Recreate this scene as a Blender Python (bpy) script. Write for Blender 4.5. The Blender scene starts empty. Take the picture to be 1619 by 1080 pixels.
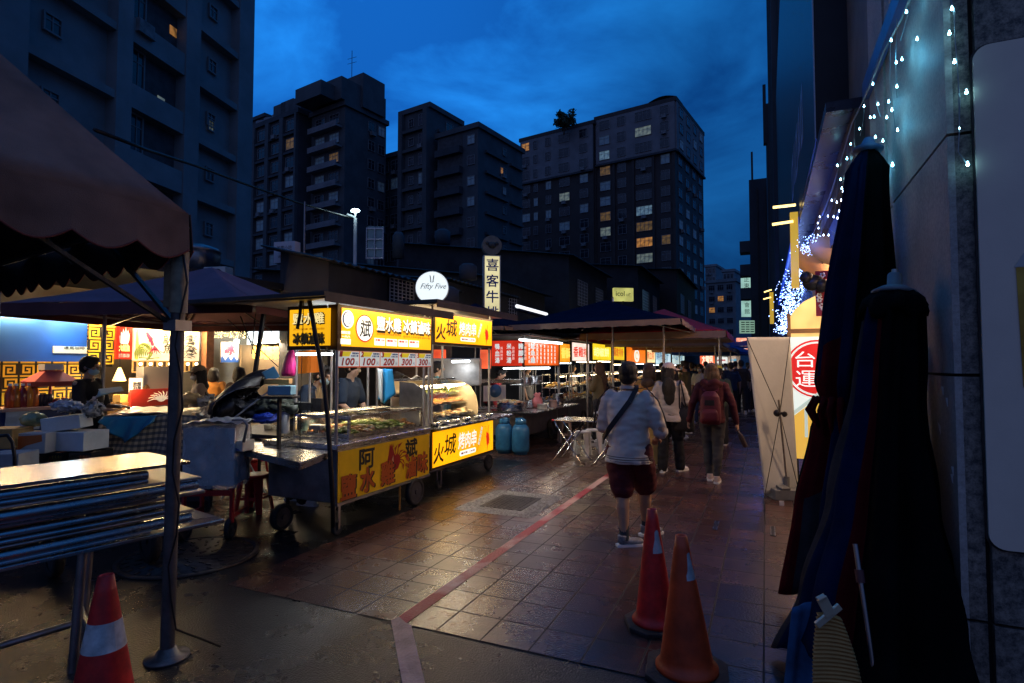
import bpy, bmesh, math, random
from mathutils import Vector, Matrix, noise
R = math.radians
SC = bpy.context.scene
COL = SC.collection
rnd = random.Random(7)

# ------------------------------------------------------------ camera, sky, exposure
CAM_H = 1.65
cd = bpy.data.cameras.new('camera'); cam = bpy.data.objects.new('camera', cd); COL.objects.link(cam)
cd.sensor_width = 36; cd.lens = 20.0; cd.clip_end = 2000; cd.clip_start = 0.05
PITCH = math.atan(37 / 899.4); YAW = R(23.985)
cam.location = (0, 0, CAM_H)
cam.rotation_euler = (R(90) + PITCH, 0, YAW)
SC.camera = cam

W = bpy.data.worlds.new('World'); SC.world = W; W.use_nodes = True
nt = W.node_tree; nt.nodes.clear(); N = nt.nodes.new; L = nt.links.new
out = N('ShaderNodeOutputWorld'); bg = N('ShaderNodeBackground'); L(bg.outputs[0], out.inputs[0])
tc = N('ShaderNodeTexCoord'); sep = N('ShaderNodeSeparateXYZ'); L(tc.outputs['Generated'], sep.inputs[0])
grad = N('ShaderNodeValToRGB'); L(sep.outputs[2], grad.inputs[0])
e = grad.color_ramp.elements
e[0].position = 0.0; e[0].color = (0.0030, 0.034, 0.130, 1)
e[1].position = 0.9; e[1].color = (0.0050, 0.105, 0.42, 1)
x = e.new(0.16); x.color = (0.0035, 0.049, 0.190, 1)
x = e.new(0.40); x.color = (0.0045, 0.078, 0.315, 1)
mp = N('ShaderNodeMapping'); mp.inputs['Scale'].default_value = (1.6, 1.6, 3.6); mp.inputs['Rotation'].default_value = (0.2, 0.1, 0.5)
L(tc.outputs['Generated'], mp.inputs[0])
n1 = N('ShaderNodeTexNoise'); n1.inputs['Scale'].default_value = 1.9; n1.inputs['Detail'].default_value = 7; n1.inputs['Roughness'].default_value = 0.55
n1.inputs['Distortion'].default_value = 0.4
L(mp.outputs[0], n1.inputs[0])
cr = N('ShaderNodeValToRGB'); L(n1.outputs[0], cr.inputs[0])
cr.color_ramp.elements[0].position = 0.40; cr.color_ramp.elements[0].color = (0.62, 0.66, 0.70, 1)
cr.color_ramp.elements[1].position = 0.66; cr.color_ramp.elements[1].color = (1.9, 1.75, 1.45, 1)
mx = N('ShaderNodeMix'); mx.data_type = 'RGBA'; mx.blend_type = 'MULTIPLY'; mx.inputs[0].default_value = 1
L(grad.outputs[0], mx.inputs[6]); L(cr.outputs[0], mx.inputs[7])
# the last light of the dusk stands low on the left, behind the buildings
dt = N('ShaderNodeVectorMath'); dt.operation = 'DOT_PRODUCT'; L(tc.outputs['Generated'], dt.inputs[0])
gv = Vector((-0.66, 0.62, 0.42)).normalized(); dt.inputs[1].default_value = gv
gr = N('ShaderNodeMapRange'); gr.inputs[1].default_value = 0.80; gr.inputs[2].default_value = 1.0; gr.inputs[3].default_value = 1.0; gr.inputs[4].default_value = 2.3
gr.interpolation_type = 'SMOOTHSTEP'
L(dt.outputs['Value'], gr.inputs[0])
sc_ = N('ShaderNodeVectorMath'); sc_.operation = 'SCALE'; L(mx.outputs[2], sc_.inputs[0]); L(gr.outputs[0], sc_.inputs['Scale'])
# added warm fill low in the sky behind the camera, brightens the near front faces
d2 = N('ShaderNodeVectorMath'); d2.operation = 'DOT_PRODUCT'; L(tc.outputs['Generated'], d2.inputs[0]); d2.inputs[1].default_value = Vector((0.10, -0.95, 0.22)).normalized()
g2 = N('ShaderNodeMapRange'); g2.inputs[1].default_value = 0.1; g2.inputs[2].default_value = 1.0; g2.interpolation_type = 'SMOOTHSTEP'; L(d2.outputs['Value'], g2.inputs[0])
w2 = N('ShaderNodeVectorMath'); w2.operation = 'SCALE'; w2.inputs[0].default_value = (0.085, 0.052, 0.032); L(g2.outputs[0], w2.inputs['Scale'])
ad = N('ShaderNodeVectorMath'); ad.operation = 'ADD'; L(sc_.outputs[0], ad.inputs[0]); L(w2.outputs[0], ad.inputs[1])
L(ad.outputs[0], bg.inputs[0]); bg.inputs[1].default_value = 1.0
SC.view_settings.view_transform = 'Standard'; SC.view_settings.look = 'None'
SC.view_settings.exposure = 0.0; SC.view_settings.gamma = 1.0
SC.render.engine = 'CYCLES'
SC.cycles.use_denoising = True
SC.cycles.max_bounces = 6; SC.cycles.diffuse_bounces = 3; SC.cycles.glossy_bounces = 3; SC.cycles.transmission_bounces = 4
SC.cycles.transparent_max_bounces = 12
SC.cycles.sample_clamp_indirect = 4.0
SC.cycles.caustics_reflective = False; SC.cycles.caustics_refractive = False

# ------------------------------------------------------------ measuring: where a sight line meets a known plane
cF = Vector((-math.sin(YAW) * math.cos(PITCH), math.cos(YAW) * math.cos(PITCH), math.sin(PITCH)))
cR = Vector((math.cos(YAW), math.sin(YAW), 0)); cU = cR.cross(cF)
def ray(px, py): return cF + cR * ((px - 809.5) / 899.4) + cU * ((540 - py) / 899.4)
def gz(px, py, z=0.0):
    r = ray(px, py); return Vector((0, 0, CAM_H)) + r * ((z - CAM_H) / r.z)
def gy(px, py, Y):
    r = ray(px, py); return Vector((0, 0, CAM_H)) + r * (Y / r.y)
def gx(px, py, X):
    r = ray(px, py); return Vector((0, 0, CAM_H)) + r * (X / r.x)
def gd(px, py, d): return Vector((0, 0, CAM_H)) + ray(px, py) * d

# ------------------------------------------------------------ materials
MATS = {}
def mat(name, col, rough=0.55, metal=0.0, nv=0.0, ns=6.0, bump=0.0, bs=40.0, em=None, es=0.0, trans=0.0, alpha=1.0,
        col2=None, nd=4, spec=0.5, coat=0.0, rv=0.0, stretch=None, ior=1.45, two=False):
    m = bpy.data.materials.new(name); m.use_nodes = True; t = m.node_tree
    b = t.nodes['Principled BSDF']
    b.inputs['Base Color'].default_value = (*col, 1); b.inputs['Roughness'].default_value = rough
    b.inputs['Metallic'].default_value = metal; b.inputs['Specular IOR Level'].default_value = spec
    b.inputs['Transmission Weight'].default_value = trans; b.inputs['Alpha'].default_value = alpha
    b.inputs['Coat Weight'].default_value = coat; b.inputs['IOR'].default_value = ior
    if em:
        b.inputs['Emission Color'].default_value = (*em, 1); b.inputs['Emission Strength'].default_value = es
    co = None
    def coords():
        nonlocal co
        if co: return co
        c = t.nodes.new('ShaderNodeTexCoord'); co = c.outputs['Object']
        if stretch:
            q = t.nodes.new('ShaderNodeMapping'); q.inputs['Scale'].default_value = stretch
            t.links.new(co, q.inputs[0]); co = q.outputs[0]
        return co
    if nv or col2 or rv:
        n = t.nodes.new('ShaderNodeTexNoise'); n.inputs['Scale'].default_value = ns; n.inputs['Detail'].default_value = nd
        n.inputs['Roughness'].default_value = 0.6
        t.links.new(coords(), n.inputs[0])
        r = t.nodes.new('ShaderNodeValToRGB'); t.links.new(n.outputs[0], r.inputs[0])
        r.color_ramp.elements[0].position = 0.34; r.color_ramp.elements[1].position = 0.66
        a = tuple(c * (1 - nv) for c in col); z = col2 or tuple(min(1, c * (1 + nv)) for c in col)
        r.color_ramp.elements[0].color = (*a, 1); r.color_ramp.elements[1].color = (*z, 1)
        t.links.new(r.outputs[0], b.inputs['Base Color'])
        if rv:
            k = t.nodes.new('ShaderNodeMapRange'); k.inputs[1].default_value = 0.3; k.inputs[2].default_value = 0.7
            k.inputs[3].default_value = max(0.02, rough - rv); k.inputs[4].default_value = min(1, rough + rv)
            t.links.new(n.outputs[0], k.inputs[0]); t.links.new(k.outputs[0], b.inputs['Roughness'])
    if bump:
        n = t.nodes.new('ShaderNodeTexNoise'); n.inputs['Scale'].default_value = bs; n.inputs['Detail'].default_value = 5
        t.links.new(coords(), n.inputs[0])
        u = t.nodes.new('ShaderNodeBump'); u.inputs['Strength'].default_value = bump; u.inputs['Distance'].default_value = 0.02
        t.links.new(n.outputs[0], u.inputs['Height']); t.links.new(u.outputs[0], b.inputs['Normal'])
    MATS[name] = m
    return m
def glow(name, col, s, nv=0.0, ns=3.0):
    """a surface that gives off light"""
    m = mat(name, tuple(min(0.8, c * 0.6) for c in col), 0.35, em=col, es=s)
    if nv:
        t = m.node_tree; b = t.nodes['Principled BSDF']
        c = t.nodes.new('ShaderNodeTexCoord'); n = t.nodes.new('ShaderNodeTexNoise'); n.inputs['Scale'].default_value = ns
        t.links.new(c.outputs['Object'], n.inputs[0])
        k = t.nodes.new('ShaderNodeMapRange'); k.inputs[1].default_value = 0.3; k.inputs[2].default_value = 0.7
        k.inputs[3].default_value = s * (1 - nv); k.inputs[4].default_value = s * (1 + nv)
        t.links.new(n.outputs[0], k.inputs[0]); t.links.new(k.outputs[0], b.inputs['Emission Strength'])
    return m

steel = mat('steel', (0.46, 0.46, 0.47), 0.27, 1.0, nv=0.10, ns=5, rv=0.04, stretch=(1, 1, 4))
steel_dull = mat('steel_dull', (0.30, 0.29, 0.29), 0.40, 1.0, nv=0.20, ns=6, rv=0.06)
rim_dk = mat('rim_dark', (0.06, 0.06, 0.065), 0.5, 0.5, nv=0.3, ns=10)
post_m = mat('post_metal', (0.34, 0.33, 0.32), 0.5, 0.6)
chrome = mat('chrome', (0.62, 0.62, 0.62), 0.14, 1.0)
iron = mat('iron', (0.045, 0.042, 0.04), 0.5, 0.6, nv=0.4, ns=14, bump=0.15)
alu = mat('aluminium', (0.34, 0.33, 0.32), 0.38, 0.9, nv=0.25, ns=12)
black_pl = mat('black_plastic', (0.012, 0.012, 0.013), 0.45, nv=0.3)
rubber = mat('rubber', (0.018, 0.018, 0.018), 0.75, nv=0.4, ns=20, bump=0.3)
white_pl = mat('white_plastic', (0.62, 0.62, 0.60), 0.4, nv=0.08)
red_pl = mat('red_plastic', (0.42, 0.018, 0.02), 0.38, nv=0.15)
ink = mat('ink_black', (0.012, 0.011, 0.010), 0.6)
ink_red = mat('ink_red', (0.45, 0.012, 0.012), 0.5)
ink_white = mat('ink_white', (0.80, 0.80, 0.78), 0.5)
ink_blue = mat('ink_blue', (0.02, 0.06, 0.30), 0.5)
glassm = mat('clear_glass', (0.95, 0.97, 0.97), 0.03, trans=1.0, ior=1.05, spec=0.5)
glassm.node_tree.nodes['Principled BSDF'].inputs['Alpha'].default_value = 0.35
def film(name, col, a, rough=0.2): return mat(name, col, rough, alpha=a, bump=0.6, bs=14, spec=0.6)

# ------------------------------------------------------------ mesh building
class MB:
    """collects shapes in world coordinates and links them as ONE mesh object"""
    def __init__(s): s.v = []; s.f = []; s.mi = []; s.m = 0; s.sm = []; s.smooth = False
    def add(s, vs, fs):
        o = len(s.v); s.v += [Vector(p) for p in vs]
        for f in fs: s.f.append([o + i for i in f]); s.mi.append(s.m); s.sm.append(s.smooth)
        return s
    def box(s, c, d, rz=0.0, rot=None):
        c = Vector(c); M = rot or Matrix.Rotation(rz, 3, 'Z')
        P = [c + M @ Vector((sx * d[0] / 2, sy * d[1] / 2, sz * d[2] / 2)) for sz in (-1, 1) for sy in (-1, 1) for sx in (-1, 1)]
        return s.add(P, [(0, 2, 3, 1), (4, 5, 7, 6), (0, 1, 5, 4), (2, 6, 7, 3), (0, 4, 6, 2), (1, 3, 7, 5)])
    def box2(s, a, b):
        a = Vector(a); b = Vector(b); return s.box((a + b) / 2, [abs(b[i] - a[i]) for i in range(3)])
    def hexa(s, lo, hi):
        """four points below, four above, both going round the same way"""
        return s.add(list(lo) + list(hi), [(3, 2, 1, 0), (4, 5, 6, 7), (0, 1, 5, 4), (1, 2, 6, 5), (2, 3, 7, 6), (3, 0, 4, 7)])
    def cyl(s, p0, p1, r0, r1=None, n=12, caps=True):
        p0 = Vector(p0); p1 = Vector(p1); r1 = r0 if r1 is None else r1
        d = (p1 - p0); z = d.normalized() if d.length > 1e-9 else Vector((0, 0, 1))
        u = z.orthogonal().normalized(); w = z.cross(u)
        P = []
        for p, r in ((p0, r0), (p1, r1)):
            for i in range(n):
                a = 2 * math.pi * i / n; P.append(p + (u * math.cos(a) + w * math.sin(a)) * r)
        F = [(i, (i + 1) % n, n + (i + 1) % n, n + i) for i in range(n)]
        sm = s.smooth; s.smooth = n > 6; s.add(P, F); s.smooth = False
        if caps: s.add(P, [tuple(range(n - 1, -1, -1)), tuple(range(n, 2 * n))])
        s.smooth = sm
        return s
    def bar(s, p0, p1, w, h=None, up=(0, 0, 1)):
        p0 = Vector(p0); p1 = Vector(p1); h = h or w; z = (p1 - p0).normalized(); up = Vector(up)
        if abs(z.dot(up)) > 0.98: up = Vector((0, 1, 0))
        u = z.cross(up).normalized(); q = u.cross(z)
        P = [p + u * a * w / 2 + q * b * h / 2 for p in (p0, p1) for a, b in ((-1, -1), (1, -1), (1, 1), (-1, 1))]
        return s.add(P, [(0, 1, 2, 3), (7, 6, 5, 4), (4, 5, 1, 0), (5, 6, 2, 1), (6, 7, 3, 2), (7, 4, 0, 3)])
    def tube(s, pts, r, n=8):
        pts = [Vector(p) for p in pts]; rr = r if isinstance(r, (list, tuple)) else [r] * len(pts)
        P = []; prev = None
        for i, p in enumerate(pts):
            t = (pts[min(i + 1, len(pts) - 1)] - pts[max(i - 1, 0)]).normalized()
            u = t.orthogonal().normalized() if prev is None else (prev - t * prev.dot(t)).normalized()
            prev = u; w = t.cross(u)
            for k in range(n):
                a = 2 * math.pi * k / n; P.append(p + (u * math.cos(a) + w * math.sin(a)) * rr[i])
        F = [(i * n + k, i * n + (k + 1) % n, (i + 1) * n + (k + 1) % n, (i + 1) * n + k) for i in range(len(pts) - 1) for k in range(n)]
        F += [tuple(range(n - 1, -1, -1)), tuple(range((len(pts) - 1) * n, len(pts) * n))]
        sm = s.smooth; s.smooth = True; s.add(P, F); s.smooth = sm
        return s
    def rings(s, R_, closed=True, caps=True):
        """a skin over rings of equal point counts"""
        n = len(R_[0]); P = [p for r in R_ for p in r]
        m = n if closed else n - 1
        F = [(i * n + k, i * n + (k + 1) % n, (i + 1) * n + (k + 1) % n, (i + 1) * n + k) for i in range(len(R_) - 1) for k in range(m)]
        if caps: F += [tuple(range(n - 1, -1, -1)), tuple(range((len(R_) - 1) * n, len(R_) * n))]
        return s.add(P, F)
    def lathe(s, c, prof, n=20, axis=None):
        """prof: (radius, height) pairs"""
        c = Vector(c); M = Matrix.Identity(3)
        if axis is not None: M = Vector((0, 0, 1)).rotation_difference(Vector(axis)).to_matrix()
        sm = s.smooth; s.smooth = True
        s.rings([[c + M @ Vector((r * math.cos(2 * math.pi * k / n), r * math.sin(2 * math.pi * k / n), h)) for k in range(n)] for r, h in prof], caps=True)
        s.smooth = sm; return s
    def ball(s, c, r, n=10, m=7, sc=(1, 1, 1), M=None):
        c = Vector(c); M = M or Matrix.Identity(3); P = []; 
        for i in range(m + 1):
            t = math.pi * i / m; rr = max(1e-4, math.sin(t)) * r
            P.append([c + M @ Vector((rr * math.cos(2 * math.pi * k / n) * sc[0], rr * math.sin(2 * math.pi * k / n) * sc[1], -r * math.cos(t) * sc[2])) for k in range(n)])
        sm = s.smooth; s.smooth = True; s.rings(P); s.smooth = sm; return s
    def grid(s, fn, nu, nv_, th=0.0):
        """a sheet fn(u,v) -> point; th gives it thickness"""
        P = [Vector(fn(i / nu, j / nv_)) for j in range(nv_ + 1) for i in range(nu + 1)]
        F = [(j * (nu + 1) + i, j * (nu + 1) + i + 1, (j + 1) * (nu + 1) + i + 1, (j + 1) * (nu + 1) + i) for j in range(nv_) for i in range(nu)]
        if not th: return s.add(P, F)
        nr = [Vector() for _ in P]
        for f in F:
            a = (P[f[1]] - P[f[0]]).cross(P[f[2]] - P[f[0]])
            for i in f: nr[i] += a
        Q = [p - nn.normalized() * th for p, nn in zip(P, nr)]; k = len(P)
        F2 = [tuple(k + i for i in reversed(f)) for f in F]
        bd = [i for i in range(nu + 1)] + [(j * (nu + 1) + nu) for j in range(1, nv_ + 1)] + [nv_ * (nu + 1) + i for i in range(nu - 1, -1, -1)] + [j * (nu + 1) for j in range(nv_ - 1, 0, -1)]
        F3 = [(bd[(i + 1) % len(bd)], bd[i], k + bd[i], k + bd[(i + 1) % len(bd)]) for i in range(len(bd))]
        return s.add(P + Q, F + F2 + F3)
    def poly(s, pts, O, ux, uy, th):
        """a flat outline (list of (a,b)) at O with axes ux, uy, and thickness th along ux x uy (both ways from O)"""
        O = Vector(O); ux = Vector(ux); uy = Vector(uy); nn = ux.cross(uy).normalized()
        A = [O + ux * a + uy * b + nn * th for a, b in pts]; B = [O + ux * a + uy * b for a, b in pts]; n = len(pts)
        area = sum(pts[i][0] * pts[(i + 1) % n][1] - pts[(i + 1) % n][0] * pts[i][1] for i in range(n))
        if area < 0: A.reverse(); B.reverse()
        return s.add(A + B, [tuple(range(n)), tuple(range(2 * n - 1, n - 1, -1))] + [((i + 1) % n, i, n + i, n + (i + 1) % n) for i in range(n)])
    def merge(s, o):
        k = len(s.v); s.v += o.v; s.f += [[k + i for i in f] for f in o.f]; s.mi += [s.m] * len(o.f); s.sm += o.sm; return s
    def build(s, name, m, parent=None, label=None, cat=None, group=None, kind=None, bevel=0.0, origin=None):
        me = bpy.data.meshes.new(name)
        if parent is None:
            xs = [p.x for p in s.v]; ys = [p.y for p in s.v]; zs = [p.z for p in s.v]
            o = Vector(origin) if origin is not None else Vector(((min(xs) + max(xs)) / 2, (min(ys) + max(ys)) / 2, min(zs)))
            inv = Matrix.Translation(-o)
        else:
            chain = []; q = parent
            while q: chain.append(q); q = q.parent
            M = Matrix.Identity(4)
            for q in reversed(chain): M = M @ q.matrix_basis
            inv = M.inverted(); o = Vector((0, 0, 0))
        me.from_pydata([inv @ p for p in s.v], [], s.f)
        for k in (m if isinstance(m, (list, tuple)) else [m]): me.materials.append(k)
        me.polygons.foreach_set('material_index', s.mi); me.polygons.foreach_set('use_smooth', s.sm)
        me.update()
        ob = bpy.data.objects.new(name, me); COL.objects.link(ob)
        ob.parent = parent; ob.location = o
        if bevel:
            b = ob.modifiers.new('bevel', 'BEVEL'); b.width = bevel; b.segments = 2; b.limit_method = 'ANGLE'
        tag(ob, label, cat, group, kind)
        return ob
def tag(o, label=None, cat=None, group=None, kind=None):
    if label: o['label'] = label
    if cat: o['category'] = cat
    if group: o['group'] = group
    if kind: o['kind'] = kind
    return o
def thing(name, label, cat, loc, rz=0.0, group=None):
    o = bpy.data.objects.new(name, None); COL.objects.link(o); o.location = loc; o.rotation_euler.z = rz
    o.empty_display_size = 0.2
    return tag(o, label, cat, group)
def copy_tree(o, parent=None):
    c = o.copy(); COL.objects.link(c); c.parent = parent
    for ch in list(o.children): copy_tree(ch, c)
    return c
def place(o, loc, rz=0.0, label=None, group=None):
    c = copy_tree(o); c.location = loc; c.rotation_euler.z = rz
    if label: c['label'] = label
    if group: c['group'] = group
    return c
_tc = {}
SC2 = bpy.data.scenes.new('workbench')     # an empty side scene where curves and modifiers are turned into plain meshes
def baked(ob):
    SC2.collection.objects.link(ob); vl = SC2.view_layers[0]; vl.update(); me = bpy.data.meshes.new_from_object(ob.evaluated_get(vl.depsgraph)); SC2.collection.objects.unlink(ob); return me
def glyphs(txt, bold=0.0):
    """the flat outline of a line of lettering as (verts, faces), height 1, baseline at 0"""
    k = (txt, bold)
    if k not in _tc:
        cu = bpy.data.curves.new('t', 'FONT'); cu.body = txt; cu.size = 1.0; cu.offset = bold; cu.resolution_u = 2
        o = bpy.data.objects.new('t', cu)
        me = baked(o)
        _tc[k] = ([v.co.copy() for v in me.vertices], [list(p.vertices) for p in me.polygons])
        bpy.data.objects.remove(o); bpy.data.curves.remove(cu); bpy.data.meshes.remove(me)
    return _tc[k]
def write(mb, txt, O, ux, uy, w, h, bold=0.0, shear=0.0, th=0.0):
    """lettering fitted into a w x h box whose lower left corner is O"""
    V, F = glyphs(txt, bold)
    if not V: return mb
    x0 = min(v.x for v in V); x1 = max(v.x for v in V); y0 = min(v.y for v in V); y1 = max(v.y for v in V)
    O = Vector(O); ux = Vector(ux); uy = Vector(uy)
    def P(v):
        b = (v.y - y0) / max(1e-6, y1 - y0) * h; a = (v.x - x0) / max(1e-6, x1 - x0) * w + b * shear
        return O + ux * a + uy * b
    return mb.add([P(v) for v in V], F)
def wob(p, s=1.0, a=1.0):
    return noise.noise_vector(Vector(p) * s) * a
# ============================================================ the setting: ground, pavers, painted line
def ground_mat(name, base, base2, rough, rv, bs, bump, tiles=False, wet=1.0):
    m = bpy.data.materials.new(name); m.use_nodes = True; t = m.node_tree; N = t.nodes.new; L = t.links.new
    b = t.nodes['Principled BSDF']; tc = N('ShaderNodeTexCoord'); geo = N('ShaderNodeNewGeometry')
    pos = geo.outputs['Position']
    n1 = N('ShaderNodeTexNoise'); n1.inputs['Scale'].default_value = 1.3; n1.inputs['Detail'].default_value = 6; n1.inputs['Roughness'].default_value = 0.65; L(pos, n1.inputs[0])
    n2 = N('ShaderNodeTexNoise'); n2.inputs['Scale'].default_value = bs; n2.inputs['Detail'].default_value = 3; L(pos, n2.inputs[0])
    n3 = N('ShaderNodeTexNoise'); n3.inputs['Scale'].default_value = 11; n3.inputs['Detail'].default_value = 5; L(pos, n3.inputs[0])
    r = N('ShaderNodeValToRGB'); L(n3.outputs[0], r.inputs[0]); r.color_ramp.elements[0].position = .3; r.color_ramp.elements[1].position = .7
    r.color_ramp.elements[0].color = (*base, 1); r.color_ramp.elements[1].color = (*base2, 1)
    colr = r.outputs[0]
    hgt = N('ShaderNodeMath'); hgt.operation = 'MULTIPLY'; hgt.inputs[1].default_value = 0.35; L(n2.outputs[0], hgt.inputs[0]); h = hgt.outputs[0]
    k = N('ShaderNodeMapRange'); k.inputs[1].default_value = .22; k.inputs[2].default_value = .78; k.inputs[3].default_value = rough - rv; k.inputs[4].default_value = rough + rv
    L(n1.outputs[0], k.inputs[0]); rgh = k.outputs[0]
    if tiles:
        mp = N('ShaderNodeMapping'); mp.inputs['Location'].default_value = (0.035 + 0.31 * 40, -3.09 + 0.31 * 40, 0); L(pos, mp.inputs[0])
        br = N('ShaderNodeTexBrick'); br.offset = 0.0; br.inputs['Scale'].default_value = 1.0; br.inputs['Brick Width'].default_value = 0.31; br.inputs['Row Height'].default_value = 0.31
        br.inputs['Mortar Size'].default_value = 0.006; br.inputs['Mortar Smooth'].default_value = 0.25; br.inputs['Bias'].default_value = 0.0
        br.inputs['Color1'].default_value = (0.62, 0.62, 0.66, 1); br.inputs['Color2'].default_value = (1.25, 1.18, 1.12, 1); br.inputs['Mortar'].default_value = (0.05, 0.05, 0.05, 1)
        L(mp.outputs[0], br.inputs[0])
        mu = N('ShaderNodeMix'); mu.data_type = 'RGBA'; mu.blend_type = 'MULTIPLY'; mu.inputs[0].default_value = 1; L(r.outputs[0], mu.inputs[6]); L(br.outputs[0], mu.inputs[7]); colr = mu.outputs[2]
        s = N('ShaderNodeMath'); s.operation = 'MULTIPLY_ADD'; s.inputs[1].default_value = -1.8; L(br.outputs['Fac'], s.inputs[0]); L(h, s.inputs[2]); h = s.outputs[0]
        a = N('ShaderNodeMath'); a.operation = 'MULTIPLY_ADD'; a.inputs[1].default_value = 0.5; L(br.outputs['Fac'], a.inputs[0]); L(rgh, a.inputs[2]); rgh = a.outputs[0]
    L(colr, b.inputs['Base Color']); L(rgh, b.inputs['Roughness'])
    bu = N('ShaderNodeBump'); bu.inputs['Strength'].default_value = bump; bu.inputs['Distance'].default_value = 0.01 if tiles else 0.014; L(h, bu.inputs['Height']); L(bu.outputs[0], b.inputs['Normal'])
    b.inputs['Specular IOR Level'].default_value = 0.6 if tiles else 0.32
    return m
asphalt = ground_mat('wet_asphalt', (0.004, 0.006, 0.008), (0.014, 0.016, 0.019), 0.29, 0.14, 85, 1.0)
pavers = ground_mat('wet_pavers', (0.046, 0.021, 0.016), (0.088, 0.042, 0.032), 0.27, 0.10, 60, 0.55, tiles=True)
def sheet(name, pts, z, m, label=None, cat=None, kind='structure'):
    mb = MB(); mb.add([(x, y, z) for x, y in pts], [tuple(range(len(pts)))])
    return mb.build(name, m, kind=kind, label=label, cat=cat)
sheet('ground', [(-400, -60), (400, -60), (400, 900), (-400, 900)], 0, asphalt)
sheet('pavement', [(-3.72, 3.09), (6, 3.09), (6, 120), (-9, 120), (-9, 9.0), (-3.72, 9.0)], 0.004, pavers)
# worn red line: paint laid over brick
m = mat('red_paint', (0.33, 0.03, 0.035), 0.42, bump=0.5, bs=60, ns=2.2, nd=6, col2=(0.30, 0.045, 0.045))
t = m.node_tree; b_ = t.nodes['Principled BSDF']
g_ = t.nodes.new('ShaderNodeNewGeometry'); v_ = t.nodes.new('ShaderNodeTexNoise'); v_.inputs['Scale'].default_value = 1.7; v_.inputs['Detail'].default_value = 8
t.links.new(g_.outputs['Position'], v_.inputs[0])
r_ = t.nodes.new('ShaderNodeValToRGB'); r_.color_ramp.elements[0].position = 0.46; r_.color_ramp.elements[1].position = 0.58
r_.color_ramp.elements[0].color = (0.40, 0.035, 0.045, 1); r_.color_ramp.elements[1].color = (0.60, 0.38, 0.32, 1)
t.links.new(v_.outputs[0], r_.inputs[0]); t.links.new(r_.outputs[0], b_.inputs['Base Color'])
worn = mat('worn_brick_paint', (0.42, 0.27, 0.22), 0.45, nv=0.35, ns=5, bump=0.6, bs=50)
mb = MB(); mb.add([(-2.215, 3.16, .008), (-2.115, 3.10, .008), (-2.115, 60, .008), (-2.215, 60, .008)], [(0, 1, 2, 3)]); mb.build('painted_line', m, kind='structure')
A = gz(618, 982); B = gz(650, 990); C_ = gz(672, 1082); D_ = gz(636, 1082)
mb = MB(); mb.add([(-2.215, 3.16, .008), (A.x, A.y, .008), (D_.x + (D_.x - A.x) * .8, D_.y + (D_.y - A.y) * .8, .008), (C_.x + (C_.x - B.x) * .8, C_.y + (C_.y - B.y) * .8, .008), (B.x, B.y, .008), (-2.115, 3.10, .008)], [(0, 1, 2, 3, 4, 5)])
mb.build('painted_line', worn, kind='structure')
# drain cover set in pebbles
c = Vector((-2.80, 6.28, 0)); peb = mat('pebbles', (0.20, 0.20, 0.19), 0.45, nv=0.3, ns=30)
t = thing('drain_cover', 'square iron drain cover set in a pebble border in the pavement', 'drain cover', c)
mb = MB(); rr = random.Random(3); mb.smooth = True
for i in range(900):
    x = rr.uniform(-.47, .47); y = rr.uniform(-.55, .55)
    if abs(x) < .27 and abs(y) < .33: continue
    mb.ball(c + Vector((x, y, .006)), rr.uniform(.012, .02), 6, 4, (1, rr.uniform(.7, 1.2), .5))
mb.smooth = False; mb.box(c + Vector((0, 0, .0)), (.96, 1.12, .012)); mb.build('pebble_border', peb, t)
mb = MB(); mb.box(c + Vector((0, 0, .006)), (.52, .64, .016))
for i in range(9):
    for j in range(11): mb.box(c + Vector((-.2 + i * .05, -.26 + j * .052, .016)), (.03, .012, .006), rz=.7 if (i + j) % 2 else -.7)
mb.build('lid', iron, t)
# round manhole with an ornate relief
c = gz(300, 880); t = thing('manhole_cover', 'large round iron manhole cover with ornate relief in wet asphalt', 'manhole cover', (c.x, c.y, 0))
mb = MB(); mb.lathe((c.x, c.y, 0), [(.01, .012), (.50, .012), (.50, .004)], 40)
for q in range(5):
    r0 = .08 + q * .09; k = 6 + q * 5
    for i in range(k):
        a = 2 * math.pi * i / k + q
        mb.bar((c.x + r0 * math.cos(a), c.y + r0 * math.sin(a), .014), (c.x + (r0 + .05) * math.cos(a + .25 / (q + 1)), c.y + (r0 + .05) * math.sin(a + .25 / (q + 1)), .014), .02, .010)
mb.build('lid', iron, t)
mb = MB(); mb.lathe((c.x, c.y, 0), [(.505, 0), (.505, .015), (.55, .015), (.55, 0)], 40); mb.build('rim', iron, t)
for i, (px, py) in enumerate(((1132, 832), (1222, 841))):
    c = gz(px, py); t = thing('drain_slot', ['narrow drain slot in the pavement nearer the orange cones', 'narrow drain slot in the pavement nearer the wall of closed umbrellas'][i], 'drain slot', (c.x, c.y, 0), group='drain slots in the pavement')
    mb = MB(); mb.box((c.x, c.y, .006), (.05, .34, .008)); mb.build('slot', black_pl, t)
    mb = MB(); [mb.box((c.x + s * .018, c.y, .0095), (.008, .34, .004)) for s in (-1, 1)]; mb.build('frame', steel, t)

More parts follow.
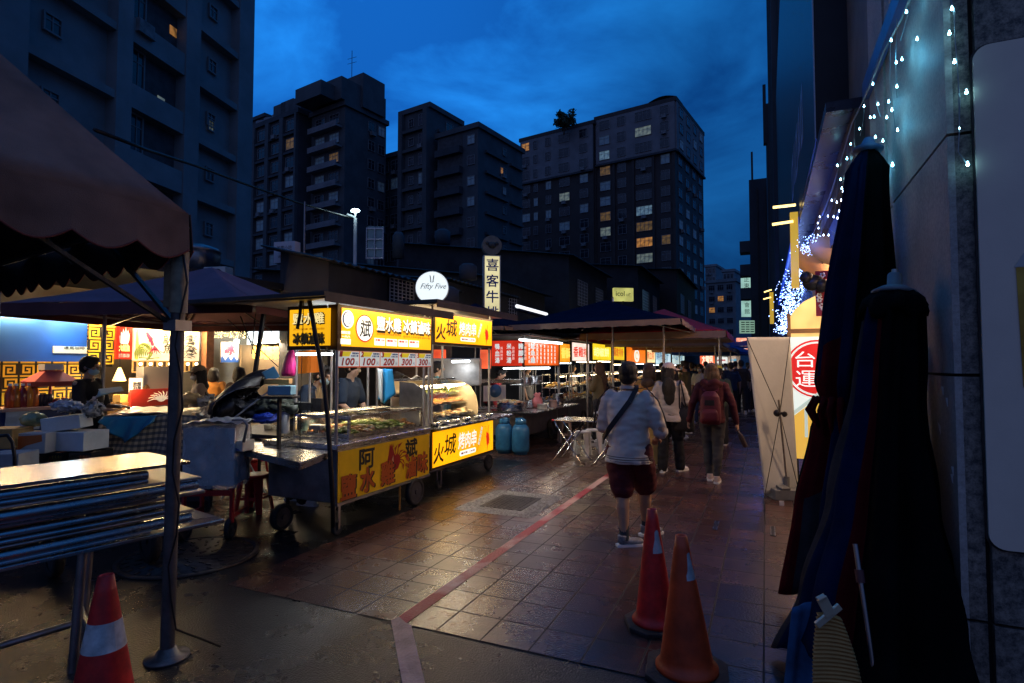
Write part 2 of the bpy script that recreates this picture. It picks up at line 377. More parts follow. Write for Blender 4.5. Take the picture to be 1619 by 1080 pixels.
# ============================================================ buildings
U_ = Vector((math.sin(R(9.2)), math.cos(R(9.2)), 0)); V_ = Vector((-math.cos(R(9.2)), math.sin(R(9.2)), 0)); Z = Vector((0, 0, 1))
def span(O, d, px):
    """how far along d from O until the sight line at px is met"""
    k = (px - 809.5) / 899.4; fx = cR.dot(O) - k * cF.dot(O - Vector((0, 0, CAM_H))); gx_ = cR.dot(d) - k * cF.dot(d)
    return -fx / gx_
w_dark = mat('facade_dark_tile', (0.045, 0.05, 0.06), 0.75, nv=0.22, ns=0.5, bump=0.3, bs=3)
w_brown = mat('facade_brown_tile', (0.045, 0.035, 0.033), 0.7, nv=0.2, ns=0.6)
w_pale = mat('facade_pale_tile', (0.17, 0.175, 0.19), 0.75, nv=0.16, ns=0.5)
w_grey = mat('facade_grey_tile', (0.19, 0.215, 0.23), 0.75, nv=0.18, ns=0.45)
w_mid = mat('facade_mid_tile', (0.065, 0.075, 0.085), 0.75, nv=0.2, ns=0.5)
pane_dark = mat('pane_dark', (0.02, 0.025, 0.035), 0.12, nv=0.5, ns=0.7, spec=0.7)
frame_grey = mat('window_frame_grey', (0.20, 0.21, 0.22), 0.6)
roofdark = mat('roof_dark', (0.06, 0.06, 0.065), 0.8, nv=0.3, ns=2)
lit_warm = glow('lit_room_warm', (1.0, 0.42, 0.10), 0.26, nv=0.8, ns=1.6)
lit_pale = glow('lit_room_pale', (0.72, 0.85, 0.62), 0.09, nv=0.8, ns=1.6)
lit_blue = glow('lit_room_blue', (0.45, 0.75, 0.85), 0.11, nv=0.8, ns=1.8)
lit_dim = glow('lit_room_dim', (0.25, 0.42, 0.55), 0.02, nv=0.8, ns=1.6)
lit_amber = glow('lit_room_amber', (0.95, 0.50, 0.14), 0.055, nv=0.9, ns=1.6)
def win_mesh(w, h, pane, mull=2, rail=True):
    """a window lying in the x-z plane, facing -y, centred at its foot"""
    k = ('win', round(w, 2), round(h, 2), pane.name, mull)
    if k in _tc: return _tc[k]
    m_ = MB(); m_.box((0, -.03, h / 2), (w, .06, h)); m_.m = 1
    f = .07
    for x in (-w / 2, w / 2): m_.box((x, -.07, h / 2), (f, .10, h + f))
    for z in (0, h): m_.box((0, -.075, z), (w - f, .11, f))
    for i in range(1, mull): m_.box((-w / 2 + w * i / mull, -.068, h / 2), (f * .7, .05, h - f))
    if rail: m_.box((0, -.066, h * .68), (w - f, .045, f * .7))
    me = bpy.data.meshes.new('window'); me.from_pydata(m_.v, [], m_.f); me.materials.append(pane); me.materials.append(frame_grey)
    me.polygons.foreach_set('material_index', m_.mi); _tc[k] = me; return me
def window(parent, O, d, along, z, w, h, pane, mull=2, nrm=None):
    """hangs one window on the wall that starts at O and runs along d; nrm looks out of the wall"""
    ob = bpy.data.objects.new('window', win_mesh(w, h, pane, mull)); COL.objects.link(ob); ob.parent = parent
    p = O + d * along + nrm * .01; p = Vector((p.x, p.y, z)) - parent.location
    x = -d if d.cross(-nrm).z < 0 else d      # local x so that local -y is nrm
    y = -nrm; xx = y.cross(Z)
    ob.matrix_basis = Matrix.Translation(p) @ Matrix((xx, y, Z)).transposed().to_4x4()
    return ob
def wallbox(mb, O, a, b, d, n, z0, z1, t0, t1):
    """box on a wall: from a to b along d, from t0 to t1 outward (n)"""
    P = [O + d * a + n * t0, O + d * b + n * t0, O + d * b + n * t1, O + d * a + n * t1]
    if d.cross(n).z < 0: P.reverse()
    mb.hexa([Vector((p.x, p.y, z0)) for p in P], [Vector((p.x, p.y, z1)) for p in P])
def corner(px, depth): 
    p = gd(px, 577, depth); return Vector((p.x, p.y, 0))
def zof(py, depth): return CAM_H + (577 - py) / 899.4 * depth

# ---- apartment tower far left (facade runs away to the right)
dA = Vector((math.sin(R(-13.6)), math.cos(R(-13.6)), 0)); nA = Vector((dA.y, -dA.x, 0))
OA = gd(290, 577, 29); OA.z = 0
t = thing('apartment_tower', 'tall grey tiled apartment tower with recessed bays at the left edge of the photo', 'building', OA)
e0 = -11.0; e1 = span(OA, dA, 378); HT = 33
mb = MB(); wallbox(mb, OA, e0, e1, dA, nA, 0, HT, -14, 0)
# buttress that widens towards the ground at the right end
fl = [0.0 + 3.0 * i for i in range(1, 11)]; z0A = zof(302, 29)
fl = [z0A + 3.0 * i for i in range(-3, 8)]
bays = [(e0, e0 + .5), (-6.3, -5.6), (-1.9, -.9), (e1 - 1.4, e1)]
tb1, tb2 = span(OA, dA, 180), span(OA, dA, 262)
cols = [span(OA, dA, x) for x in (-60, 5, 152, 178, 266, 290, 354, 384)]
for a, b in ((cols[2], cols[3]), (cols[4], cols[5]), (cols[6], e1)): wallbox(mb, OA, a, b, dA, nA, 0, HT, 0.001, .55)
wallbox(mb, OA, cols[0], cols[1], dA, nA, 0, HT, 0.001, .55)
mb.build('wall', w_grey, t)
for z in fl:
    for (a, b, k) in ((cols[1], cols[2], 0), (cols[3], cols[4], 1), (cols[5], cols[6], 0)):
        mb = MB(); wallbox(mb, OA, a + .01, b - .01, dA, nA, z - .35, z, 0.002, .50); 
        if k: wallbox(mb, OA, a + .01, b - .01, dA, nA, z, z + .75, 0.36, .50)
        mb.build('ledge' if not k else 'balcony', w_grey, t)
    for i, (px, w) in enumerate(((60, .7), (322, .6))):
        al = span(OA, dA, px)
        window(t, OA, dA, al, z + 1.1, w, .7, pane_dark, 2, nA)
    window(t, OA, dA, span(OA, dA, 196), z + .9, 1.0, 1.7, pane_dark, 3, nA)
    # dark open balcony bay
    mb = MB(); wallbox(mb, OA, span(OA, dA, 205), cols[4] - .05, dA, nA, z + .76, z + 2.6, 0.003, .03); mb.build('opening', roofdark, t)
window(t, OA, dA, span(OA, dA, 322), zof(200, 30.4), .42, .55, lit_pale, 2, nA)
for px, py, m_ in ((258, 33, lit_warm), (241, 160, lit_pale)):
    mb = MB(); a = span(OA, dA, px); zz = zof(py, 27.5); wallbox(mb, OA, a - .22, a + .22, dA, nA, zz - .2, zz + .25, .04, .06); mb.build('lit_window', m_, t)
# little awnings stepping out beyond the right end of the tower
for i in range(7):
    mb = MB(); p = OA + dA * (e1 + .02); z = zof(30, 33) + 2 - i * 2.1 + rnd.uniform(-.3, .3)
    q = [p, p + dA * .7, p + dA * .7 - nA * 1.4, p - nA * 1.4]
    mb.hexa([Vector((v.x, v.y, z - .15)) for v in q], [Vector((v.x, v.y, z + (.35 if k in (0, 3) else -.08))) for k, v in enumerate(q)])
    if i % 2: wallbox(mb, OA, e1 + .02, e1 + .6, dA, nA, z - 1.3, z - .5, -1.3, -.1)
    mb.build('window_awning', frame_grey, t)

def block(name, label, px, depth, lpx, rpx, top, mw, floors=3.0):
    O = corner(px, depth); t = thing(name, label, 'building', O)
    wl = span(O, V_, lpx); wr = span(O, U_, rpx); zt = zof(top, depth)
    P = [O, O + U_ * wr, O + U_ * wr + V_ * wl, O + V_ * wl]
    mb = MB(); mb.hexa([Vector((p.x, p.y, 0)) for p in P], [Vector((p.x, p.y, zt)) for p in P]); mb.build('wall', mw, t)
    mb = MB(); o = .35
    Q = [O - U_ * o - V_ * o, O + U_ * (wr + o) - V_ * o, O + U_ * (wr + o) + V_ * (wl + o), O + V_ * (wl + o) - U_ * o]
    mb.hexa([Vector((p.x, p.y, zt + .002)) for p in Q], [Vector((p.x, p.y, zt + .75)) for p in Q]); mb.build('parapet', mw, t)
    return t, O, wl, wr, zt
nL = -U_; nR = -V_     # outward normals of the left-running and right-running faces
def pick(r, lit):
    x = r.random()
    if x < lit * .45: return r.choice([lit_warm, lit_pale, lit_amber, lit_blue, lit_amber])
    if x < lit + .20: return lit_dim
    return pane_dark
def rows(zt, zlow, f=3.0, off=0.0):
    z = zt - f + off
    while z > zlow: yield z; z -= f

# ---- block with grid of dark windows, and tanks on its roof
t, O, wl, wr, zt = block('apartment_block', 'dark apartment block with a grid of deep windows and water tanks on the roof', 466, 87, 376, 489, 172, w_dark)
rb = random.Random(5)
mb = MB()
for k in range(5): a = wl * k / 4; wallbox(mb, O, max(0, a - .45), min(wl, a + .45), V_, nL, 0, zt - .01, .001, .5)
mb.build('pilaster', w_mid, t)
for z in rows(zt, 9):
    for k in range(4):
        window(t, O, V_, wl * (k + .5) / 4, z + .7, wl / 4 * .55, 1.7, lit_amber if (k == 0 and abs(z - zof(228, 87)) < 1.6) else pick(rb, .02), 2, nL)
    mb = MB(); wallbox(mb, O, .46, wl - .46, V_, nL, z - .1, z + .25, .002, .42); mb.build('ledge', w_dark, t)
for k, (a, s) in enumerate(((.04, 1.1), (.17, 1.2), (.30, 1.15), (.45, .9), (.6, .9), (.75, .8))):
    p = O + V_ * (wl * a + 1) + U_ * 2; mb = MB()
    if k < 3: mb.box((p.x, p.y, zt + .75 + s), (3.2, 3.2, s * 1.9), rz=R(-9.2))
    else: mb.lathe((p.x, p.y, zt + .75), [(1.2, 0), (1.2, 1.3), (.3, 1.7)], 12)
    mb.build('water_tank', w_pale if k > 2 else w_mid, t)
# dark small block seen in the gap beside the tower
t, O, wl, wr, zt = block('apartment_block', 'low dark slab seen in the gap right of the grey tower', 412, 120, 362, 425, 178, w_dark)

# ---- block with a balcony stack on its left face and plain right face
t, O, wl, wr, zt = block('apartment_block', 'dark tower with stacked curved balconies and a stepped rooftop house with an aerial', 541, 84, 487, 607, 160, w_mid)
for z in rows(zt, 9):
    for k in range(2): window(t, O, V_, wl * (.30 + .42 * k), z + .75, wl * .27, 1.5, pick(rb, .07), 3, nL)
    mb = MB(); wallbox(mb, O, wl * .08, wl * .93, V_, nL, z - .2, z + .1, .002, 1.2); wallbox(mb, O, wl * .08, wl * .93, V_, nL, z + .11, z + .65, 1.05, 1.2); mb.build('balcony', w_pale, t)
    for k in range(2): window(t, O, U_, wr * (.62 + .25 * k), z + .8, wr * .16, 1.5, pick(rb, .05), 2, nR)
mb = MB(); p = O + U_ * wr * .42 + V_ * wl * .35
for (du, dv, zz, a, b) in ((0, 0, 3.4, 9, 6.0), (1.5, -1.5, 5.4, 4.5, 4.0), (-4.5, 1.5, 2.2, 5, 6)):
    q = p + U_ * du + V_ * dv; mb.box((q.x, q.y, zt + .76 + zz / 2), (b, a, zz), rz=R(-9.2))
mb.build('rooftop_house', w_mid, t)
mb = MB(); mb.tube([(p.x, p.y, zt + 4), (p.x, p.y, zt + 11)], .05, 4); [mb.tube([(p.x - .9, p.y, zt + 9 + i * .8), (p.x + .9, p.y, zt + 9 + i * .8)], .03, 4) for i in range(2)]; mb.build('aerial', iron, t)

# ---- stepped complex in the middle
t, O, wl, wr, zt = block('apartment_block', 'stepped dark block in the middle whose highest part has ledged bays', 677, 84, 631, 728, 163, w_mid)
for z in rows(zt, 9):
    mb = MB(); wallbox(mb, O, .8, wl - .8, V_, nL, z - .15, z + .3, .002, .6); wallbox(mb, O, wr * .22, wr - .5, U_, nR, z - .15, z + .3, .002, .5); mb.build('ledge', w_mid, t)
    window(t, O, V_, wl * .25, z + .7, 1.3, 1.7, pick(rb, .02), 2, nL); window(t, O, V_, wl * .62, z + .9, 1.0, 1.2, pane_dark, 2, nL)
    window(t, O, U_, wr * .6, z + .8, 1.6, 1.4, pick(rb, .03), 2, nR)
mb = MB(); wallbox(mb, O, 0, .8, V_, nL, 0, zt - .02, .001, .7); wallbox(mb, O, wl - .8, wl, V_, nL, 0, zt - .02, .001, .7); mb.build('pilaster', w_mid, t)
t, O, wl, wr, zt = block('apartment_block', 'low recessed wing left of the stepped middle block', 634, 92, 598, 660, 240, w_dark)
for z in rows(zt, 9):
    window(t, O, V_, wl * .3, z + .6, 1.9, 1.8, pick(rb, .03), 2, nL); window(t, O, V_, wl * .75, z + .6, 1.5, 1.8, pane_dark, 2, nL)
t, O, wl, wr, zt = block('apartment_block', 'broad dark block with open balconies right of the stepped middle block', 755, 80, 690, 826, 196, w_mid)
for z in rows(zt, 9, 3.0):
    mb = MB(); wallbox(mb, O, wl * .36, wl * .98, V_, nL, z - .15, z + .85, .002, .9); mb.build('balcony', w_dark, t)
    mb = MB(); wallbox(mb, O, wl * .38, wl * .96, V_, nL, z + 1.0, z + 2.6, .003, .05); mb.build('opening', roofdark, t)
    window(t, O, V_, wl * .16, z + .9, wl * .17, 1.3, lit_dim if rb.random() > .4 else pane_dark, 2, nL)
    mb = MB(); wallbox(mb, O, wr * .14, wr * .62, U_, nR, z - .1, z + .28, .002, .45); wallbox(mb, O, wr * .68, wr * .97, U_, nR, z - .1, z + .28, .002, .45); mb.build('ledge', w_mid, t)
    window(t, O, U_, wr * .56, z + 1.0, .8, 1.1, pick(rb, .08), 2, nR)
window(t, O, U_, wr * .50, zof(268, 84), .7, 1.0, lit_warm, 1, nR)

# ---- big hotel-like block, pale top floors
t, O, wl, wr, zt = block('apartment_block', 'largest block with pale top floors and many windows some lit, tree on its roof', 1072, 104, 945, 1116, 152, w_brown)
f = 3.05; zc = zt - 3 * f
mb = MB(); wallbox(mb, O, 0, wl, V_, nL, zc, zt - .003, .001, .30); wallbox(mb, O, 0, wr, U_, nR, zc, zt - .003, .001, .30); mb.build('upper_cladding', w_pale, t)
mb = MB(); wallbox(mb, O, -.3, wl, V_, nL, zc - .4, zc - .01, .001, .7); wallbox(mb, O, 0, wr, U_, nR, zc - .4, zc - .01, .001, .55); mb.build('cornice', w_dark, t)
mb = MB()
for k in range(5): wallbox(mb, O, wl * k / 4.02, wl * k / 4.02 + .5, V_, nL, 0, zc - .41, .001, .35)
mb.build('pilaster', w_brown, t)
lits = {(1, 1): lit_blue, (2, 2): lit_blue, (2, 4): lit_warm, (6, 2): lit_pale, (4, 7): lit_blue, (7, 2): lit_warm, (8, 2): lit_pale, (8, 3): lit_amber, (9, 3): lit_warm, (5, 3): lit_dim, (9, 4): lit_warm, (10, 3): lit_amber, (1, 3): lit_pale, (2, 2): lit_blue, (3, 2): lit_amber, (7, 3): lit_blue}
for i, z in enumerate(rows(zt, 9, f)):
    for k, (a, w) in enumerate(((.12, .13), (.38, .25), (.66, .13), (.88, .17))):
        pn = {(1, 1): lit_pale, (2, 3): lit_blue, (3, 3): lit_amber, (5, 3): lit_dim, (6, 1): lit_blue, (6, 3): lit_amber, (7, 1): lit_amber, (7, 3): lit_pale, (8, 1): lit_warm, (8, 0): lit_amber, (9, 1): lit_pale, (11, 1): lit_pale, (12, 0): lit_dim}.get((i, k)) or pick(rb, .03)
        window(t, O, V_, wl * a, z + .75, wl * w * .8, 1.75, pn, 4 if w > .2 else 2, nL if i > 2 else nL)
    if i > 2 or 1:
        for k in range(4): window(t, O, U_, wr * (.14 + k * .24), z + .75, wr * .12, 1.75, pick(rb, .04), 2, nR)
for o_ in list(t.children):       # the top three floors' windows sit on the cladding
    if o_.name.startswith('window') and o_.location.z > zc: o_.location += (o_.matrix_basis.to_3x3() @ Vector((0, -1, 0))) * .31
mb = MB(); q = O + V_ * wl * .5 + U_ * 4
d_ = O + V_ * (wl * .42) + U_; d2 = O + V_ * (wl * 1.30) + U_; za, zb2 = zof(156, 107), zof(189, 113)
mb.bar((d_.x, d_.y, za), (d2.x, d2.y, zb2), .5, .6); mb.bar((d_.x, d_.y, zt + .7), (d_.x, d_.y, za), .3); e_ = d_.lerp(d2, .5); mb.bar((e_.x, e_.y, zt + .3), (e_.x, e_.y, (za + zb2) / 2), .3)
mb.build('roof_frame', w_mid, t)
mb = MB(); mb.grid(lambda u, v: O + V_ * (wl * (.0 + .34 * u)) + U_ * (1 + 4 * v) + Z * (zt + 1.3 + .7 * math.sin(u * 3.0)), 8, 2, .06); mb.build('canopy', w_dark, t)
t, O, wl, wr, zt = block('apartment_block', 'left wing of the largest block, paler at the top with one amber window', 940, 112, 824, 950, 190, w_brown)
zc = zt - 3 * f
mb = MB(); wallbox(mb, O, 0, wl, V_, nL, zc, zt - .003, .001, .30); mb.build('upper_cladding', w_pale, t)
mb = MB(); wallbox(mb, O, 0, wl, V_, nL, zc - .4, zc - .01, .001, .6); mb.build('cornice', w_dark, t)
for i, z in enumerate(rows(zt, 9, f)):
    for k, (a, w) in enumerate(((.12, .13), (.38, .17), (.60, .09), (.78, .07), (.92, .14))):
        pn = {(0, 4): lit_warm, (3, 0): lit_dim, (4, 1): lit_pale, (5, 0): lit_dim, (6, 1): lit_dim}.get((i, k)) or pick(rb, .02)
        o_ = window(t, O, V_, wl * a, z + .7, wl * w * .8, 1.7, pn, 2, nL)
        if i < 3: o_.location += nL * .31
# roof-garden tree on that wing
def leaf_cloud(c, rad, n, size, r, sq=(1, 1, .8), clumps=14):
    mb = MB(); cs = []
    for _ in range(clumps):
        d = Vector((r.gauss(0, 1), r.gauss(0, 1), r.gauss(0, 1))).normalized() * rad * r.uniform(.25, .85); cs.append((Vector((d.x * sq[0], d.y * sq[1], d.z * sq[2])), r.uniform(.25, .45) * rad))
    for _ in range(n):
        cc, cr_ = r.choice(cs); d = Vector((r.gauss(0, 1), r.gauss(0, 1), r.gauss(0, 1))).normalized() * cr_ * r.uniform(.3, 1.1)
        p = c + cc + d; a = Vector((r.uniform(-1, 1), r.uniform(-1, 1), r.uniform(-1, 1))).normalized(); b = a.orthogonal().normalized()
        s = size * r.uniform(.6, 1.4); mb.add([p - a * s, p + b * s * .6, p + a * s, p - b * s * .6], [(0, 1, 2, 3)])
    return mb
leafm = mat('leaves_dark', (0.035, 0.065, 0.03), 0.7, nv=0.4, ns=1.5)
bark = mat('bark', (0.07, 0.055, 0.045), 0.85, nv=0.3, ns=8)
p = corner(893, 112); zb = zof(203, 112); t = thing('roof_tree', 'round leafy tree standing on the roof of the largest block', 'tree', (p.x, p.y, zb))
leaf_cloud(Vector((p.x, p.y, zb + 2.9)), 2.5, 1500, .28, random.Random(2)).build('crown', leafm, t)
mb = MB(); mb.tube([(p.x, p.y, zb - .6), (p.x + .1, p.y, zb + 1.2), (p.x - .1, p.y, zb + 3)], [.16, .12, .05]); [mb.tube([(p.x, p.y, zb + .9), (p.x + q, p.y, zb + 2.8)], [.09, .03], 5) for q in (-1.2, -.5, .8, 1.4)]; mb.build('trunk', bark, t)

# ---- far blocks at the end of the lane
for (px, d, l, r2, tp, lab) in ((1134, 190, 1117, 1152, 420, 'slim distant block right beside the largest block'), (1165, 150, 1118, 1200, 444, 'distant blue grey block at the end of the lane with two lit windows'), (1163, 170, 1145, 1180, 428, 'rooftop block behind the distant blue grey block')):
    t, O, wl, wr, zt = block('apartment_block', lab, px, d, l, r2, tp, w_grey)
    for i, z in enumerate(rows(zt, 5)):
        for k in range(3): window(t, O, V_, wl * (.2 + .3 * k), z + .9, wl * .2, 1.4, lit_warm if (i, k) in ((1, 1), (2, 2)) and d == 150 else pane_dark, 3, nL)

# window-mounted air conditioners on the tower facades
acm = bpy.data.meshes.new('ac_unit'); q_ = MB(); q_.box((0, -.42, -.38), (.85, .55, .6)); q_.box((0, -.42, -.70), (.95, .6, .04)); acm.from_pydata(q_.v, [], q_.f); acm.materials.append(mat('ac_dull', (.16, .17, .18), .7, nv=.3, ns=3))
for bt in [o for o in COL.objects if o.get('category') == 'building' and o.name.startswith('apartment')]:
    ws = [c for c in bt.children if c.name.startswith('window')]
    for w_c in rb.sample(ws, min(len(ws) // 4, 16)):
        o = bpy.data.objects.new('air_conditioner', acm); COL.objects.link(o); o.parent = bt; o.matrix_basis = w_c.matrix_basis.copy()
# ============================================================ right side of the lane
def stone_mat(name, c1, c2, sc=60, warm=0.0):
    m = bpy.data.materials.new(name); m.use_nodes = True; t = m.node_tree; N = t.nodes.new; L = t.links.new; b = t.nodes['Principled BSDF']
    g = N('ShaderNodeTexCoord'); n1 = N('ShaderNodeTexNoise'); n1.inputs['Scale'].default_value = sc; n1.inputs['Detail'].default_value = 6; n1.inputs['Roughness'].default_value = .8; L(g.outputs['Object'], n1.inputs[0])
    n2 = N('ShaderNodeTexNoise'); n2.inputs['Scale'].default_value = 2.5; n2.inputs['Detail'].default_value = 5; L(g.outputs['Object'], n2.inputs[0])
    r = N('ShaderNodeValToRGB'); L(n1.outputs[0], r.inputs[0]); r.color_ramp.elements[0].position = .38; r.color_ramp.elements[1].position = .62
    r.color_ramp.elements[0].color = (*c1, 1); r.color_ramp.elements[1].color = (*c2, 1)
    r2 = N('ShaderNodeValToRGB'); L(n2.outputs[0], r2.inputs[0]); r2.color_ramp.elements[0].position = .3; r2.color_ramp.elements[1].position = .7
    r2.color_ramp.elements[0].color = (.7, .7, .72, 1); r2.color_ramp.elements[1].color = (1.15, 1.1, 1.05, 1)
    x = N('ShaderNodeMix'); x.data_type = 'RGBA'; x.blend_type = 'MULTIPLY'; x.inputs[0].default_value = 1; L(r.outputs[0], x.inputs[6]); L(r2.outputs[0], x.inputs[7]); L(x.outputs[2], b.inputs['Base Color'])
    u = N('ShaderNodeBump'); u.inputs['Strength'].default_value = .35; u.inputs['Distance'].default_value = .006; L(n1.outputs[0], u.inputs['Height']); L(u.outputs[0], b.inputs['Normal'])
    b.inputs['Roughness'].default_value = .6
    return m
st_side = stone_mat('pale_granite', (.33, .30, .275), (.52, .48, .44), 38)
st_front = stone_mat('speckled_granite', (.05, .05, .05), (.34, .29, .235), 24)
gap = mat('joint_black', (.012, .012, .013), .8)
XW = 0.85; YC = 3.45
t = thing('stone_clad_building', 'granite clad building corner filling the right edge of the photo', 'building', (XW + 2, YC, 0))
mb = MB(); mb.box2((XW + .03, YC + .03, 0), (8, 5.62, 14)); mb.build('wall', gap, t)
zj = [0, .42, 1.60, 2.80, 4.02, 5.3, 6.6, 8]
mb = MB()
for i in range(7):
    z0 = zj[i] + .008; z1 = zj[i + 1] - .008
    mb.box2((XW, YC, z0), (XW + .03, 4.78, z1)); mb.box2((XW + .012, 4.80, z0), (XW + .03, 4.97, z1)); mb.box2((XW, 4.99, z0), (XW + .03, 5.60, z1))
mb.build('side_cladding', st_side, t)
mb = MB()
for i in range(7):
    z0 = zj[i] + .008; z1 = zj[i + 1] - .008
    mb.box2((XW + .031, YC + .002, z0), (XW + .10, YC + .029, z1)); 
    if i in (0, ) or i > 0: mb.box2((XW + .122, YC - .012, z0), (3.2, YC + .029, z1))
mb.build('front_cladding', st_front, t)
# ledge band that runs along the wall above head height
blueclad = mat('blue_cladding', (.05, .12, .34), .3, .2, nv=.3, ns=3)
mb = MB(); mb.box2((XW - .05, YC + .3, 3.92), (XW - .001, 5.6, 4.06)); mb.build('ledge_band', blueclad, t)
# flower-shaped hook low on the stone
mb = MB(); c = gx(1508, 1066, XW - .01)
for k in range(6): a = k * math.pi / 3; mb.ball(c + Vector((0, math.cos(a) * .016, math.sin(a) * .011)), .009, 6, 4)
mb.build('hook', white_pl, t)
# torn scraps of tape left on the stone
for i, (px, py) in enumerate(((1492, 618), (1499, 636), (1487, 680), (1508, 745), (1507, 757))):
    c = gx(px, py, XW - .003); mb = MB(); mb.grid(lambda u, v: c + Vector((-.002 - .006 * u * v, (u - .5) * (.015 + .012 * (i == 2)), (v - .5) * .045 + .02 * u * (i == 2))), 2, 2, .001)
    mb.build('paper_scrap', ink_white, label=['paper scrap highest on the granite wall', 'wider paper scrap just below the highest one on the granite wall', 'curled tape scrap at the middle of the granite wall', 'tiny tape speck lower on the granite wall', 'lowest tape speck on the granite wall'][i], cat='paper scrap', group='torn paper scraps on the granite wall')

# poster panel with an orange drink
pm = mat('poster_print', (.78, .64, .50), .35, nv=.06, ns=2, bump=.05, bs=120)
p0 = gy(1526, 90, YC); 
t = thing('drink_poster', 'large pale poster panel with an orange iced drink on the speckled stone', 'poster', (1.9, YC - .02, .80))
def rrect(x0, z0, x1, z1, r, n=6):
    o = []
    for cx_, cz_, a0 in ((x1 - r, z1 - r, 0), (x0 + r, z1 - r, 90), (x0 + r, z0 + r, 180), (x1 - r, z0 + r, 270)):
        for i in range(n + 1): a = R(a0 + 90 * i / n); o.append((cx_ + r * math.cos(a), cz_ + r * math.sin(a)))
    return o
mb = MB(); mb.poly(rrect(.955, .78, 2.9, 3.21, .07), (0, YC - .014, 0), (1, 0, 0), (0, 0, 1), .022); mb.build('panel', pm, t)
mb = MB(); mb.poly(rrect(.946, .771, 2.91, 3.219, .075), (0, YC - .0135, 0), (1, 0, 0), (0, 0, 1), .010); mb.build('frame', iron, t)
og = mat('orange_print', (.55, .26, .02), .4, nv=.25, ns=6, col2=(.62, .36, .04)); cupw = mat('cup_print', (.52, .50, .46), .4)
c = gy(1606, 425, YC); b_ = gy(1613, 612, YC)
mb = MB(); mb.poly([(c.x - .012, c.z), (c.x + .30, c.z), (b_.x + .24, b_.z), (b_.x, b_.z)], (0, YC - .0385, 0), (1, 0, 0), (0, 0, 1), .002); mb.build('drink', og, t)
mb = MB(); mb.poly([(c.x - .018, c.z + .003), (c.x + .31, c.z + .003), (c.x + .27, c.z + .07), (c.x + .02, c.z + .07)], (0, YC - .0385, 0), (1, 0, 0), (0, 0, 1), .002); mb.build('cup_lid', cupw, t)

# ---- the shop beyond the stone corner: open front, sign box overhead
shopwall = mat('shop_wall', (.30, .25, .19), .7, nv=.15, ns=3); dark_panel = mat('dark_cladding', (.018, .02, .028), .35, nv=.3, ns=1, spec=.5)
t = thing('shop_building', 'shop building with a dark overhead sign box and open lit front beyond the granite corner', 'building', (3.5, 9, 0))
mb = MB(); mb.box2((XW + .02, 5.63, 3.3), (8, 24, 14)); mb.box2((XW + .02, 12.5, 0), (8, 24, 3.29)); mb.box2((4.2, 5.63, 0), (8, 12.49, 3.29)); mb.build('wall', mat('upper_wall_stone', (.15, .14, .14), .7, nv=.2, ns=2), t)
mb = MB(); mb.box2((XW + .04, 5.64, .005), (4.19, 12.48, .02)); mb.build('shop_floor', shopwall, t)
mb = MB(); mb.box2((.55, 6.95, 4.12), (XW + .018, 24, 12)); mb.build('sign_box', dark_panel, t)
purple = mat('canopy_soffit', (.035, .035, .06), .3, .3, nv=.5, ns=3, rv=.08)
mb = MB(); mb.box2((.56, 6.0, 4.02), (XW + .018, 24, 4.115)); mb.build('soffit', purple, t)
mb = MB(); mb.box2((XW - .06, 6.0, 3.6), (XW + .018, 24, 4.015)); mb.build('beam', mat('beam_brown', (.12, .09, .075), .6, nv=.3, ns=4), t)
mb = MB()
for i, (a, b2, dz) in enumerate(((0, .5, .0), (.8, 1.2, .1), (1.5, 2.2, 0), (2.5, 2.7, .1), (3.0, 3.6, 0))):     # the pale strokes of its lettering, too oblique to read
    mb.box2((.545, 9 + a, 4.9 + dz), (.549, 9 + b2, 5.02 + dz)); mb.box2((.545, 9 + a, 5.03 + dz), (.549, 9 + a + .14, 5.7)); mb.box2((.545, 9 + b2 - .13, 5.03 + dz), (.549, 9 + b2, 5.6)); mb.box2((.545, 9 + a + .15, 5.55), (.549, 9 + b2 - .14, 5.66))
mb.build('lettering', mat('letter_pale_blue', (.25, .35, .5), .4), t)
edge = mat('edge_trim', (.35, .42, .5), .25, .8); mb = MB()
mb.box2((.535, 6.93, 4.12), (.549, 6.95, 12)); mb.build('trim', edge, t)
# ceiling lamp tubes inside the open front: they light the lane from the right
warmL = glow('warm_tube', (1.0, .55, .24), 26)
for i, y in enumerate((6.4, 8.2, 10.4)):
    c = thing('ceiling_lamp', ['warm lamp tube inside the open shop, nearest', 'warm lamp tube inside the open shop, middle of three', 'warm lamp tube inside the open shop, farthest'][i], 'lamp', (1.5, y, 3.1), group='lamp tubes inside the open shop')
    mb = MB(); mb.cyl((1.6, y - .5, 3.1), (1.6, y + .5, 3.1), .03, n=8); mb.build('tube', warmL, c)
    mb = MB(); mb.box((1.6, y, 3.17), (.12, 1.1, .05)); mb.build('housing', white_pl, c)
    ld = bpy.data.lights.new('shop_light', 'AREA'); ld.energy = 36; ld.color = (1.0, .62, .38); ld.shape = 'RECTANGLE'; ld.size = 1.0; ld.size_y = .12
    lo = bpy.data.objects.new('shop_light', ld); COL.objects.link(lo); lo.parent = c; lo.location = (-.02, 0, -.08); lo.rotation_euler = (0, R(38), R(0))

